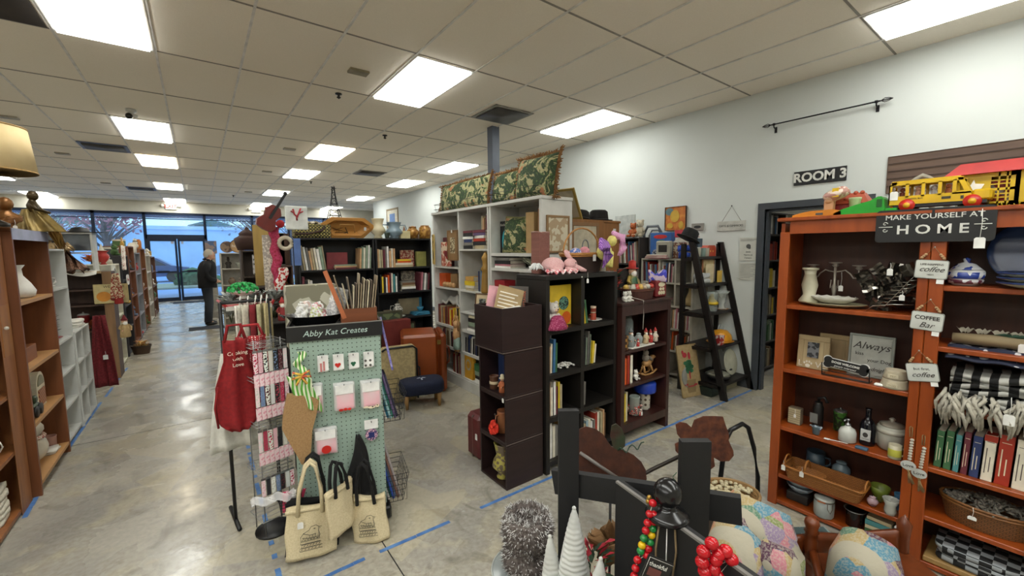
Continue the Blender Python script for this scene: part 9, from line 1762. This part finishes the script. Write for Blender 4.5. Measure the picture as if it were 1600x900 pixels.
for k in range(900):
 a=rnd.uniform(0,2*PI);r_=rnd.uniform(.02,.062);z=.19 if r_>.043 else.15+.03*rnd.random();p=V((r_*math.cos(a),r_*math.sin(a),z));e=p+V((rnd.uniform(-.008,.008),rnd.uniform(-.008,.008),rnd.uniform(.004,.014)));s_=V((math.cos(a*3),math.sin(a*3),0))*.0018;(q2 if rnd.random()<.65 else q).add([p-s_,p+s_,e],[(0,1,2)])
q.out('grey_fur',FZ,T_);q2 .out('white_fur',FZ2,T_)
SH=m('#c9cbc8','plain',.35)
def ribtree(lab,tipx,tipy,D,h,r,lean=0):
 tip=ad(tipx,tipy,D);T_=thing('ribbed_tree',lab,'tree ornament',(tip.x,tip.y,tip.z-h),Euler((0,lean,-YAW)),None);q=B();n=30;NR=int(h/.0032);vs=[]
 for j in range(NR+1):
  t_=j/NR;rr_=r*(1-t_)**.72*(1+.05*math.sin(j*1.57))+.002
  for k in range(n):a=2*PI*k/n;z=h*t_+.004*math.sin(a*6+j*.25)*(1-t_);vs.append((rr_*math.cos(a)*(1+.03*math.sin(a*6)),rr_*math.sin(a)*.9,z))
 q.add(vs,[(j*n+k,j*n+(k+1)%n,(j+1)*n+(k+1)%n,(j+1)*n+k)for j in range(NR)for k in range(n)]+[tuple(range(n-1,-1,-1)),tuple(range(NR*n,NR*n+n))],True);q.out('ribbed_cone',SH,T_)
 q=B();q.sph((0,0,h),.0055,10);q.out('tip',SH,T_);q=B();q.lathe([(r*.6,0),(r*.6,-.0+.001)],n=12);st=T_.location.z-.451
 if st>.005:q=B();q.lathe([(r*.9,-st),(r*.9,-st+.01),(r*.3,-st+.02),(r*.3,0)],n=16);q.out('pedestal',SH,T_)
ribtree('tallest white ribbed shell cone tree in the foreground',897,794,1.08,.42,.072);ribtree('small white ribbed cone left of the tall one',868,838,1.10,.30,.05,-.05);ribtree('small white ribbed cone at right of the tall one',929,873,1.0,.25,.05,.06)
P=ad(943,850,1.30);T_=thing('paper_flower','large folded brown paper flower behind the white cones','flower',P,-YAW);q=B();rnd=random.Random(6)
for k in range(16):
 a=rnd.uniform(-1.2,1.4);ln=rnd.uniform(.04,.075);dx,dz=math.sin(a),math.cos(a);y=rnd.uniform(-.03,.03);off=V((rnd.uniform(-.02,.03),y,rnd.uniform(-.07,.03)))
 q.grid(lambda u,v:off+V((dx*ln*v+(-dz)*.022*(u-.5)*2*math.sin(PI*(.15+.8*v)),-.018*math.sin(PI*u)*v,dz*ln*v+dx*.022*(u-.5)*2*math.sin(PI*(.15+.8*v)))),5,6,False,(0,.0012,0))
q.out('folded_petals',m('#7d5c38','paper',.8,h2='#6a4c2e'),T_)
foliage('poinsettia','poinsettia sprigs with red flowers beside the paper flower','flowers',(ad(924,870,1.25).x,ad(924,870,1.25).y,.452),.06,.34,[m('#1f3a24','plain',.7),m('#a8142c','plain',.6)],60,m('#5a4030','plain',.7),.022)
q=B();q.tube([(0,0,0),(0,0,P.z-.45)],.004,5);tag(q.out('flower_stem',m('#4a3a24','plain',.8),None,(P.x,P.y+.01,.451)),'thin brown stem carrying the folded paper flower','stem')
P=ad(1138,768,1.75);T_=oval_basket('shallow basket of cream shells behind the quilt',(P.x,P.y,P.z-.06),.24,.20,.06,m('#8a6a40','weave',.7,h2='#5a4020',sc=40),m('#8a6a40','wood',.6),-YAW,None);q=B();rnd=random.Random(9)
for k in range(90):a=rnd.uniform(0,6.28);r_=math.sqrt(rnd.random());q.sph((.105*r_*math.cos(a),.085*r_*math.sin(a),.055+.02*(1-r_)),.0095,7,sz=.8)
q.out('cream_shells',m('#b3a888','plain',.5),T_);BST=T_.location
q=B();q.box(-.09,-.07,0,.09,.07,BST.z-.002);tag(q.out('side_stool',TW,None,(BST.x,BST.y,0),-YAW),'plain dark stool block under the shell basket','stool')
QW=m('#a8a292','fabric',.9,h2='#b0aa9a',sc=30)
QM=bpy.data.materials.new('patchwork_quilt');QM.use_nodes=True
t=QM.node_tree;N=t.nodes;L=t.links;b=N['Principled BSDF'];b.inputs['Roughness'].default_value=.9;tcn=N.new('ShaderNodeTexCoord')
wv=N.new('ShaderNodeTexWave');wv.wave_type='RINGS';wv.inputs['Scale'].default_value=4.0;wv.inputs['Distortion'].default_value=.6;L.new(tcn.outputs['Object'],wv.inputs[0])
ring=N.new('ShaderNodeMath');ring.operation='GREATER_THAN';ring.inputs[1].default_value=.36;L.new(wv.outputs['Fac'],ring.inputs[0])
vo=N.new('ShaderNodeTexVoronoi');vo.inputs['Scale'].default_value=17;L.new(tcn.outputs['Object'],vo.inputs[0]);sc_=N.new('ShaderNodeSeparateColor');L.new(vo.outputs['Color'],sc_.inputs[0])
cr=N.new('ShaderNodeValToRGB');cr.color_ramp.interpolation='CONSTANT';L.new(sc_.outputs[0],cr.inputs[0])
cols_=['#b0707c','#4f7560','#4f2f44','#a08c60','#85748f','#4f7f94','#b07a58','#74804c']
e=cr.color_ramp.elements;e[0].color=hx(cols_[0]);e[1].position=1/8;e[1].color=hx(cols_[1])
for k in range(2,8):x_=e.new(k/8);x_.color=hx(cols_[k])
c=mixc(rmp(noise(140,3),.45,.6,0,.45),cr.outputs[0],hx('#b3ad9c'));c=mixc(ring.outputs[0],hx('#a39d8c'),c);L.new(c,b.inputs['Base Color'])
bb=N.new('ShaderNodeBump');bb.inputs['Strength'].default_value=.5;bb.inputs['Distance'].default_value=.006;L.new(noise(28,3),bb.inputs['Height']);L.new(bb.outputs[0],b.inputs['Normal'])
def hump(lab,pts,D,r0,name='quilt',n=26,squash=.75,rings=9):
 """thick folded quilt: a padded arch drawn along camera-facing points"""
 P_=[ad(x,y,D+dd)for x,y,dd in pts];T_=thing(name,lab,'quilt',P_[len(P_)//2],0);O=P_[len(P_)//2]
 q=B();q.tube([p-O for p in P_],[r*1.0 for r in r0],n);q.out('quilted_roll',QM,T_)
 return T_
hump('patchwork quilt folded over, tall rounded fold at centre right',[(1188,905,-.02),(1182,860,-.02),(1178,820,0),(1188,785,.02)],1.62,[.15,.155,.14,.10])
hump('inner fold of the patchwork quilt with fan blocks, in front',[(1218,910,-.15),(1212,870,-.14),(1216,850,-.13)],1.60,[.075,.07,.045])
q1=hump('left trailing fold of the patchwork quilt under the black rail',[(1160,910,-.08),(1152,860,-.06),(1148,815,0)],1.60,[.12,.11,.07])
hump('rolled white and pink patchwork quilt at the chair right',[(1352,925,-.1),(1352,880,-.04),(1358,845,0)],1.62,[.12,.11,.085])
CW_=m('#6a3214','wood',.35,h2='#522409');CP=ad(1268,830,1.72);l_=kl(CP)
T_=thing('wooden_chair','small turned wooden chair with ball finial holding quilts','chair',K.w(l_[0],l_[1]),-YAW);zt=CP.z+.055
q=B();q.lathe([(.020,0),(.022,.2),(.016,.26),(.022,.34),(.020,zt-.15),(.026,zt-.12),(.024,zt-.10),(.022,zt-.06),(.027,zt-.055),(.020,zt-.045),(.028,zt-.02),(.024,zt-.005),(.008,zt+.004),(.001,zt+.006)],n=18);q.out('back_post',CW_,T_)
q=B();q.lathe([(.020,0),(.022,.2),(.020,zt-.1),(.026,zt-.04),(.001,zt)],(.40,.02,0),18);q.out('back_post',CW_,T_)
for x in(.0,.40):q=B();q.lathe([(.018,0),(.02,.35),(.02,.40)],(x,-.28,0),12);q.out('front_leg',CW_,T_)
q=B();q.box(-.02,-.30,.36,.42,.02,.385,.006);q.out('seat',CW_,T_)
q=B();q.grid(lambda u,v:(.02+.37*u,.012+.035*math.sin(PI*u),zt-.20+.085*v+(.05*abs(u-.45)**1.2)*2*v),16,4,True,(0,.018,0));q.out('crest_rail',CW_,T_)
q=B();q.grid(lambda u,v:(-.16+.15*u,.01,zt-.16+.075*v-.02*(1-u)),6,3,True,(0,.018,0));q.out('side_wing',CW_,T_)
q=B();q.tube([(0,-.01,zt-.13),(-.06,-.16,zt-.19),(-.09,-.27,zt-.24)],[.016,.018,.02],12);q.out('arm',CW_,T_)
q=B()
for k in range(5):q.box(-.2,.06*k,0,.2,.06*k+.05,.012)
P=az(1250,900,.1);tag(q.out('slatted_tray',m('#7f9290','patch',.6,h2='#3a4a4c',sc=30),None,K.w(kl(P)[0]+.05,kl(P)[1]-.1,.2),-YAW),'pale blue slatted tray low behind the chair arm','tray');
q=B();q.box(-.2,0,0,.2,.29,.2);o=COL.objects[-1];tag(q.out('floor_crate',TW,None,(o.location.x,o.location.y,0),-YAW),'dark crate on the floor under the slatted tray','crate');o.location.z=.201
